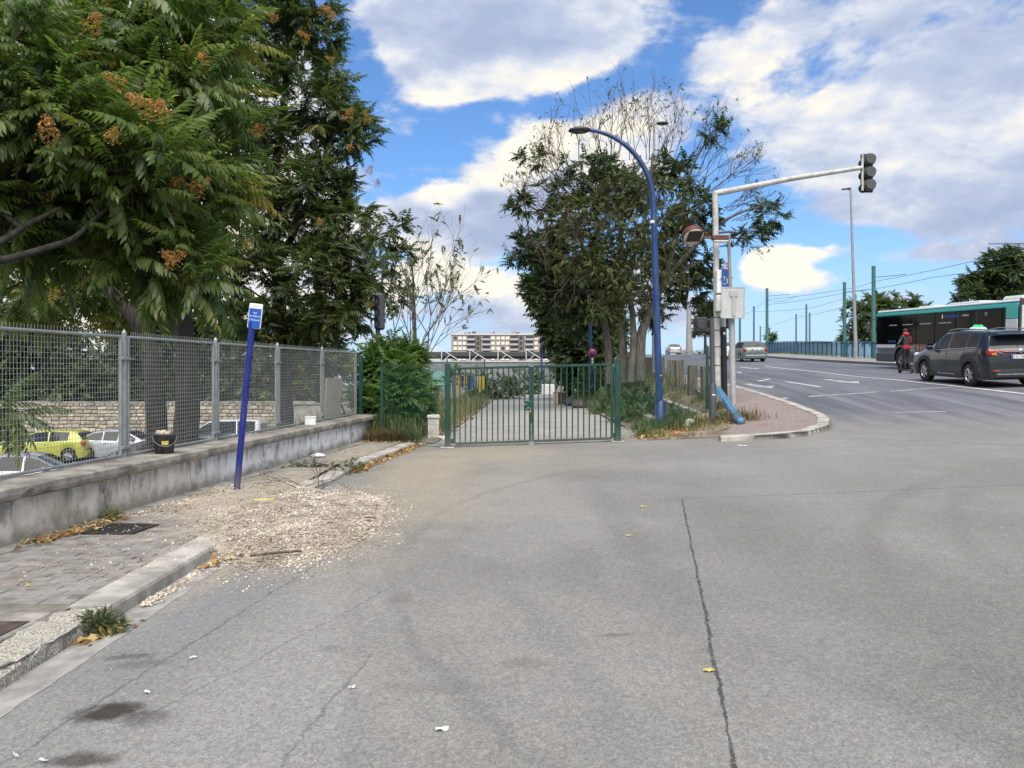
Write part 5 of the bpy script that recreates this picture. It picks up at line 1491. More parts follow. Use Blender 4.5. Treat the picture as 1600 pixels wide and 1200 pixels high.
def grow(out, p, d, L, r, depth, spread=.55, upb=.12, leafs=None):
    n = 3; pts = [p]; q = p.copy(); dd = d.copy()
    for i in range(n):
        dd = (dd + Vector((random.gauss(0, .13), random.gauss(0, .13), random.gauss(0, .10) + upb * .4))).normalized()
        q = q + dd * (L / n); pts.append(q.copy())
        if depth > 0 and (i > 0 or random.random() < .5):
            k = 1 if random.random() < .75 else 2
            for _ in range(k):
                ax = dd.orthogonal().normalized(); ax.rotate(Matrix.Rotation(random.uniform(0, 6.28), 3, dd))
                nd = (dd * math.cos(spread) + ax * math.sin(spread)).normalized()
                grow(out, q.copy(), nd, L * random.uniform(.55, .8), r * .62, depth - 1, spread * random.uniform(.8, 1.15), upb, leafs)
    out.append((pts, [r * (1 - .5 * i / n) for i in range(n + 1)]))
    if leafs is not None and depth <= 1: leafs.append((q, dd))
tw = []
for (px, py, Y, dx, dz, L) in [(880, 280, 29.6, -.5, .9, 1.2), (905, 262, 29.6, -.35, 1, 1.3), (935, 255, 29.6, -.2, 1, 1.4), (965, 250, 29.4, 0, 1, 1.5), (990, 250, 29.4, .1, 1, 1.5), (1015, 250, 29.4, .2, 1, 1.5), (1040, 255, 29.3, .35, 1, 1.3), (1065, 265, 29.3, .5, .9, 1.3), (1090, 285, 29.3, .7, .8, 1.3), (1110, 300, 29.3, .9, .6, 1.2), (1130, 330, 29.3, .95, .35, 1.1), (860, 300, 29.8, -.8, .7, 1.1), (845, 330, 29.8, -.9, .45, .9), (1150, 345, 29.3, .9, .2, 1.0), (1140, 370, 29.3, .9, -.2, .9), (840, 400, 29.8, -1, .1, .6)]:
    for rep in range(4): grow(tw, P(px + random.gauss(0, 8) * rep, py, Y + rep * .4) - bE, Vector((dx + random.gauss(0, .12), random.gauss(0, .25), dz)).normalized(), L * (1.05, .9, .98, .8)[rep], .019, 3, .46)
for k in range(90):      # dead vine twigs hanging over the front
    px = random.uniform(850, 1090); py = random.uniform(290, 480)
    grow(tw, P(px, py, 28.6 + random.uniform(-.3, .8)) - bE, Vector((random.gauss(0, .6), -.25, random.choice((1, 1, .4, -.6)))).normalized(), random.uniform(.7, 1.2), .016, 2, .55)
print('twigs', len(tw))
tubes_np(tw, 3).build('dead_twigs', twig_m, rE, fix=False)['kind'] = 'stuff'
# small leaves scattered on the twig fans
lp_ = [(pts[-1], ) for pts, _r in tw if random.random() < .20]
pos = np.array([list(q[0]) for q in lp_]); 
V, F, A = instance(FR_FAR, pos, rng.normal(size=(len(pos), 3)) + np.array([0, 0, -.2]), rng.normal(0, .5, len(pos)), rng.uniform(.2, .36, len(pos)), rng.uniform(.3, 1, len(pos)))
np_mesh('withered_leaves', V, F, G5, attr=A, parent=rE)['kind'] = 'stuff'
# olive, half dead foliage in front of the trunks
def add_foliage(root, blobs, name, temps, mat, fr, size, vmu):
    pp = []; dd = []
    for c, rd, n in blobs:
        u = rng.normal(size=(n * fr, 3)); u /= np.linalg.norm(u, axis=1, keepdims=True)
        pp.append(u * (rng.uniform(0, 1, n * fr) ** .5)[:, None] * np.array(rd) + np.array(c) - np.array(root.location)); dd.append(u * .5 + rng.normal(0, .6, (n * fr, 3)) + np.array([0, 0, -.1]))
    pp = np.concatenate(pp); dd = np.concatenate(dd); k = len(pp)
    V, F, A = instance(temps, pp, dd, rng.normal(0, .5, k), size * rng.uniform(.6, 1.15, k), np.clip(rng.normal(vmu, .22, k), 0, 1))
    np_mesh(name, V, F, mat, attr=A, parent=root)['kind'] = 'stuff'
add_foliage(rE, [wb(930, 330, 29, 70, 40, 26), wb(1000, 360, 28.8, 70, 50, 30), wb(900, 400, 29, 50, 50, 26), wb(960, 420, 28.9, 60, 50, 30), wb(1030, 420, 28.9, 50, 50, 22), wb(940, 480, 29.2, 50, 30, 14), wb(1060, 320, 28.9, 40, 40, 14), wb(990, 290, 29, 60, 26, 18), wb(880, 340, 29.3, 36, 40, 14), wb(1000, 470, 29.2, 40, 24, 8)], 'olive_foliage', FR_FAR, G5, 13, .46, .5)
# F: dense dark ivy clad tree further down the path
bF = Vector((2.9, 40, Hf(2.9, 40)))
tF = [([bF, P(893, 540, 40), P(890, 480, 40), P(880, 430, 40)], .3, .1)]
blF = [wb(895, 530, 39.5, 42, 44, 56), wb(868, 470, 40, 44, 46, 56), wb(905, 490, 39, 44, 56, 50), wb(902, 570, 39.5, 40, 32, 40), wb(915, 560, 38.5, 36, 36, 40), wb(866, 510, 40, 22, 34, 20), wb(935, 510, 39, 34, 50, 40), wb(850, 440, 40, 30, 30, 20)]
tree('dark_tree', 'dense dark green tree hanging low over the far right side of the path', bF, tF, blF, FR_FAR, G3, fr=8, size=1.2, valmu=.5)
# G: nearly bare thin tree beyond the sapling
bG = Vector((-3.35, 26, PV(26) - .1)); tg = []; lf = []; random.seed(11)
for (px, py, dx, dz, L, r) in [(648, 600, -.03, 1, 2.4, .055), (652, 600, .10, 1, 2.2, .045), (660, 590, .32, .95, 2.2, .045), (640, 600, -.22, 1, 2.1, .04), (664, 560, .55, .9, 1.7, .03), (618, 590, -.10, 1, 2.3, .04)]:
    grow(tg, P(px, py, 26) - bG, Vector((dx, random.gauss(0, .12), dz)).normalized(), L * 1.02, r * .75, 4, .40, .16, lf)
rG = empty('bare_tree', bG, 0, 'thin nearly leafless young tree rising above the green sapling by the gate', 'tree')
for px, r in ((648, .06), (660, .05), (632, .045)):
    pass
MB().tube([Vector((0, 0, -.2)), P(650, 600, 26) - bG, P(649, 520, 26) - bG, P(646, 440, 26) - bG, P(640, 380, 26) - bG], [.07, .06, .045, .035, .02], 8).build('trunk', bark_pale, rG)
keep = [q for q in tg]
print('bare twigs', len(keep))
tubes_np(keep, 3).build('branches', M('bare_twig', (.16, .13, .115), .9, var=.25), rG, fix=False)
pos = np.array([list(q) for q, d in lf if random.random() < .30]); dd = rng.normal(size=(len(pos), 3)) + np.array([0, 0, -.5])
V, F, A = instance(FR_FAR, pos, dd, rng.normal(0, .4, len(pos)), rng.uniform(.35, .6, len(pos)), rng.uniform(.2, .9, len(pos)))
np_mesh('sparse_leaves', V, F, G2, attr=A, parent=rG)['kind'] = 'stuff'
# half bare tree with leafy top between
bH = Vector((-4.6, 24.5, PV(24) - .2))
tH = [([bH, P(590, 560, 24.5), P(592, 480, 24.5), P(600, 420, 24.5), P(612, 360, 24.5)], .06, .02), ([P(592, 500, 24.5), P(612, 440, 24.5), P(620, 400, 24.5)], .035, .015)]
blH = [wb(620, 352, 24.5, 22, 12, 5), wb(602, 368, 24.5, 22, 14, 6), wb(608, 410, 24.5, 26, 24, 8), wb(626, 390, 24.5, 16, 12, 4), wb(600, 455, 24.5, 26, 30, 7), wb(625, 470, 24.5, 20, 16, 3)]
rH, *_ = tree('slender_tree', 'slender half bare tree with leafy tip between the dark tree and the leafless one', bH, tH, blH, FR_FAR, G2, fr=6, size=.75, bmat=bark_pale)
# I: bright sapling thicket left of the gate
bI = Vector((-3.35, 19.6, PV(19.6) - .1))
tI = [([bI + Vector((dx, dy, 0)), bI + Vector((dx * 1.3, dy, .8)), bI + Vector((dx * 1.9, dy * 1.4, h))], .03, .012) for dx, dy, h in ((-.4, 0, 1.7), (.1, .1, 1.9), (.5, -.1, 1.6), (.8, 0, 1.2), (-.1, -.2, 1.2), (-.8, .2, 1.3))]
blI = [wb(612, 575, 19.6, 40, 30, 26), wb(640, 600, 19.4, 34, 36, 28), wb(600, 615, 19.2, 36, 36, 28), wb(628, 560, 20, 28, 22, 16), wb(650, 632, 19.0, 26, 24, 16), wb(610, 650, 18.8, 44, 26, 24), wb(578, 600, 19.8, 22, 50, 22), wb(580, 645, 19.2, 18, 34, 14), wb(646, 570, 20, 20, 20, 10), wb(626, 625, 18.7, 36, 34, 22), wb(606, 552, 20.2, 34, 22, 20), wb(580, 570, 20.2, 22, 30, 18), wb(644, 552, 20.2, 20, 18, 10)]
tree('sapling_bush', 'bright green bushy sapling thicket beside the gate, in front of the dark signal post', bI, tI, blI, FR_MID, G4, fr=7, size=.66, cat='bush', valmu=.45)
# two dark trees added beside the ramp to darken the bus glass reflection
for (px, Y, lab_) in [(925, 66, 'dark tree beside the ramp, nearer of two hidden behind the twiggy tree'), (955, 92, 'dark tree beside the ramp, farther of two hidden behind the twiggy tree')]:
    c = Vector(((px - 800) / FPX * Y, Y, Hf(2.0, Y)))
    tree('reflection_tree', lab_, c, [([c, P(px, 540, Y), P(px, 480, Y)], .3, .1)], [wb(px + random.uniform(-40, 24), random.uniform(430, 545), Y, 34, 30, 34) for _ in range(9)], FR_FAR, G3, fr=8, size=1.5, twig=False, valmu=.5)
# hedge trees above the stone wall of the car park
for (px, py, Y, lab_) in [(40, 560, 49, 'dark bushy tree on top of the stone wall behind the yellow car'), (190, 560, 49, 'dark bushy tree on top of the stone wall behind the silver car'), (330, 570, 50, 'dark bushy tree on the stone wall behind the white van'), (450, 575, 50, 'dark green ivy bush on the grey wall past the white van')]:
    c = P(px, 640, Y); c.z = .2
    bl = [wb(px + random.uniform(-50, 50), py + random.uniform(-50, 42), Y + random.uniform(-1, 1), 60, 44, 36) for _ in range(7)] + [wb(px - 40, 600, Y - 1.2, 60, 24, 26), wb(px + 40, 604, Y - 1.2, 60, 22, 26), wb(px, 500, Y, 90, 50, 40)]
    tree('hedge_tree', lab_, c, [([c, c + Vector((0, 0, 2)), P(px, py - 20, Y)], .25, .1)], bl, FR_FAR, G3 if px < 400 else G2, fr=7, size=1.5, twig=False, valmu=.5)
# trees beyond the parapet
def far_tree(px, py, Y, bl, lab_, mat, base_z, size=1.4):
    c = Vector(((px - 800) / FPX * Y, Y, base_z))
    tree('parapet_tree', lab_, c, [([c, P(px, py + 30, Y), P(px, py, Y)], .35, .12)], [wb(a[0], a[1], Y + random.uniform(-1, 1), a[2], a[3], a[4]) for a in bl], FR_FAR, mat, fr=8, size=size, twig=False, valmu=.5)
far_tree(1378, 500, 76, [(1345, 500, 30, 24, 40), (1385, 485, 34, 22, 44), (1420, 490, 26, 22, 34), (1360, 520, 44, 20, 44), (1410, 515, 36, 22, 40), (1380, 468, 22, 10, 14), (1425, 470, 14, 8, 6), (1330, 480, 12, 10, 8)], 'round dark tree standing beyond the blue parapet ahead of the bus', G2, 2.5)
far_tree(1575, 440, 60, [(1530, 440, 28, 22, 34), (1570, 420, 36, 26, 50), (1610, 430, 44, 36, 50), (1560, 455, 44, 24, 44), (1600, 470, 50, 24, 40), (1512, 462, 20, 14, 18), (1580, 400, 22, 12, 16), (1640, 420, 40, 40, 30)], 'large dark tree rising behind the rear of the bus', G3, 2.5, 1.3)
far_tree(1102, 500, 132, [(1102, 492, 22, 18, 30), (1112, 508, 22, 16, 26), (1090, 510, 18, 16, 20), (1100, 476, 14, 10, 10), (1120, 480, 10, 14, 10)], 'small dark tree beyond the crest of the ramp behind the signal post', G3, 5.4, 1.9)
far_tree(1205, 525, 92, [(1203, 524, 7, 9, 14), (1206, 532, 8, 6, 10)], 'little conical tree beyond the parapet by the far overhead line poles', G4, 3.0, .8)

# ------------------------------------------------------------------ grass, weeds, litter
GR = leaf_mat('dry_grass', [(0, (.05, .085, .02)), (.4, (.12, .14, .045)), (.7, (.25, .21, .10)), (1, (.36, .29, .16))], .2, .7)
GG = leaf_mat('green_weeds', [(0, (.03, .065, .018)), (.5, (.075, .125, .035)), (.85, (.15, .18, .06)), (1, (.25, .22, .10))], .22, .6)
BR2 = leaf_mat('brown_weeds', [(0, (.06, .075, .025)), (.5, (.14, .12, .055)), (1, (.28, .21, .11))], .15, .75)
def blades(n, place, h, w, vmu, vs=.2, lean=.45):
    V = np.zeros((n * 5, 3)); 
    P_ = np.array([place() for _ in range(n)])
    hh = h * rng.uniform(.45, 1.15, n); a = rng.uniform(0, 6.28, n); l = rng.normal(0, lean, n)
    d = np.stack([np.cos(a), np.sin(a), np.zeros(n)], 1); s = np.stack([-np.sin(a), np.cos(a), np.zeros(n)], 1) * w * rng.uniform(.6, 1.3, n)[:, None]
    up = np.array([0, 0, 1.0])
    m_ = P_ + up * (hh * .55)[:, None] + d * (l * hh * .3)[:, None]; t_ = P_ + up * (hh * (1 - .25 * np.abs(l)))[:, None] + d * (l * hh)[:, None]
    V = np.stack([P_ - s, P_ + s, m_ + s * .7, m_ - s * .7, t_], 1).reshape(-1, 3)
    o = np.arange(n)[:, None] * 5
    F = np.concatenate([o + np.array([[0, 1, 2]]), o + np.array([[0, 2, 3]]), o + np.array([[3, 2, 4]])])
    return V, F, np.repeat(np.clip(rng.normal(vmu, vs, n), 0, 1), 5)
def patch(name, n, place, h, w, mat, vmu, lean=.45):
    V, F, A = blades(n, place, h, w, vmu, lean=lean); o = np_mesh(name, V, F, mat, attr=A); o['kind'] = 'stuff'; return o
def area(x0, x1, y0, y1, zf, thr=-1, sc=.8):
    def f():
        for _ in range(30):
            x, y = random.uniform(x0(0) if callable(x0) else x0, x1), random.uniform(y0, y1)
            if mnoise.noise(Vector((x * sc, y * sc, 7))) > thr: break
        return (x, y, zf(x, y))
    return f
def bank_place(y0, y1, thr):
    def f():
        for _ in range(40):
            y = random.uniform(y0, y1); x = random.uniform(3.05 if y > 18 else 3.05 - (18 - y) * .4, bank_edge(y) - .05)
            if mnoise.noise(Vector((x * .9, y * .9, 2))) > thr: break
        return (x, y, zbank(x, y))
    return f
patch('bank_grass', 5200, bank_place(17.1, 27, .02), .15, .006, GR, .68, .9)
patch('bank_grass', 2600, bank_place(17.2, 27, .18), .24, .007, GR, .6, .8)
patch('bank_weeds', 1700, bank_place(17.4, 24, .30), .30, .010, GG, .55, .8)
patch('bank_weeds', 420, lambda: (lambda x, y: (x, y, zbank(x, y)))(lp.x + random.gauss(.1, .35), lp.y + random.gauss(-.1, .4)), .38, .009, GG, .62, .8)
patch('bank_weeds', 420, lambda: (lambda x, y: (x, y, Hf(x, y) + .1))(pb_.x + random.gauss(.5, .35), pb_.y + random.gauss(-.1, .22)), .32, .010, BR2, .5, .7)
patch('bank_grass', 4000, bank_place(26, 42, -.2), .42, .016, GR, .42)
patch('verge_grass', 6500, lambda: (lambda y: (lambda x: (x, y, zverge(x, y)))(random.uniform(-5.5, -2.1 if y < 18.6 else -1.75 + .03 * (y - 17))))(17.4 + random.random() ** 1.6 * 22), .55, .010, GR, .55)
patch('verge_weeds', 2200, lambda: (lambda y: (lambda x: (x, y, zverge(x, y)))(random.uniform(-4.6, -2.25)))(random.uniform(17.7, 21)), .65, .014, GG, .40)
def zz0(x, y): return max(PV(y) if x < kerb_x(y) else Hf(x, y), 0)
BRN = leaf_mat('dead_weeds', [(0, (.07, .05, .025)), (.5, (.15, .10, .05)), (1, (.26, .19, .09))], .1, .8)
patch('dead_weeds', 5200, lambda: (lambda y: (lambda x: (x, y, PV(y) + .0))(random.uniform(wall_x(y) + .12, -2.25)))(random.uniform(17.2, 18.5)), .30, .005, BRN, .45, 1.0)
patch('dead_weeds', 1500, lambda: (lambda y: (lambda x: (x, y, PV(y) + .0))(random.uniform(-2.9, -2.15)))(random.uniform(17.2, 18.3)), .28, .008, GG, .5, .5)
# bushes on the bank and down the path: leafy clumps
def clump(name, label, c, rad, n, mat, size, cat='bush', vmu=.45, temps=FR_FAR, group=None):
    r = empty(name, c, 0, label, cat, group)
    u = rng.normal(size=(n, 3)); u /= np.linalg.norm(u, axis=1, keepdims=True); u[:, 2] = np.abs(u[:, 2])
    p = u * (rng.uniform(0, 1, n) ** .45)[:, None] * np.array(rad)
    V, F, A = instance(temps, p, u + rng.normal(0, .5, (n, 3)) + np.array([0, 0, .2]), rng.normal(0, .5, n), size * rng.uniform(.6, 1.2, n), np.clip(rng.normal(vmu, .2, n), 0, 1))
    np_mesh('foliage', V, F, mat, attr=A, parent=r)['kind'] = 'stuff'
    st = MB()
    for k in range(5):
        q = p[random.randrange(n)] * .8; st.tube(curve((0, 0, -.05), q, (0, 0, .1), 3), [.02, .015, .01, .006], 4, cap=False)
    st.build('stems', bark, r)
    return r
def bz(x, y): return (x, y, zbank(x, y))
clump('bank_bush', 'dark low bush on the bank beneath the tree trunks', bz(4.1, 24.5), (.95, 1.2, .75), 320, G3, .5)
clump('bank_bush', 'olive bush on the bank just past the gate post', bz(3.7, 21.8), (.6, .8, .4), 150, G5, .42)
clump('bank_bush', 'green weed bush growing against the blue lamp foot', (lp.x + .32, lp.y + .2, lp.z), (.36, .3, .62), 110, G4, .3, vmu=.35)
clump('bank_bush', 'small green weed at the foot of the dark grey signal post', (pb_.x + .35, pb_.y + .1, pb_.z), (.3, .25, .28), 60, GG, .26)
clump('bank_bush', 'green bush at the path edge seen through the gate bars', (3.2, 22.2, Hf(3.2, 22.2)), (.4, .6, .7), 110, G4, .36, vmu=.4)
clump('bank_bush', 'leafy weeds at the path edge farther behind the gate', (3.3, 27, Hf(3.3, 27)), (.5, 1.2, .8), 150, G5, .45)
clump('path_bush', 'round dark bush at the far end of the path beside the hanging clothes', (-1.0, 43, .75), (1.5, 1.0, 1.5), 420, G5, .6)
clump('path_bush', 'yellow green bush just past the hanging clothes', (-2.0, 45, .75), (.9, .8, 1.9), 200, G4, .6)
clump('path_bush', 'small green tree top above the hanging clothes behind the gate', (-3.1, 42, 1.6), (.7, .6, 1.0), 140, G2, .5)
clump('path_bush', 'dark shrub at the far end of the path near the white container', (1.0, 50, .9), (1.6, 1.0, 1.7), 320, G3, .7)
clump('path_bush', 'dark undergrowth under the low tree beside the path', (3.9, 37, Hf(3.9, 37)), (.9, 3.0, 1.3), 420, G3, .6)
tuft = clump('kerb_weed', 'small weed tuft with dead leaves at the foot of the crumbled kerb', (-2.66, 4.98, Hf(-2.66, 4.98)), (.15, .11, .12), 300, G5, .075, 'weed', vmu=.35)
clump('wall_weed', 'small yellowing weed growing at the wall foot above the drain grate', (wall_x(8.25) + .12, 8.25, PV(8.25)), (.13, .1, .13), 170, GG, .07, 'weed', vmu=.8)
clump('kerb_weed', 'grey green weed growing out of the kerb gap past the gravel heap', (kerb_x(12.9) + .03, 12.9, PV(12.9) - .08), (.22, .5, .16), 120, G5, .13, 'weed', vmu=.6)
clump('kerb_weed', 'weed tuft across the pavers near the kerb gap', (kerb_x(12.7) - .6, 12.7, PV(12.7)), (.5, .12, .1), 90, G5, .12, 'weed', vmu=.5)
clump('wall_weed', 'green weed sprouting against the painted end of the wall', (wall_x(18) + .12, 18.0, PV(18)), (.2, .15, .5), 50, G4, .26, 'weed')
# dead stalk against the wall
stk = []
grow(stk, Vector((wall_x(8.25) + .06, 8.25, PV(8.25))), Vector((0, .1, 1)), .42, .004, 1, .5)
o = tubes_np(stk, 4).build('dead_stalk', twig_m, fix=False); tag(o, 'thin dead plant stalk standing against the wall above the drain', 'plant stalk')
stk = []
for k in range(5): grow(stk, Vector((-2.75 + random.gauss(0, .1), 10.15 + random.gauss(0, .05), PV(10.15) + .06)), Vector((random.gauss(0, 1), .1, .35)).normalized(), .34, .006, 2, .6, 0)
o = tubes_np(stk, 4).build('dead_branch', twig_m, fix=False); tag(o, 'dark dead branch lying on the pavers at the back of the gravel heap', 'branch')

# leaf litter
LIT = leaf_mat('dead_leaves', [(0, (.16, .075, .03)), (.35, (.30, .15, .05)), (.7, (.42, .30, .10)), (1, (.46, .40, .20))], .15, .8)
def litter(name, n, place, s):
    c = np.array([place() for _ in range(n)]); a = rng.uniform(0, 6.28, n); L = s * rng.uniform(.5, 1.3, n)
    d = np.stack([np.cos(a), np.sin(a), rng.normal(0, .35, n)], 1) * L[:, None]; e = np.stack([-np.sin(a), np.cos(a), rng.normal(0, .4, n)], 1) * (L * .45)[:, None]
    c[:, 2] += np.abs(d[:, 2]) + np.abs(e[:, 2]) * .5 + .004
    V = np.stack([c - d, c + e + [0, 0, .006], c + d, c - e + [0, 0, .01]], 1).reshape(-1, 3); o = np.arange(n)[:, None] * 4
    F = np.concatenate([o + np.array([[0, 1, 2]]), o + np.array([[0, 2, 3]])])
    ob = np_mesh(name, V, F, LIT, attr=np.repeat(rng.uniform(0, 1, n), 4)); ob['kind'] = 'stuff'
def along(x0, y0, x1, y1, w, zf):
    def f():
        t = random.random(); x = x0 + (x1 - x0) * t + random.gauss(0, w); y = y0 + (y1 - y0) * t + random.gauss(0, w * 2); return (x, y, zf(x, y))
    return f
litter('leaf_litter', 420, along(kerb_x(13) + .12, 12.6, kerb_x(17) + .18, 17.0, .07, zroad), .045)
litter('leaf_litter', 160, along(-3.2, 17.25, -2.1, 17.2, .08, lambda x, y: PV(y)), .04)
litter('leaf_litter', 130, along(-2.62, 6.6, -2.3, 7.4, .05, zroad), .035)
litter('leaf_litter', 40, along(-2.66, 4.8, -2.55, 5.05, .04, zroad), .04)
litter('leaf_litter', 220, along(wall_x(7.0) + .16, 7.0, wall_x(8.2) + .2, 8.2, .07, lambda x, y: PV(y) + .006), .032)
litter('leaf_litter', 420, along(2.75, 17.0, 5.0, 18.2, .17, lambda x, y: Hf(x, y) + .02), .045)
litter('leaf_litter', 500, bank_place(17.0, 22, -1), .04)
litter('leaf_litter', 200, along(-1.9, 18, -1.4, 30, .2, lambda x, y: zverge(x, y) + .02), .06)
litter('leaf_litter', 70, lambda: (lambda x, y: (x, y, PV(y) + .004))(random.uniform(-4.0, -2.85), random.uniform(5.4, 16)), .022)

# gravel heap spilled over the kerb
gravm = [M('gravel_cream', (.44, .39, .315), .9, var=.3, scale=2.0, col2=(.64, .58, .49)), M('gravel_pink', (.36, .285, .22), .9, var=.25, scale=2.0, col2=(.47, .385, .305)), M('gravel_grey', (.25, .22, .19), .9, var=.3, scale=2.0)]
def heap_z(x, y):
    u = (x + 2.28) / .92; v = (y - 8.55) / 2.1
    u2 = u + .22 * v
    k = max(0, 1 - (u2 * u2 + v * v))
    return k ** .7 * .075
def floor_z(x, y): return PV(y) if x < kerb_x(y) else zroad(x, y)
def heap_base(x, y):
    t = sstep((x - (kerb_x(y) - .1)) / .35); return (PV(y) * (1 - t) + zroad(x, y) * t)
hb_ = MB(); nx, ny = 40, 60; 
for j in range(ny + 1):
    for i in range(nx + 1):
        x = -3.5 + 2.5 * i / nx; y = 6.2 + 4.6 * j / ny
        h = heap_z(x, y); hb_.v.append((x, y, heap_base(x, y) + (h + .015 * mnoise.noise(Vector((x * 5, y * 5, 0))) - .01 if h > .004 else -.12)))
for j in range(ny):
    for i in range(nx): hb_.f.append((j * (nx + 1) + i, j * (nx + 1) + i + 1, (j + 1) * (nx + 1) + i + 1, (j + 1) * (nx + 1) + i)); hb_.mi.append(0); hb_.sm.append(True)
heap = hb_.build('gravel_heap', M('gravel_fines', (.34, .29, .22), .95, var=.3, scale=6, bump=.9, bscale=70, col2=(.45, .385, .295))); heap['kind'] = 'stuff'
def stones(name, n, place, s0, s1):
    ico = np.array([(0, 0, 1), (.89, 0, .45), (.28, .85, .45), (-.72, .53, .45), (-.72, -.53, .45), (.28, -.85, .45), (.72, .53, -.45), (-.28, .85, -.45), (-.89, 0, -.45), (-.28, -.85, -.45), (.72, -.53, -.45), (0, 0, -1)])
    fi = np.array([(0, 1, 2), (0, 2, 3), (0, 3, 4), (0, 4, 5), (0, 5, 1), (1, 6, 2), (2, 7, 3), (3, 8, 4), (4, 9, 5), (5, 10, 1), (6, 7, 2), (7, 8, 3), (8, 9, 4), (9, 10, 5), (10, 6, 1), (11, 7, 6), (11, 8, 7), (11, 9, 8), (11, 10, 9), (11, 6, 10)])
    c = np.array([place() for _ in range(n)]); s = rng.uniform(s0, s1, n) * rng.choice([.7, 1, 1, 1.35], n)
    sc = s[:, None, None] * rng.uniform(.55, 1.25, (n, 1, 3)) * rng.uniform(.8, 1.2, (n, 12, 1))
    a = rng.uniform(0, 6.28, n); ca, sa = np.cos(a), np.sin(a)
    q = ico[None] * sc; q[:, :, 2] *= .75
    x = q[:, :, 0] * ca[:, None] - q[:, :, 1] * sa[:, None]; y = q[:, :, 0] * sa[:, None] + q[:, :, 1] * ca[:, None]
    V = np.stack([x, y, q[:, :, 2]], 2) + c[:, None, :] + np.array([0, 0, 1.0]) * (s * .35)[:, None, None]
    F = (fi[None] + (np.arange(n) * 12)[:, None, None]).reshape(-1, 3)
    o = np_mesh(name, V.reshape(-1, 3), F, gravm); o.data.polygons.foreach_set('material_index', np.repeat(rng.choice([0, 0, 0, 1, 1, 2], n), 20).astype(np.int32)); o['kind'] = 'stuff'
def heap_place():
    while True:
        x, y = random.uniform(-3.5, -1.0), random.uniform(6.2, 10.8)
        h = heap_z(x, y)
        if h > 0 and mnoise.noise(Vector((x * 2.2, y * 1.6, 4))) > random.uniform(-.55, .25): return (x, y, heap_base(x, y) + h - .006)
def spill():
    a = random.uniform(0, 6.28); r = 1 + abs(random.gauss(0, .16)); u, v = r * math.cos(a), r * math.sin(a)
    y = 8.55 + 2.1 * v; x = -2.28 + .92 * (u - .22 * v); return (x, y, floor_z(x, y))
def spill2():
    y = random.uniform(5.6, 11.5); x = random.uniform(max(wall_x(y) + .1, -4.1), -2.95); 
    return (x, y, PV(y))
def spill3():
    y = random.uniform(8.4, 10.8); x = wall_x(y) + .15 + abs(random.gauss(0, .28)); return (x, y, PV(y))
def toe(): 
    t = random.random(); return (-2.64 + t * .9 + abs(random.gauss(0, .05)), 5.7 + t * 1.4 + random.gauss(0, .06), zroad(-2.5, 6))
stones('gravel', 9500, heap_place, .004, .011)
stones('gravel', 2200, heap_place, .009, .017)
stones('gravel', 120, heap_place, .016, .024)
stones('gravel', 1500, spill, .005, .014)
stones('gravel', 700, spill2, .004, .012)
stones('gravel', 1100, spill3, .005, .014)
stones('gravel', 500, lambda: (-2.68 + abs(random.gauss(0, .06)), random.uniform(5.5, 6.9), zroad(-2.6, 6.2)), .006, .016)
stones('gravel', 350, lambda: (lambda x, y: (x, y, zroad(x, y)))(random.uniform(-2.3, 6), random.uniform(3, 15)), .002, .006)
# ------------------------------------------------------------------ vehicles
def paint_mat(name, col, metal=.0, rough=.32, coat=.6):
    m = M(name, col, rough, metal, var=.10, scale=1.5, coat=coat); return m
car_glass = glass_mat('car_glass', (.020, .025, .028), .05)
car_glass.node_tree.nodes['Principled BSDF'].inputs['Specular IOR Level'].default_value = .30
rubber = M('tyre_rubber', (.022, .022, .023), .85, var=.25, scale=8)
alloy = M('alloy', (.50, .51, .52), .3, .8, var=.1)
dark_trim = M('dark_trim', (.025, .026, .028), .6, var=.2)
under = M('underbody', (.010, .010, .010), .9)
chrome = M('chrome', (.6, .6, .62), .18, .9, var=.05)
lamp_red = M('lamp_red', (.36, .012, .012), .2, var=.15, coat=.6)
lamp_amber = M('lamp_amber', (.8, .30, .02), .3, var=.1)
lamp_clear = M('lamp_clear', (.62, .64, .66), .15, .2, var=.1, coat=.6)
plate_w = M('plate_white', (.68, .69, .68), .5, var=.05)
plate_t = M('plate_text', (.02, .02, .02), .6)
plate_b = M('plate_blue', (.02, .08, .4), .5)
def build_wheel(root, x, y, r, w, spokes=5, rim=alloy):
    s = 1 if y > 0 else -1
    t = MB().lathe([(r * .62, -w / 2), (r * .93, -w / 2), (r, -w * .36), (r, w * .36), (r * .93, w / 2), (r * .62, w / 2)], 24, axis='Y').build('wheel', rubber, root)
    t.location = (x, y, r)
    b = MB()
    b.lathe([(r * .66, s * (w * .44)), (r * .64, s * w * .30), (r * .60, s * w * .28)], 24, axis='Y')
    b.lathe([(0, s * w * .40), (r * .14, s * w * .40), (r * .15, s * w * .26)], 12, axis='Y')
    for k in range(spokes):
        a = 2 * math.pi * k / spokes
        d = Vector((math.cos(a), 0, math.sin(a))); n_ = Vector((-math.sin(a), 0, math.cos(a)))
        for off in ((-.05, -.10), (.05, .10)):
            p0 = d * r * .10 + n_ * off[0] * r + Vector((0, s * w * .36, 0)); p1 = d * r * .62 + n_ * off[1] * r * 1.2 + Vector((0, s * w * .40, 0))
            b.tube([p0, p1], [r * .06, r * .055], 5)
    b.build('rim', rim, t)
    MB().lathe([(0, s * w * .10), (r * .62, s * w * .10)], 20, axis='Y').build('brake_disc', under, t)
    return t
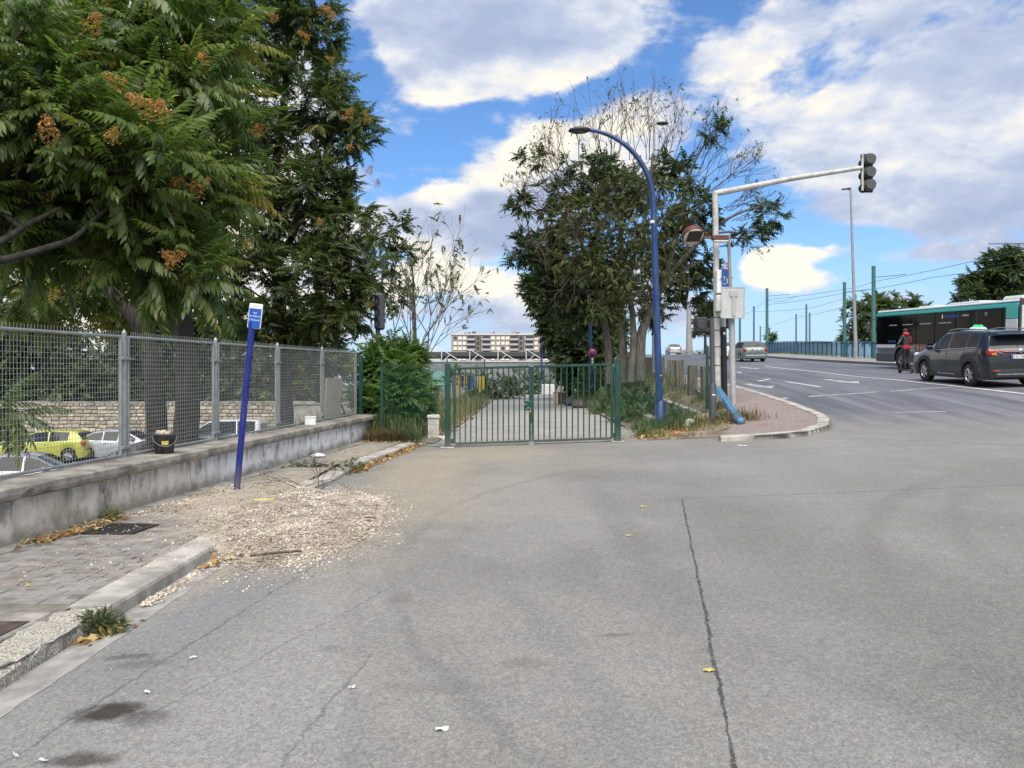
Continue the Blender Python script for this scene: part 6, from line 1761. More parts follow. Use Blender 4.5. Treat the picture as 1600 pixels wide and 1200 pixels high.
def car(name, label, cat, loc, heading, sp, mat, group=None, rim=alloy):
    """loft of half sections along x (x forward, y to the car's left); sp holds lengths and profiles"""
    root = empty(name, loc, heading, label, cat, group)
    L, Wd, r = sp['L'], sp['W'] / 2, sp['r']
    xf, xr = sp['xf'], sp['xr']                      # wheel centres
    Rarch = r + .055
    top = np.array(sp['top']); belt = np.array(sp['belt'])
    stops = set(np.round(np.linspace(-L / 2, L / 2, 30), 3))
    for xc in (xf, xr): stops |= set(np.round(xc + Rarch * np.cos(np.linspace(0, math.pi, 13)), 3))
    for k in ('win', 'doors'):
        for a, c in sp.get(k, []): stops |= {a, c}
    stops |= set(sp['ws']) | set(sp['rw']) | set(np.round(top[:, 0], 3)) | {-L / 2 + .03, -L / 2 + .09, L / 2 - .03, L / 2 - .09, L / 2 - .2}
    xs = sorted(x for x in stops if -L / 2 <= x <= L / 2)
    xs = [x for i, x in enumerate(xs) if i == 0 or x - xs[i - 1] > .004]
    rows = []
    for x in xs:
        zt = np.interp(x, top[:, 0], top[:, 1]); zb = min(np.interp(x, belt[:, 0], belt[:, 1]), zt - .02)
        e = min(1, (L / 2 - abs(x)) / .32); w = Wd * (sp.get('nose', .80) + (1 - sp.get('nose', .80)) * math.sqrt(max(0, 1 - (1 - e) ** 2)))
        zs = sp['gc'] + (.06 * (1 - e) ** 2)
        for xc in (xf, xr):
            q = Rarch ** 2 - (x - xc) ** 2
            if q > 0: zs = max(zs, min(r + math.sqrt(q), zb - .10))
        cab = min(1, max(0, (zt - zb - .03) / .38)); wr = w * (.955 - sp.get('tumble', .17) * cab)
        z4 = zt - .07 if cab > .05 else max(zb + .004, zt - .03)
        rows.append([(w * .955, zs), (w * .99, zs + .30 * (zb - zs)), (w * 1.0, zs + .62 * (zb - zs)), (w * .985, zb - .05 if zb - zs > .12 else zb - .01), (w * .955, zb), (wr, max(z4, zb + .003)), (wr * .93, max(zt - .018, zb + .005)), (wr * .5, zt + .004), (0, zt + .012)])
    NR = 9
    def in_(x, rr): return rr[0] - 1e-4 <= x <= rr[1] + 1e-4
    body = MB(); ws = MB(); rw = MB(); wins = {}
    for s in (1, -1):
        V = [[(x, s * y, z) for y, z in row] for x, row in zip(xs, rows)]
        for i in range(len(xs) - 1):
            xm = (xs[i] + xs[i + 1]) / 2
            for k in range(NR - 1):
                q = [V[i][k], V[i + 1][k], V[i + 1][k + 1], V[i][k + 1]]
                if s < 0: q = q[::-1]
                tgt = body
                if k == 4:
                    for wi, wr_ in enumerate(sp['win']):
                        if in_(xm, wr_): tgt = wins.setdefault((wi, s), MB())
                elif k >= 6 and in_(xm, sp['ws']): tgt = ws
                elif k >= 6 and in_(xm, sp['rw']): tgt = rw
                tgt.add(q, [(0, 1, 2, 3)], smooth=tgt is body)
    for i in (0, len(xs) - 1):
        pts = [(xs[i], y, z) for y, z in rows[i]] + [(xs[i], -y, z) for y, z in rows[i][::-1]]
        body.add(pts, [tuple(range(len(pts)))])
    bo = body.build('body', mat, root)
    bm = bmesh.new(); bm.from_mesh(bo.data); bmesh.ops.remove_doubles(bm, verts=bm.verts, dist=.0008); bmesh.ops.recalc_face_normals(bm, faces=bm.faces); bm.to_mesh(bo.data); bm.free()
    def grown(m_, nm, off, par=root, mt=car_glass):
        if not m_.f: return
        o = m_.build(nm, mt, par)
        bm = bmesh.new(); bm.from_mesh(o.data); bmesh.ops.remove_doubles(bm, verts=bm.verts, dist=.0008); bmesh.ops.recalc_face_normals(bm, faces=bm.faces)
        c = Vector((0, 0, .8)); 
        bm.normal_update()
        bm.to_mesh(o.data); bm.free(); return o
    grown(ws, 'windscreen', 0)
    if sp.get('rw_part', True): grown(rw, 'rear_window', 0)
    for (wi, s), m_ in wins.items(): grown(m_, 'window', 0)
    # doors: panels standing 5 mm proud, leaving a shut line around them
    for a, c in sp.get('doors', []):
        for s in (1, -1):
            d = MB(); idx = [i for i, x in enumerate(xs) if a - 1e-4 <= x <= c + 1e-4]
            for i0, i1 in zip(idx[:-1], idx[1:]):
                for k in range(0, 4):
                    f = []
                    for i, kk in ((i0, k), (i1, k), (i1, k + 1), (i0, k + 1)):
                        y, z = rows[i][kk]; x = xs[i]
                        if i == idx[0]: x += .010
                        if i == idx[-1]: x -= .010
                        if kk == 4: z -= .014
                        if kk == 0: z += .03
                        f.append((x, s * (y + .006), z))
                    d.add(f if s > 0 else f[::-1], [(0, 1, 2, 3)], smooth=True)
            do = d.build('door', mat, root)
            bm = bmesh.new(); bm.from_mesh(do.data); bmesh.ops.remove_doubles(bm, verts=bm.verts, dist=.0008); bmesh.ops.recalc_face_normals(bm, faces=bm.faces); bm.to_mesh(do.data); bm.free()
            zb = np.interp(a, belt[:, 0], belt[:, 1]); yw = rows[idx[0]][3][0]
            MB().box((a + .16, s * (Wd * .998 + .012), zb - .12), (.19, .022, .03), bev=.008).build('door_handle', sp.get('handle', mat), do)
    MB().box(((xf + xr) / 2, 0, sp['gc'] + .22), (L * .93, Wd * 1.62, .42)).build('underbody', under, root)
    for x in (xf, xr):
        for s in (1, -1): build_wheel(root, x, s * (Wd - .115), r, .21, sp.get('spokes', 5), rim)
    mx = sp['ws'][1] - sp.get('mirror', .42) - .0
    for s in (1, -1):
        zb = np.interp(mx, belt[:, 0], belt[:, 1])
        b = MB().box((mx, s * (Wd + .09), zb + .09), (.11, .20, .15), bev=.04); b.tube([(mx, s * (Wd - .06), zb + .02), (mx, s * (Wd + .05), zb + .07)], .022, 6)
        b.build('mirror', sp.get('mirror_mat', mat), root)
    zl = sp['tail'][1]
    for s in (1, -1):
        tl = MB(); w0 = Wd * .83
        hh = sp['tail'][2]; xr_ = -L / 2
        tl.box((xr_ + .10, s * (w0 + .02), zl), (.26, .20, hh), rot=Matrix.Rotation(s * -.22, 3, 'Z'), bev=.035)
        t = tl.build('taillight', lamp_red, root)
        if sp.get('amber'): MB().box((xr_ - .012, s * (w0 - .02), zl - hh * .22), (.05, .12, hh * .42), bev=.012).build('indicator', lamp_amber, t)
        h = MB().box((L / 2 - .16, s * Wd * .76, sp['head']), (.34, .30, .14), rot=Matrix.Rotation(s * -.5, 3, 'Z') @ Matrix.Rotation(.25, 3, 'Y'), bev=.04); h.build('headlight', lamp_clear, root)
    b = MB().box((-L / 2 - .005, 0, sp['gc'] + .19), (.12, Wd * 1.62, .26), bev=.05); b.build('rear_bumper', sp.get('bumper', mat), root)
    b = MB().box((L / 2 - .015, 0, sp['gc'] + .15), (.10, Wd * 1.5, .22), bev=.05); b.build('front_bumper', sp.get('bumper', mat), root)
    zp = sp.get('plate', sp['gc'] + .45)
    pl_ = MB().box((-L / 2 - (.03 if zp > sp['gc'] + .32 else .07), 0, zp), (.012, .52, .11), bev=.004).build('number_plate', plate_w, root)
    if sp.get('text'):
        xx = -L / 2 - (.037 if zp > sp['gc'] + .32 else .077)
        text(sp['text'], .095, plate_t, pl_, (xx, -.01, zp), (R_(90), 0, R_(-90)), ext=.0005)
        MB().box((xx, .235, zp), (.002, .045, .105)).build('plate_band', plate_b, pl_)
    if sp.get('wiper', True): MB().tube([(sp['rw'][0] + .05 - .03, .02, np.interp(sp['rw'][0] + .05, top[:, 0], top[:, 1]) + .02), (sp['rw'][0] + .16, -.32, np.interp(sp['rw'][0] + .16, top[:, 0], top[:, 1]) + .02)], .010, 4).build('rear_wiper', dark_trim, root)
    return root
# profiles are (x, z) from tail to nose
HATCH = dict(L=4.03, W=1.72, r=.305, xf=1.23, xr=-1.31, gc=.17, tumble=.18, nose=.78,
             top=[(-2.015, .62), (-2.0, .92), (-1.93, 1.02), (-1.62, 1.36), (-1.3, 1.44), (-.6, 1.475), (.1, 1.45), (.5, 1.33), (1.15, .98), (1.5, .90), (1.85, .76), (1.98, .62), (2.015, .48)],
             belt=[(-2.015, .60), (-1.9, .98), (-1.2, .99), (.9, .90), (1.3, .86), (1.9, .66), (2.015, .46)],
             win=[(-1.28, -.42), (-.36, .78)], ws=(.48, 1.16), rw=(-1.93, -1.62), doors=[(-.42, .84)], tail=(0, .86, .20), head=.70, spokes=7)
SEDAN = dict(L=4.55, W=1.80, r=.32, xf=1.38, xr=-1.32, gc=.17, tumble=.20, nose=.76,
             top=[(-2.275, .60), (-2.26, .86), (-2.1, 1.00), (-1.75, 1.06), (-1.05, 1.36), (-.4, 1.45), (.1, 1.44), (.45, 1.36), (1.2, .98), (1.7, .88), (2.1, .74), (2.22, .62), (2.275, .46)],
             belt=[(-2.275, .58), (-2.1, .97), (-1.2, .97), (1.0, .90), (1.4, .86), (2.1, .66), (2.275, .45)],
             win=[(-1.4, -.62), (-.56, .10), (.16, .92)], ws=(.44, 1.2), rw=(-1.74, -1.05), doors=[(-.62, .12), (.14, 1.0)], tail=(0, .84, .17), head=.70, spokes=10, wiper=False)
WAGON = dict(L=4.45, W=1.72, r=.30, xf=1.30, xr=-1.27, gc=.17, tumble=.19, nose=.80,
             top=[(-2.225, .60), (-2.21, .90), (-2.14, 1.0), (-1.86, 1.36), (-1.6, 1.42), (-.6, 1.45), (.1, 1.43), (.45, 1.34), (1.12, .96), (1.6, .87), (2.0, .76), (2.15, .64), (2.225, .46)],
             belt=[(-2.225, .58), (-2.1, .97), (-1.2, .96), (.9, .89), (1.3, .86), (2.0, .68), (2.225, .44)],
             win=[(-1.82, -1.15), (-1.09, -.36), (-.30, .74)], ws=(.44, 1.13), rw=(-2.14, -1.86), doors=[(-1.12, -.34), (-.32, .84)], tail=(0, .84, .22), head=.68, plate=.86)
VAN = dict(L=4.25, W=1.82, r=.31, xf=1.30, xr=-1.38, gc=.18, tumble=.10, nose=.84,
           top=[(-2.125, .60), (-2.12, 1.0), (-2.08, 1.60), (-2.0, 1.76), (-1.6, 1.80), (.0, 1.79), (.5, 1.72), (.9, 1.48), (1.45, 1.06), (1.75, .96), (2.0, .80), (2.1, .64), (2.125, .48)],
           belt=[(-2.125, .58), (-2.1, 1.10), (0, 1.06), (1.1, 1.0), (1.6, .92), (2.0, .72), (2.125, .46)],
           win=[(-1.85, -.95), (-.88, .02), (.10, 1.0)], ws=(.5, 1.45), rw=(-2.12, -2.08), doors=[(-.92, .04), (.08, 1.08)], tail=(0, 1.0, .34), head=.78, wiper=False)
SUV = dict(L=4.60, W=1.86, r=.352, xf=1.36, xr=-1.33, gc=.22, tumble=.17, nose=.84,
           top=[(-2.30, .74), (-2.285, 1.02), (-2.20, 1.14), (-1.93, 1.52), (-1.72, 1.63), (-1.2, 1.665), (-.3, 1.685), (.3, 1.64), (.62, 1.52), (1.22, 1.13), (1.6, 1.07), (2.0, .97), (2.2, .82), (2.30, .62)],
           belt=[(-2.30, .72), (-2.2, 1.10), (-1.6, 1.16), (-.8, 1.12), (1.0, 1.04), (1.4, 1.0), (2.05, .84), (2.30, .60)],
           win=[(-1.62, -1.10), (-1.04, -.12), (-.05, .86)], ws=(.60, 1.23), rw=(-2.20, -1.93), doors=[(-1.08, -.10), (-.06, .98)], tail=(0, 1.03, .17), head=.86, spokes=5, plate=.90, amber=True, text='GB-748-FS', bumper=dark_trim, handle=chrome)

suv_p = paint_mat('suv_grey_paint', (.012, .016, .018), 0, .28, .6)
rwp = G(1514, 604); fwp = G(1448, 598.5)
d = Vector((fwp.x - rwp.x, fwp.y - rwp.y, 0)); hd = math.atan2(d.y, d.x)
hd = R_(88.0)
fw = Vector((math.cos(hd), math.sin(hd), 0)); lf_ = Vector((-math.sin(hd), math.cos(hd), 0))
def place_on(c, hd, sp):
    """height and pitch of a car standing on the road at c"""
    f = Vector((math.cos(hd), math.sin(hd)))
    za, zb = Hf(c.x + f.x * sp['xf'], c.y + f.y * sp['xf']), Hf(c.x + f.x * sp['xr'], c.y + f.y * sp['xr'])
    pitch = math.atan2(za - zb, sp['xf'] - sp['xr']); z0 = zb - sp['xr'] * math.tan(pitch)
    l = Vector((-f.y, f.x)); w = sp['W'] / 2
    roll = math.atan2(Hf(c.x + l.x * w, c.y + l.y * w) - Hf(c.x - l.x * w, c.y - l.y * w), 2 * w)
    return Vector((c.x, c.y, z0 + .004)), (Matrix.Rotation(hd, 3, 'Z') @ Matrix.Rotation(-pitch, 3, 'Y') @ Matrix.Rotation(roll, 3, 'X')).to_euler()
c = Vector((rwp.x, rwp.y, 0)) - lf_ * (SUV['W'] / 2 - .02) * 1.0 + fw * (-SUV['xr'])
lc, eu = place_on(c, hd, SUV)
print('SUV', lc, rwp, fwp)
dark_glass = glass_mat('suv_glass', (.008, .010, .012), .05); dark_glass.node_tree.nodes['Principled BSDF'].inputs['Specular IOR Level'].default_value = .10
suv = car('taxi_suv', 'dark grey SUV taxi seen from behind with a green lit roof sign', 'car', lc, 0, SUV, suv_p)
suv.rotation_euler = eu
W2 = SUV['W'] / 2
for o in suv.children:
    if o.name.split('.')[0] == 'window': o.data.materials[0] = dark_glass
for xc in (SUV['xf'], SUV['xr']):
    for s in (1, -1):
        b = MB(); R0 = SUV['r'] + .05; n = 16; vs = []
        for i in range(n + 1):
            t = -.18 + (math.pi + .36) * i / n
            for rr, yy in ((R0, W2 * .965), (R0, W2 * 1.012), (R0 + .085, W2 * 1.006), (R0 + .085, W2 * .965)):
                vs.append((xc + rr * math.cos(t), s * yy, max(SUV['r'] + rr * math.sin(t), .25)))
        b.add(vs, [(i * 4 + k, (i + 1) * 4 + k, (i + 1) * 4 + (k + 1) % 4, i * 4 + (k + 1) % 4) for i in range(n) for k in range(4)])
        b.build('wheel_arch', dark_trim, suv)
for s in (1, -1):
    b = MB().box((0, s * W2 * .985, .31), (1.9, .05, .17), bev=.02); sil = b.build('sill', dark_trim, suv)
    MB().box((-.05, s * (W2 * .985 + .028), .335), (1.0, .012, .03), bev=.005).build('sill_trim', chrome, sil)
    MB().tube([(-1.85, s * .60, 1.635), (-1.6, s * .62, 1.70), (-.2, s * .63, 1.735), (.35, s * .62, 1.68)], .018, 6).build('roof_rail', galv, suv)
    MB().tube([(-1.62, s * W2 * .955, 1.172), (-.8, s * W2 * .962, 1.132), (.9, s * W2 * .965, 1.055)], .012, 5).build('window_trim', chrome, suv)
MB().box((-2.10, 0, 1.565), (.34, 1.22, .04), rot=Matrix.Rotation(-.05, 3, 'Y'), bev=.015).build('spoiler', suv_p, suv)
b = MB().box((-2.315, 0, 1.055), (.03, .98, .035), bev=.01); 
for s in (1, -1): b.box((-2.305, s * .58, 1.025), (.03, .25, .03), rot=Matrix.Rotation(s * .35, 3, 'X'), bev=.008)
b.build('tailgate_trim', chrome, suv)
MB().lathe([(0, -.012), (.06, -.01), (.065, 0)], 16, c=(-2.33, 0, 1.07), axis='X').build('round_badge', chrome, suv)
MB().box((-2.345, 0, .40), (.05, 1.36, .035), bev=.01).build('bumper_trim', chrome, suv)
MB().box((-2.33, 0, .52), (.05, 1.2, .05), bev=.01).build('bumper_step', dark_trim, suv)
for s in (1, -1): MB().box((-2.34, s * .70, .50), (.03, .22, .03), bev=.008).build('reflector', lamp_red, suv)
b = MB().box((-2.20, 0, 1.05), (.22, 1.5, .07), bev=.02); b.build('light_bar', lamp_red, suv)
# taxi roof sign
tx = MB().prism([(-.26, 0), (.26, 0), (.19, .075), (-.19, .075)], 'X', -.065, .065).build('taxi_sign', M('taxi_white', (.75, .77, .75), .4, var=.05), suv); tx.location = (-.15, 0, 1.70)
gm = bpy.data.materials.new('lit_green'); gm.use_nodes = True
_b = gm.node_tree.nodes['Principled BSDF']; _b.inputs['Base Color'].default_value = (.03, .5, .16, 1); _b.inputs['Emission Color'].default_value = (.04, .75, .22, 1); _b.inputs['Emission Strength'].default_value = .35
MB().prism([(-.15, .076), (.15, .076), (.10, .15), (-.10, .15)], 'X', -.05, .05).build('green_lamp', gm, tx)
text('TAXI', .06, M('taxi_text', (.01, .22, .08), .5), tx, (-.0535, 0, .115), (R_(90), 0, R_(-90)), ext=.0005)
# the two cars farther up the ramp
c = G(1180, 565.5)
gw_p = paint_mat('green_metallic', (.155, .195, .182), .35, .3)
lc, eu = place_on(Vector((c.x + .1, c.y + 2.2, 0)), R_(88), WAGON)
wg = car('estate_car', 'pale metallic green estate car driving away up the ramp', 'car', lc, 0, dict(WAGON, text='2419 WK', bumper=gw_p), gw_p); wg.rotation_euler = eu
wc = Vector((17.1, 63, 0)); lc, eu = place_on(wc, R_(88), HATCH)
w2 = car('white_car', 'white car partly hidden behind the poles, ahead of the green estate car', 'car', lc, 0, dict(HATCH, text=None, L=4.03), paint_mat('white_paint', (.66, .66, .65), 0, .35)); w2.rotation_euler = eu
sc_ = Vector((22.2, 106, 0)); lc, eu = place_on(sc_, R_(86), HATCH)
s2 = car('silver_car', 'small silver hatchback at the crest of the ramp, seen past the blue lamp', 'car', lc, 0, HATCH, paint_mat('silver_paint', (.36, .37, .39), .4, .3)); s2.rotation_euler = eu
# car park
LZ = -2.05
def parked(name, label, px, py, Y, hd, sp, m_, **k):
    x = (px - 800) / FPX * Y
    return car(name, label, 'car', Vector((x, Y, LZ)), R_(hd), sp, m_, **k)
yl = paint_mat('yellow_green_paint', (.42, .44, .055), .1, .3)
parked('yellow_hatchback', 'bright yellow green hatchback parked behind the wire fence', 76, 700, 36.8, 184, HATCH, yl)
parked('silver_saloon', 'pale silver saloon car parked next to the yellow green hatchback', 192, 700, 37.6, 4, SEDAN, paint_mat('pale_silver_paint', (.44, .45, .48), .25, .3))
parked('white_van', 'white windowed van parked between the two fence posts behind the blue post', 349, 690, 40.5, 184, VAN, paint_mat('van_white', (.62, .63, .64), 0, .35))
parked('grey_saloon', 'light grey car low behind the coping, only its roof and windows showing', 45, 740, 24.8, 12, SEDAN, paint_mat('light_grey_paint', (.40, .41, .43), .3, .3))
parked('dark_saloon', 'dark grey car parked in front of the silver saloon by the fence post', 226, 720, 29.5, 190, HATCH, paint_mat('dark_grey_paint', (.06, .066, .07), .3, .3))
parked('maroon_car', 'dark red car roof just showing above the coping by the fence post', 172, 720, 22.6, 186, dict(HATCH), paint_mat('maroon_paint_car', (.20, .02, .03), .1, .35))
parked('grey_hatchback', 'dark grey hatchback nosing out in front of the white van', 312, 700, 33.0, 200, HATCH, paint_mat('steel_paint', (.16, .175, .18), .3, .3))

# ------------------------------------------------------------------ bus
bus_grey = M('bus_grey', (.085, .090, .095), .45, var=.12, scale=2, coat=.2)
bus_dgrey = M('bus_dark_grey', (.045, .048, .052), .5, var=.12, scale=2)
teal = M('bus_teal', (.012, .40, .34), .35, var=.08, coat=.3)
bus_w = M('bus_white', (.62, .63, .61), .4, var=.07, coat=.2)
black_gl = glass_mat('bus_black_glass', (.004, .005, .006), .05); black_gl.node_tree.nodes['Principled BSDF'].inputs['Specular IOR Level'].default_value = .07
BL, BW, BH = 11.3, 2.5, 2.95
bx, byr = 19.0, 29.0
za, zb_ = Hf(bx + 1.2, byr + 9), Hf(bx + 1.2, byr + 2)
pit = math.atan2(za - zb_, 7)
bus = empty('city_bus', (bx + BW / 2, byr, zb_ - 2 * math.tan(pit) + .01), 0, 'teal, white and dark glass city bus waiting in the road behind the taxi', 'bus')
bus.rotation_euler = (pit, 0, 0)
# local: x right, y forward from the rear, z up; street side seen is x = -BW/2
hx = BW / 2
def shell(name, z0, z1, mat, inset=0.0, y0=0.0, y1=BL, parent=bus, bev=.06):
    return MB().box((0, (y0 + y1) / 2, (z0 + z1) / 2), (BW - 2 * inset, y1 - y0, z1 - z0), bev=bev).build(name, mat, parent)
def side_panel(name, y0, y1, z0, z1, mat, out=.006, th=.03, parent=bus, s=-1, bev=.01):
    return MB().box((s * (hx + out - th / 2), (y0 + y1) / 2, (z0 + z1) / 2), (th, y1 - y0, z1 - z0), bev=bev).build(name, mat, parent)
wy = (2.95, 8.75)     # wheel centres from the rear
RA = .58
b = MB()              # lower body with open wheel arches
ysb = sorted(set(list(np.linspace(0, BL, 24)) + [w + RA * math.cos(t) for w in wy for t in np.linspace(0, math.pi, 13)]))
for s in (-1, 1):
    vs = []
    for y in ysb:
        zlo = .32
        for w in wy:
            q = RA * RA - (y - w) ** 2
            if q > 0: zlo = max(zlo, .48 + math.sqrt(q))
        e = min(1, min(y, BL - y) / .25); xi = hx - .10 * (1 - math.sqrt(max(0, 1 - (1 - e) ** 2)))
        vs += [(s * (xi - .02), y, zlo), (s * xi, y, max(zlo + .05, .75)), (s * xi, y, 1.16)]
    b.add(vs, [(i * 3 + k, (i + 1) * 3 + k, (i + 1) * 3 + k + 1, i * 3 + k + 1) for i in range(len(ysb) - 1) for k in (0, 1)])
b.add([(-hx + .1, 0, .32), (hx - .1, 0, .32), (hx - .1, 0, 1.16), (-hx + .1, 0, 1.16), (-hx + .1, BL, .32), (hx - .1, BL, .32), (hx - .1, BL, 1.16), (-hx + .1, BL, 1.16)], [(0, 1, 2, 3), (4, 5, 6, 7)])
b.build('lower_body', bus_grey, bus)
MB().box((0, BL / 2, .72), (BW - .66, BL - .2, .75)).build('underbody', under, bus)
side_panel('skirt_panel', 9.42, BL - .1, .36, .74, bus_dgrey, .004); side_panel('skirt_panel', 3.65, 8.08, .36, .74, bus_dgrey, .004); side_panel('skirt_panel', .1, 2.3, .36, .74, bus_dgrey, .004)
side_panel('chrome_strip', 3.65, 8.08, .75, .78, galv, .010); side_panel('chrome_strip', 9.42, BL - .12, .75, .77, galv, .008); side_panel('lower_strip', 3.65, 8.08, .31, .345, galv, .008)
side_panel('white_stripe', 9.0, BL - .12, 1.03, 1.19, bus_w, .008); side_panel('white_stripe', 4.0, 5.6, 1.03, 1.19, bus_w, .008); 
shell('glass_house', 1.16, 2.70, black_gl, .015, .12, BL - .02, bev=.10)
shell('teal_band', 2.60, 2.79, teal, .0, .02, BL, bev=.05)
shell('roof', 2.785, 2.93, bus_w, .03, .02, BL - .02, bev=.09)
shell('roof_pod', 2.92, 3.03, bus_w, .35, 3.0, 5.2, bev=.05); shell('roof_pod', 2.92, 3.02, bus_w, .45, 6.6, 8.0, bev=.05)
MB().box((0, .75, 2.98), (BW - .5, 1.3, .22), bev=.09).build('engine_hood', bus_w, bus)
# window panes of the street side, separated by thin posts
wn = [(.95, 2.55), (2.60, 4.05), (4.10, 5.65), (5.70, 7.25), (7.30, 8.80), (8.86, 10.05), (10.12, 11.05)]
for y0, y1 in wn:
    p = side_panel('window', y0, y1, 1.22, 2.57, black_gl, .002)
    if y0 > 3.5 and y0 < 10: MB().box((-hx - .012, (y0 + y1) / 2, 2.15), (.02, (y1 - y0) * .62, .05), bev=.006).build('vent_handle', M('vent_grey', (.30, .31, .32), .5), p)
side_panel('window_post', 2.555, 2.595, 1.20, 2.58, bus_dgrey, .012)
side_panel('teal_pillar', .02, .72, 2.20, 2.66, teal, .010)
side_panel('white_pillar', .02, .72, 1.16, 2.195, bus_w, .010)
side_panel('seam', .02, .74, 2.185, 2.205, dark_trim, .013)
for w in wy:
    for s in (-1, 1):
        t = MB().lathe([(.28, -.14), (.46, -.14), (.48, -.10), (.48, .10), (.46, .14), (.28, .14)], 28, axis='X').build('wheel', rubber, bus); t.location = (s * (hx - .18), w, .48)
        MB().lathe([(.29, s * .10), (.26, s * .03), (.12, s * .06), (.10, s * .15), (0, s * .15)], 24, axis='X').build('rim', M('bus_rim', (.22, .22, .22), .5, .4, var=.2), t)
# advert on the side, abstract faces and two short words
ad = side_panel('advert', 6.3, 8.0, .80, 1.22, M('advert_dark', (.05, .04, .045), .5, var=.5, scale=4, col2=(.20, .12, .09)), .012)
text('LAST', .17, wht, ad, (-hx - .016, 7.55, 1.08), (R_(90), 0, R_(-90)), ext=.0005); text('NIGHT', .15, wht, ad, (-hx - .016, 7.55, .92), (R_(90), 0, R_(-90)), ext=.0005)
skin_ = M('advert_skin', (.34, .19, .13), .6, var=.25, scale=5)
for y in (7.05, 6.78, 6.5): MB().box((-hx - .014, y, 1.03), (.006, .14, .26), bev=.002).build('advert_face', skin_, ad)
lgb = M('logo_blue', (.03, .16, .62), .5)
text('île-de-France', .20, lgb, bus, (-hx - .012, 4.35, 2.43), (R_(90), 0, R_(-90)), ext=.0005)
text('mobilités', .13, wht, bus, (-hx - .012, 3.35, 2.43), (R_(90), 0, R_(-90)), ext=.0005)
side_panel('logo_mark', 5.05, 5.12, 2.34, 2.52, wht, .012, .012)
text('23', .17, wht, bus, (-hx - .012, 1.95, 2.43), (R_(90), 0, R_(-90)), ext=.0005)
text('île-de-France', .15, lgb, bus, (-hx - .012, 9.55, 1.36), (R_(90), 0, R_(-90)), ext=.0005)
# rear face: advert panel, window band, lamps
MB().box((0, -.02, 2.05), (BW - .06, .06, 1.8), bev=.02).build('rear_panel', bus_dgrey, bus)
rad = MB().box((.0, -.06, 1.88), (2.30, .04, 1.62), bev=.03).build('rear_advert_frame', bus_w, bus)
MB().box((.0, -.085, 1.88), (2.12, .012, 1.46), bev=.004).build('rear_advert', M('advert_blue', (.02, .07, .36), .4, var=.12), rad)
text('on', .36, wht, rad, (-.80, -.094, 2.0), (R_(90), 0, 0), ext=.0005); text('No', .40, wht, rad, (-.78, -.094, 1.55), (R_(90), 0, 0), ext=.0005)
for s in (-1, 1): MB().box((s * 1.08, -.05, 1.0), (.14, .05, .5), bev=.02).build('taillight', lamp_red, bus)
# mirror in front
MB().tube([(-hx + .05, BL - .05, 2.5), (-hx - .22, BL + .22, 2.5), (-hx - .27, BL + .24, 2.35)], .03, 6).build('mirror_arm', blackp, bus)
MB().box((-hx - .28, BL + .24, 2.08), (.20, .16, .56), bev=.05).build('mirror', blackp, bus)
MB().box((0, BL + .005, 1.85), (BW - .25, .03, 1.4), bev=.02).build('windscreen', black_gl, bus)

# ------------------------------------------------------------------ person on a kick scooter beside the bus
pf = G(1416, 583.5); PS = .985
scoot = empty('kick_scooter', (pf.x, pf.y, pf.z), R_(4), 'black kick scooter under the person in the red and black jacket', 'scooter')
MB().box((0, -.05, .14), (.16, .62, .06), bev=.02).build('deck', blackp, scoot)
for y in (-.42, .46): MB().lathe([(.05, -.03), (.10, -.03), (.12, 0), (.10, .03), (.05, .03)], 16, c=(0, y, .12), axis='X').build('wheel', rubber, scoot)
MB().tube([(0, .24, .16), (0, .42, .22), (0, .36, 1.12)], .022, 8).build('stem', blackp, scoot)
MB().tube([(-.27, .34, 1.12), (0, .36, 1.14), (.27, .34, 1.12)], .018, 8).build('handlebar', blackp, scoot)
for s in (-1, 1): MB().box((s * .09, -.46, .10), (.05, .1, .16), bev=.02).build('fender', blackp, scoot)
per = empty('person', (pf.x, pf.y, pf.z), R_(4), 'person seen from behind in a black and red jacket riding a kick scooter', 'person')
def skinned(name, verts, edges, radii, mat, parent, root=0, lvl=2):
    me = bpy.data.meshes.new(name); me.from_pydata(verts, edges, []); o = bpy.data.objects.new(name, me); COL.objects.link(o)
    bpy.context.view_layer.objects.active = o
    md = o.modifiers.new('skin', 'SKIN'); 
    for i, r in enumerate(radii):
        sv = me.skin_vertices[0].data[i]; sv.radius = r if isinstance(r, tuple) else (r, r); sv.use_root = (i == root)
    sb = o.modifiers.new('sub', 'SUBSURF'); sb.levels = lvl; sb.render_levels = lvl
    dg = bpy.context.evaluated_depsgraph_get(); m2 = bpy.data.meshes.new_from_object(o.evaluated_get(dg))
    bpy.data.objects.remove(o)
    o = bpy.data.objects.new(name, m2); COL.objects.link(o); o.parent = parent
    m2.materials.clear()
    for m in (mat if isinstance(mat, (list, tuple)) else [mat]): m2.materials.append(m)
    m2.polygons.foreach_set('use_smooth', [True] * len(m2.polygons))
    return o
z0 = .17
V = [(0, 0, .93 + z0), (0, 0, 1.08 + z0), (0, .02, 1.25 + z0), (0, .04, 1.40 + z0), (0, .05, 1.48 + z0), (0, .06, 1.56 + z0), (0, .075, 1.66 + z0),
     (-.17, .04, 1.38 + z0), (-.27, .06, 1.15 + z0), (-.27, .28, 1.02 + z0), (-.25, .33, .985 + z0),
     (.17, .04, 1.38 + z0), (.25, .08, 1.14 + z0), (.25, .28, 1.03 + z0), (.25, .33, .985 + z0),
     (-.09, 0, .86 + z0), (-.085, .03, .48 + z0), (-.06, -.05, .08 + z0), (-.06, .07, .03 + z0),
     (.09, 0, .86 + z0), (.09, .04, .48 + z0), (.07, -.16, .09 + z0), (.07, -.04, .03 + z0)]
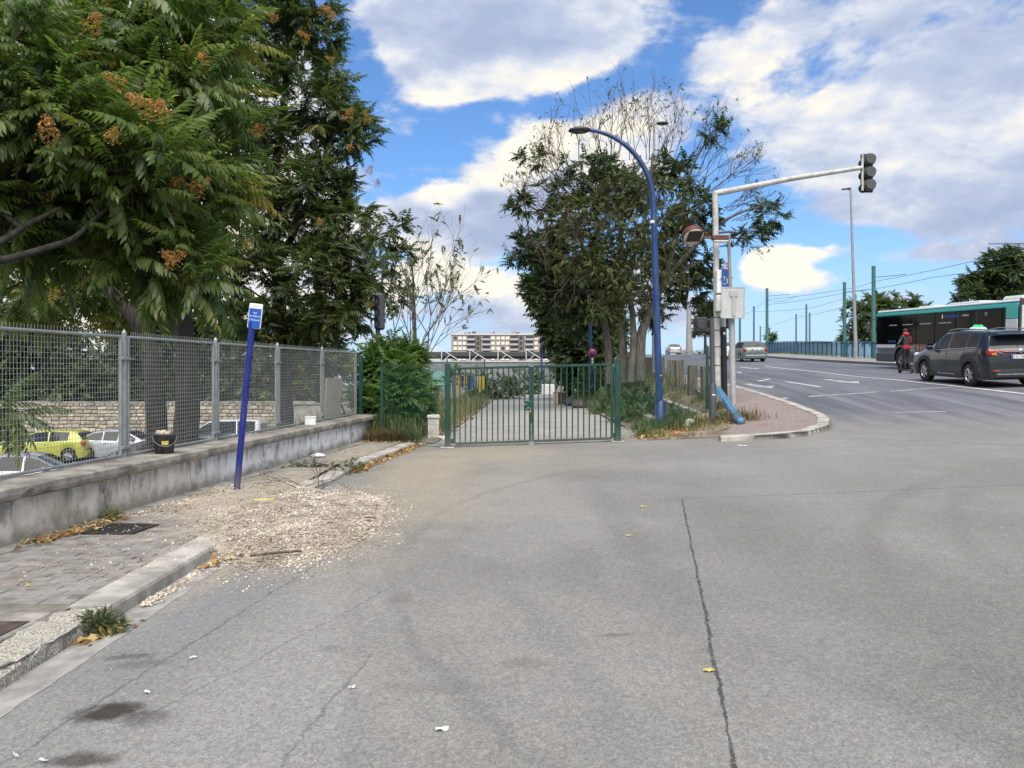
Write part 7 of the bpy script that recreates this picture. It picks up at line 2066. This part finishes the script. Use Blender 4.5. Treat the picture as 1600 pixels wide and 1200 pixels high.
E = [(0, 1), (1, 2), (2, 3), (3, 4), (4, 5), (5, 6), (3, 7), (7, 8), (8, 9), (9, 10), (3, 11), (11, 12), (12, 13), (13, 14), (0, 15), (15, 16), (16, 17), (17, 18), (0, 19), (19, 20), (20, 21), (21, 22)]
Rr = [(.15, .11), (.14, .10), (.165, .115), (.15, .10), .055, .085, .095, .075, .055, .045, .04, .075, .055, .045, .04, .095, .068, .05, .042, .095, .068, .05, .042]
jk = M('jacket_black', (.022, .022, .025), .75, var=.3, scale=9); rd = M('jacket_red', (.42, .012, .02), .7, var=.2, scale=9); tr = M('trousers_black', (.010, .010, .012), .8, var=.3); hr = M('hair_dark', (.035, .025, .02), .7); skn = M('skin', (.36, .22, .16), .6); shoe = M('shoe_dark', (.03, .028, .026), .7); gry = M('sleeve_grey', (.35, .34, .35), .7)
body = skinned('body', V, E, Rr, [jk, rd, tr, skn, shoe], per)
for p in body.data.polygons:
    c = p.center; z = c.z - z0
    arm = abs(c.x) > .19 and z > .9
    p.material_index = 4 if z < .10 else 2 if z < .88 else 1 if (z < 1.02 and not arm) else 3 if (arm and c.y > .29) else 1 if (z > 1.44 and z < 1.53) or (c.x > .155 and 1.05 < z < 1.4 and c.y < .05) else 3 if z > 1.53 else 0
hm = MB().lathe([(.085, 0), (.100, .05), (.092, .10), (.06, .135), (0, .15)], 16, c=(0, .065, 1.60 + z0)); hm.v = [(x, y, z) for x, y, z in hm.v]; hm.build('hair', hr, per)
hd_ = MB().lathe([(.10, .0), (.13, .05), (.12, .12), (.07, .13)], 14, c=(0, .01, 1.43 + z0)); hd_.build('hood', rd, per)
MB().tube([(-.19, .0, 1.36 + z0), (-.30, .03, 1.14 + z0), (-.29, .12, 1.08 + z0)], .022, 6).build('sleeve_stripe', gry, per)
for s in (-1, 1):
    fgs = MB()
    for k in range(4): fgs.tube([(s * .25 + (k - 1.5) * .021, .33, .99 + z0), (s * .25 + (k - 1.5) * .021, .375, .985 + z0), (s * .25 + (k - 1.5) * .021, .37, .955 + z0)], .009, 5)
    fgs.tube([(s * .25 - s * .04, .325, .975 + z0), (s * .25 - s * .055, .36, .96 + z0)], .010, 5)
    fgs.build('fingers', skn, per)
# ------------------------------------------------------------------ far buildings
APY = 420.0
apx0 = (705 - 800) / FPX * APY; FLH = 2.8
aw = M('far_wall', (.33, .285, .25), .9, var=.12, scale=.12)
ap = empty('apartment_block', (apx0, APY, -3.2), 0, 'long brown apartment block with white shutters, balconies and rooftop clutter beyond the path', 'building')
AL, AH = 72.0, 31.6
MB().box((AL / 2, 6, AH / 2), (AL, 12, AH)).build('wall', aw, ap)
MB().box((AL / 2, 6, AH + .35), (AL + .8, 12.8, .7)).build('roof_edge', M('roof_white', (.62, .60, .56), .8, var=.06), ap)
wsh = M('shutter_white', (.78, .74, .65), .7, var=.1, scale=.3); wdk = glass_mat('far_glass', (.05, .055, .06), .2); frm = M('far_frame', (.5, .48, .44), .7)
stair = M('stair_dark', (.10, .09, .085), .8); balm = M('balcony_grey', (.42, .41, .40), .8, var=.1)
wq = bpy.data.meshes.new('x')
def wmesh(n, m, sz, bev=0):
    o = MB().box((0, 0, 0), sz).build(n, m); me = o.data; bpy.data.objects.remove(o); return me
wm1 = wmesh('window', wsh, (1.75, .2, 1.5)); wm2 = wmesh('window', wdk, (1.75, .2, 1.5)); wmf = wmesh('sill', frm, (2.0, .3, .12)); wbal = wmesh('balcony', balm, (4.6, 1.2, 1.0)); wbs = wmesh('window', wdk, (4.0, .25, 1.7))
MOD = 23.5
for fl in range(5, 11):
    z = AH - (10 - fl) * FLH - 1.7
    for md in range(3):
        for k, (u, kind) in enumerate([(1.6, 'w'), (4.2, 'w'), (6.6, 'w'), (10.2, 'b'), (15.6, 's'), (18.6, 'b2'), (22.2, 'w')]):
            x = md * MOD + u + .6
            if x > AL - 1: continue
            if kind == 'w':
                w = share('window', wm1 if random.random() < .86 else wm2, ap, (x, -.06, z)); share('sill', wmf, w, (0, -.1, -.82))
            elif kind == 's':
                pass
            else:
                bb = share('balcony', wbal, ap, (x, -.65, z - .75)); share('window', wbs, bb, (0, .60, 1.15))
for md in range(3):
    for dx in (-1.3, 1.3): MB().box((md * MOD + 14.6 + dx, -.1, AH / 2), (.5, .4, AH - .4)).build('stair_fin', stair, ap)
    for fl in range(5, 11): MB().box((md * MOD + 14.6, -.06, AH - (10 - fl) * FLH - 1.7), (1.5, .2, 2.1)).build('stair_window', wdk, ap)
for k in range(20):
    x = random.uniform(1, AL - 1); h = random.uniform(.5, 1.6)
    MB().box((x, random.uniform(1, 6), AH + .7 + h / 2), (random.uniform(.4, 2.2), .8, h)).build('roof_vent', aw if k % 2 else stair, ap)
# station canopy with white trusses, and the corrugated wall before it
white_st = M('white_steel', (.62, .62, .62), .5, var=.08)
roofdk = M('canopy_roof', (.055, .058, .062), .7, var=.2)
cn = empty('canopy', P(640, 600, 82), 0, 'long dark flat canopy roof carried on white steel trusses behind the gate', 'canopy')
zc = 1.6 + 42 / FPX * 82 - 1.6
Lc = 24.0
MB().box((Lc / 2, 2, zc + .25), (Lc, 7, .5), bev=.05).build('roof', roofdk, cn)
MB().box((Lc / 2, 0, zc - .62), (Lc, .22, .26)).build('bottom_chord', white_st, cn)
MB().box((Lc / 2, -1.4, zc + .30), (Lc, .12, .3)).build('fascia', M('fascia_grey', (.28, .29, .30), .6), cn)
for k in range(8):
    x = .6 + k * 2.95
    MB().tube([(x, -1.5, zc + .75), (x, -1.5, zc - .6)], .06, 6).build('truss_post', white_st, cn)
    MB().tube([(x, -1.5, zc + .75), (x + 2.0, -1.5, zc - .5)], .05, 6).build('diagonal', white_st, cn)
    MB().tube([(x + .1, -1.5, zc - .5), (x + .9, -1.5, zc + .2)], .04, 6).build('diagonal', white_st, cn)
    MB().tube([(x, .5, zc), (x, .5, -4)], .14, 8).build('column', white_st, cn)
MB().box((Lc / 2, -1.5, zc - .58), (Lc, .14, .16)).build('lower_beam', white_st, cn)
cw = empty('metal_wall', P(668, 600, 74), 0, 'grey corrugated metal wall standing under the white trusses at the end of the path', 'wall')
cg = M('corrugated_grey', (.27, .285, .30), .55, .3, var=.12, scale=.5)
for k in range(22):
    b = MB()
    for j in range(5): b.box((k * .62 + .06 + j * .124, .02 * (j % 2), .35), (.115, .05, 3.6 + (k % 3) * .02))
    b.build('metal_panel', cg, cw)
MB().box((6.8, -.06, 2.18), (13.8, .10, .12)).build('top_rail', white_st, cw)
MB().box((1.3, -.06, .55), (1.5, .04, 1.3)).build('teal_panel', M('teal_sheet', (.20, .42, .42), .6), cw)
ff = empty('wire_screen', P(640, 610, 40), 0, 'dark mesh screen on thin posts beyond the sapling at the verge', 'fence')
b = MB()
for k in range(44): b.tube([(k * .09, 0, -.3), (k * .09, 0, 1.55)], .006, 3, cap=False)
for k in range(14): b.tube([(0, 0, k * .14 - .3), (3.9, 0, k * .14 - .3)], .006, 3, cap=False)
b.build('screen_mesh', mesh_green, ff)['kind'] = 'stuff'
for x in (0, 1.95, 3.9): MB().tube([(x, 0, -.4), (x, 0, 1.62)], .035, 6).build('post', mesh_green, ff)
# clothes hung on a rail beyond the gate
rail = empty('clothes_rail', P(711, 598, 40), 0, 'rail with yellow, dark blue and grey clothes hung out behind the left gate leaf', 'clothes rail')
def RL(px, py): return P(px, py, 40) - rail.location
MB().tube([RL(706, 588), RL(757, 587)], .018, 6).build('rail', timber, rail)
for px in (707, 731, 757): MB().tube([RL(px, 586), RL(px, 622)], .025, 6).build('rail_post', timber, rail)
cloths = [('yellow', (.46, .32, .04)), ('navy', (.02, .035, .10)), ('denim', (.06, .10, .20)), ('greyblue', (.33, .34, .40)), ('pale', (.42, .32, .22))]
cm = {n: M('cloth_' + n, c, .9, var=.25, scale=6) for n, c in cloths}
for px0, px1, y1, n in [(708, 713, 618, 'pale'), (716, 720, 614, 'yellow'), (721, 724, 606, 'navy'), (725, 729, 600, 'yellow'), (730, 736, 608, 'navy'), (736, 742, 607, 'denim'), (742, 747, 607, 'greyblue'), (748, 752, 613, 'yellow'), (753, 757, 609, 'yellow')]:
    b = MB(); n_ = 6; vs = []
    for i in range(n_ + 1):
        for j in range(5):
            q = RL(px0 + (px1 - px0) * i / n_, 588 + (y1 - 588) * j / 4); vs.append((q.x, -.02 + .03 * math.sin(i * 1.9) * (j / 4 + .3), q.z))
    b.add(vs, [(i * 5 + j, (i + 1) * 5 + j, (i + 1) * 5 + j + 1, i * 5 + j + 1) for i in range(n_) for j in range(4)], smooth=True)
    o = b.build('hung_garment', cm[n], rail); o['label'] = {'yellow': 'yellow garment', 'navy': 'dark blue garment', 'denim': 'blue garment', 'greyblue': 'grey garment', 'pale': 'long pale cloth'}[n]
# things dumped along the path
wcx = Vector((2.2, 47, Hf(2.2, 47))); wct = empty('white_container', wcx, .05, 'white slatted metal container on the path behind the right gate leaf', 'container')
MB().box((0, 0, .34), (.78, .5, .66), bev=.03).build('container_body', white_e, wct)
for k in range(5): MB().box((-.28 + k * .14, -.26, .34), (.09, .03, .56), bev=.008).build('slat', foam, wct)
cr = empty('pale_crate', Vector((-.75, 44, Hf(-.75, 44))), .1, 'small pale crate at the far end of the path near the gate lock', 'crate')
MB().box((0, 0, .22), (.42, .34, .44), bev=.02).build('crate_body', M('crate_cream', (.46, .42, .35), .8, var=.15), cr)
for k in range(3): MB().box((0, -.18, .09 + k * .14), (.40, .02, .08), bev=.004).build('slat', cloth_w, cr)
cb = empty('old_cabinet', Vector((2.12, 34.5, Hf(2.12, 34.5))), .55, 'small old brown and cream cabinet dumped at the path edge', 'cabinet')
MB().box((0, 0, .27), (.40, .38, .54), bev=.01).build('carcass', M('cabinet_brown', (.13, .05, .035), .6, var=.2), cb)
MB().box((-.205, 0, .27), (.02, .36, .50), bev=.004).build('side_panel', M('cabinet_cream', (.50, .43, .33), .6, var=.1), cb)
MB().box((0, -.0, .56), (.44, .42, .035), bev=.006).build('top', M('cabinet_top', (.42, .36, .28), .6), cb)
MB().box((.02, -.20, .27), (.30, .02, .40), bev=.004).build('door', M('cabinet_brown', (.13, .05, .035)), cb)
for k, (px, py, Y, s, lab_, m_) in enumerate([(893, 612, 33, .34, 'dark rubbish sack lying beside the old cabinet', blackp), (905, 618, 31, .3, 'brown rubbish sack at the path edge past the cabinet', rust), (884, 603, 40, .4, 'grey rubbish heap bag beyond the old cabinet', bus_grey)]):
    x = (px - 800) / FPX * Y
    b = MB().lathe([(0, 0), (s * .8, .02), (s, s * .4), (s * .6, s * .9), (s * .15, s * 1.15), (s * .2, s * 1.3)], 12)
    b.v = [(a * (1 + .2 * math.sin(7 * c_)), b_ * (1 + .2 * math.sin(9 * a)), c_) for a, b_, c_ in b.v]
    o = b.build('rubbish_sack', m_); o.location = (x, Y, Hf(x, Y)); tag(o, lab_, 'rubbish sack')
# stone retaining wall of the car park
sw = empty('stone_wall', (-36, 46, -2.05), R_(2), 'old wall of pale rough stones behind the parked cars', 'wall')
MB().box((9, .35, 1.25), (30, .6, 2.5)).build('wall_core', M('mortar', (.34, .30, .24), .95, var=.3, scale=2, bump=.5), sw)
sm_ = [M('stone_a', (.46, .40, .31), .95, var=.25, scale=3, bump=.6), M('stone_b', (.54, .48, .38), .95, var=.2, scale=3, bump=.6), M('stone_c', (.34, .295, .23), .95, var=.25, scale=3, bump=.6)]
cand = []
z = .02
while z < 2.35:
    h = random.uniform(.16, .30); x = -6 + random.uniform(0, .3)
    while x < 23.8:
        w = random.uniform(.2, .58); cand.append((x + w / 2, z + h / 2 + random.gauss(0, .012), w - random.uniform(.03, .07), h - random.uniform(.03, .07))); x += w
    z += h
smesh = [wmesh('stone', sm_[k % 3], (1, 1, 1)) for k in range(6)]
for k, me in enumerate(smesh):
    bm = bmesh.new(); bm.from_mesh(me); bmesh.ops.bevel(bm, geom=bm.edges[:], offset=.12, segments=1, affect='EDGES', profile=.6)
    for v in bm.verts: v.co += Vector((random.gauss(0, .03), random.gauss(0, .03), random.gauss(0, .03)))
    bm.to_mesh(me); bm.free()
def score(c):
    X = 800 + FPX * (c[0] - 36) / 46; return 0 if 35 < X < 320 and c[1] > .6 else 1
cand.sort(key=score)
rs_ = MB()
for i, (x, zz, w, h) in enumerate(cand):
    if i < 300:
        o = share('stone', smesh[random.randrange(6)], sw, (x, .04, zz)); o.scale = (w, .22, h); o.rotation_euler = (0, random.gauss(0, .035), 0)
    else: rs_.box((x, .05, zz), (w, .2 + random.uniform(-.03, .03), h), mi=random.randrange(3), bev=.02)
rs_.build('stone_facing', sm_, sw, fix=False)['kind'] = 'stuff'
MB().box((9, .3, 2.53), (30, .75, .12), bev=.02).build('wall_cap', conc_old, sw)
gw = empty('grey_wall', (-13.6, 46.6, -2.05), 0, 'smooth grey concrete wall continuing past the stone wall behind the fence', 'wall')
MB().box((3.4, 0, 1.2), (7.4, .35, 2.4), bev=.02).build('wall_body', conc, gw)
MB().box((3.4, 0, 2.45), (7.5, .5, .1), bev=.02).build('wall_cap', conc_old, gw)

# ------------------------------------------------------------------ blue parapet of the ramp
pblue = M('parapet_blue', (.012, .085, .155), .45, var=.15, scale=3)
pmesh_m = M('parapet_mesh_blue', (.02, .10, .16), .5, var=.1)
def par_x(y): return xright(y) + 5.6 - max(0, y - 80) * .06
pr = empty('parapet', (par_x(40), 40, 0), 0, 'blue metal parapet with many uprights along the far side of the ramp', 'parapet')
step = 1.2; ys_p = list(np.arange(32, 108, step))
def pbase_(y): x = par_x(y); return Vector((x - par_x(40), y - 40, Hf(x, y) + .13))
for y in ys_p:
    p = pbase_(y); MB().box(p + Vector((0, 0, .62)), (.10, .12, 1.26), bev=.01).build('upright', pblue, pr)
for y0, y1 in zip(ys_p[:-1], ys_p[1:]):
    a, c = pbase_(y0), pbase_(y1)
    MB().tube([a + Vector((0, 0, 1.24)), c + Vector((0, 0, 1.24))], .05, 6).build('handrail', pblue, pr)
b = MB(); bb = MB()
for y0, y1 in zip(ys_p[:-1], ys_p[1:]):
    a, c = pbase_(y0), pbase_(y1)
    for k in range(1, 12):
        q = a.lerp(c, k / 12); b.box(q + Vector((.03, 0, .66)), (.016, .028, 1.02))
    for z in (.14, 1.14): bb.tube([a + Vector((.03, 0, z)), c + Vector((.03, 0, z))], .022, 4)
b.build('infill_bar', pmesh_m, pr, fix=False)['kind'] = 'stuff'; bb.build('infill_rail', pblue, pr, fix=False)['kind'] = 'stuff'
patch('parapet_weeds', 1400, lambda: (lambda y: (par_x(y) - .35 + random.gauss(0, .15), y, Hf(par_x(y), y) + .13))(random.uniform(40, 85)), .28, .012, GG, .5)
# tram overhead line: poles and wires
pgreen = M('pole_green', (.055, .155, .135), .5, var=.12)
pbl2 = M('pole_bluegrey', (.10, .16, .22), .5, var=.12)
pole_spec = [(1365, 418, 62, pgreen, 'thick green overhead line pole just ahead of the bus mirror'), (1319.5, 443, 74, pgreen, 'green overhead line pole just beside the tall slim grey lamp mast'), (1198.5, 452, 88, pgreen, 'green overhead line pole rising above the green estate car'),
             (1178, 480, 112, pbl2, 'slim overhead line pole close behind the green estate car'), (1260, 477, 108, pbl2, 'slim blue overhead line pole, taller of the close pair'), (1265, 490, 122, pbl2, 'slim blue overhead line pole, shorter of the close pair'), (1244, 492, 126, pbl2, 'small blue overhead line pole between the pair and the green pole'), (1188, 511, 150, pbl2, 'smallest blue overhead line pole far behind the green estate car'), (1156, 486, 116, pgreen, 'green overhead line pole close beside the pale square sign post')]
tops = []
for px, py, Y, m_, lab_ in pole_spec:
    x = (px - 800) / FPX * Y; zb = Hf(27, Y) - 1.0; t = P(px, py, Y)
    e = empty('line_pole', (x, Y, zb), 0, lab_, 'pole'); hh = t.z - zb
    MB().tube([(0, 0, 0), (0, 0, hh)], [.17 if m_ is pgreen else .15, .15 if m_ is pgreen else .12], 10).build('mast', m_, e)
    MB().lathe([(.17, 0), (.17, .10), (.05, .16)], 10, c=(0, 0, hh)).build('cap', m_, e)
    if Y < 100: MB().tube([(0, 0, hh - .8), (2.6, 0, hh - .55)], .035, 6).build('bracket_arm', pbl2, e)
    tops.append(t)
e = empty('line_pole', (33.6, 46, 1.5), 0, 'overhead line bracket reaching in above the tree behind the bus', 'pole')
MB().tube([(0, 0, 0), (0, 0, 8.7)], .16, 10).build('mast', pgreen, e)
q = P(1545, 381, 46) - Vector((33.6, 46, 1.5)); MB().tube([(0, 0, 8.55), q], .035, 6).build('bracket_arm', pbl2, e); MB().tube([(-.1, 0, 7.9), (-2.6, 0, q.z - .15), q + Vector((1.5, 0, 0))], .025, 6).build('strut', pbl2, e)
wirem = M('wire_dark', (.06, .065, .075), .6)
def wire(pts, lab_, sag=.10, r=.017):
    b = MB(); out = []
    for a, c in zip(pts[:-1], pts[1:]):
        for i in range(10): t = i / 10; q = Vector(a).lerp(Vector(c), t); q.z -= sag * 4 * t * (1 - t); out.append(q)
    out.append(Vector(pts[-1])); b.tube(out, r, 4, cap=False); o = b.build('overhead_wire', wirem); tag(o, lab_, 'wire', 'tram overhead wires')
def AT(px, py, Y): return P(px, py, Y)
wire([AT(1198, 468, 88), AT(1319, 452, 74), AT(1365, 440, 62), AT(1600, 389, 46), AT(1760, 355, 38)], 'upper of the two long overhead wires climbing toward the tree behind the bus')
wire([AT(1198, 476, 88), AT(1319, 458, 74), AT(1460, 433, 56), AT(1640, 402, 45)], 'lower of the two long overhead wires ending behind the big tree')
wire([AT(1178, 487, 112), AT(1260, 482, 108), AT(1319, 466, 74)], 'faint overhead wire between the slim pole and the green pole')
wire([AT(1156, 492, 116), AT(1198, 468, 88), AT(1244, 462, 80)], 'short overhead wire passing behind the pale square road sign', .4)
wire([AT(1188, 513, 150), AT(1244, 496, 126), AT(1319, 480, 74)], 'lowest overhead wire over the green estate car')
# small things near the crest
lw = empty('pale_wall', Vector((31.5, 142, Hf(29, 142))), 0, 'short pale wall stub beside the thick white mast at the crest', 'wall'); MB().box((0, 0, .7), (1.9, .4, 1.5), bev=.05).build('wall_body', conc, lw)
clump('crest_hedge', 'low dark hedge at the crest of the ramp beside the white mast', (33.9, 139, Hf(28, 139)), (1.8, 1, 1.0), 260, G3, .6, 'hedge')
ch = empty('chimney_block', P(1297, 557, 330), 0, 'small square tower on the skyline above the blue parapet', 'tower'); MB().box((0, 0, 3), (2, 2, 3.4)).build('tower_wall', conc, ch); MB().box((0, 0, 4.9), (2.6, 2.6, .5)).build('tower_cap', conc_old, ch)
rf = empty('far_shed', P(1255, 552, 260), 0, 'low grey shed roof on the skyline above the blue parapet', 'building'); MB().prism([(-9, -8), (9, -8), (9, 3.6), (4, 3.9), (-9, 1.2)], 'Y', 0, 12).build('shed_wall', M('shed_grey', (.26, .29, .31), .7), rf); MB().prism([(-9.3, 1.25), (4, 3.95), (9.3, 3.65), (9.3, 3.95), (4, 4.3), (-9.3, 1.55)], 'Y', -.3, 12.3).build('roof', M('shed_roof', (.33, .36, .38), .6), rf)

# ------------------------------------------------------------------ litter on the asphalt
paper = M('white_paper', (.56, .56, .54), .8, var=.06)
yleaf = M('yellow_leaf', (.42, .38, .10), .7, var=.2, scale=20)
def scrap(name, px, py, L, W_, m_, lab_, cat):
    q = G(px, py); b = MB(); n = 5; vs = []; L *= .8; W_ *= .7
    for i in range(n + 1):
        t = i / n * 2 - 1; ww = W_ * math.sqrt(max(.04, 1 - t * t)) * random.uniform(.35, 1.25)
        vs += [(t * L / 2, -ww / 2, .004 + random.uniform(0, .012)), (t * L / 2, 0, .012 + random.uniform(0, .012)), (t * L / 2, ww / 2, .004 + random.uniform(0, .014))]
    b.add(vs, [(i * 3 + k, (i + 1) * 3 + k, (i + 1) * 3 + k + 1, i * 3 + k + 1) for i in range(n) for k in (0, 1)])
    o = b.build(name, m_); o.location = q; o.rotation_euler = (0, 0, random.uniform(-.6, .6)); tag(o, lab_, cat)
for a in [('paper_scrap', 691, 1143, .075, .04, paper, 'small white crumpled paper scrap on the asphalt near the bottom edge', 'litter'), ('paper_scrap', 550, 1077, .045, .03, paper, 'tiny white scrap on the asphalt beside the wheel track', 'litter'), ('paper_scrap', 1160, 697, .22, .10, paper, 'white flat scrap on the asphalt in front of the corner kerb', 'litter'),
          ('paper_scrap', 302, 1030, .05, .03, paper, 'white scrap beside the oil stains near the kerb', 'litter'), ('paper_scrap', 230, 1085, .05, .025, paper, 'white scrap just above the largest oil stain', 'litter'), ('fallen_leaf', 1108, 1050, .085, .04, yleaf, 'pale green leaf lying on the long crack in the asphalt', 'leaf'),
          ('fallen_leaf', 983, 838, .09, .04, yleaf, 'yellow leaf on the asphalt, nearer of two in front of the gate', 'leaf'), ('fallen_leaf', 1005, 793, .10, .05, yleaf, 'yellow leaf on the asphalt, farther of two in front of the gate', 'leaf'), ('cigarette_end', 25, 1184, .06, .012, paper, 'white cigarette end near the gutter strip', 'litter'), ('cigarette_end', 68, 1193, .06, .012, paper, 'white cigarette end by the dark oil stain', 'litter'),
          ('yellow_cloth', 412, 803, .28, .12, M('yellow_rag', (.50, .44, .13), .8), 'crumpled yellow scrap lying on top of the gravel heap', 'litter'), ('plastic_sheet', 492, 787, .26, .08, paper, 'white strip of plastic on the back of the gravel heap', 'litter'), ('plastic_sheet', 515, 768, .3, .06, paper, 'white strip at the kerb end behind the gravel heap', 'litter'), ('dark_rag', 578, 820, .16, .08, blackp, 'black rag on the road side of the gravel heap', 'litter'), ('dark_rag', 480, 805, .14, .09, blackp, 'black clod on the middle of the gravel heap', 'litter'),
          ('paper_scrap', 660, 694, .26, .12, paper, 'white rubbish at the roadside below the carved white stone', 'litter')]:
    scrap(*a)
for nm in ('yellow_cloth', 'plastic_sheet', 'dark_rag', 'dark_rag.001'):
    o = bpy.data.objects.get(nm)
    if o: o.location.z = heap_base(o.location.x, o.location.y) + heap_z(o.location.x, o.location.y) + .03
o = bpy.data.objects.get('paper_scrap.005')
orp = MB().lathe([(0, 0), (.09, .01), (.12, .05), (.07, .09), (.03, .07)], 10); orp.v = [(x * (1 + .3 * math.sin(20 * y)), y * .7, z) for x, y, z in orp.v]
orb = orp.build('orange_wrapper', M('orange_wrap', (.5, .14, .04), .5)); orb.location = G(1058, 680); tag(orb, 'crumpled orange wrapper in the dry leaves below the blue lamp', 'litter')
stick = MB().tube([(-.22, -.06, .03), (0, .02, .04), (.2, .05, .05)], .012, 6).build('wood_stick', timber); q = G(433, 876); stick.location = (q.x, q.y, heap_base(q.x, q.y) + heap_z(q.x, q.y) + .0); tag(stick, 'dark stick lying on the front slope of the gravel heap', 'stick')
print('tris', sum(len(o.data.polygons) for o in bpy.data.objects if o.type == 'MESH'), 'objs', len(bpy.data.objects))
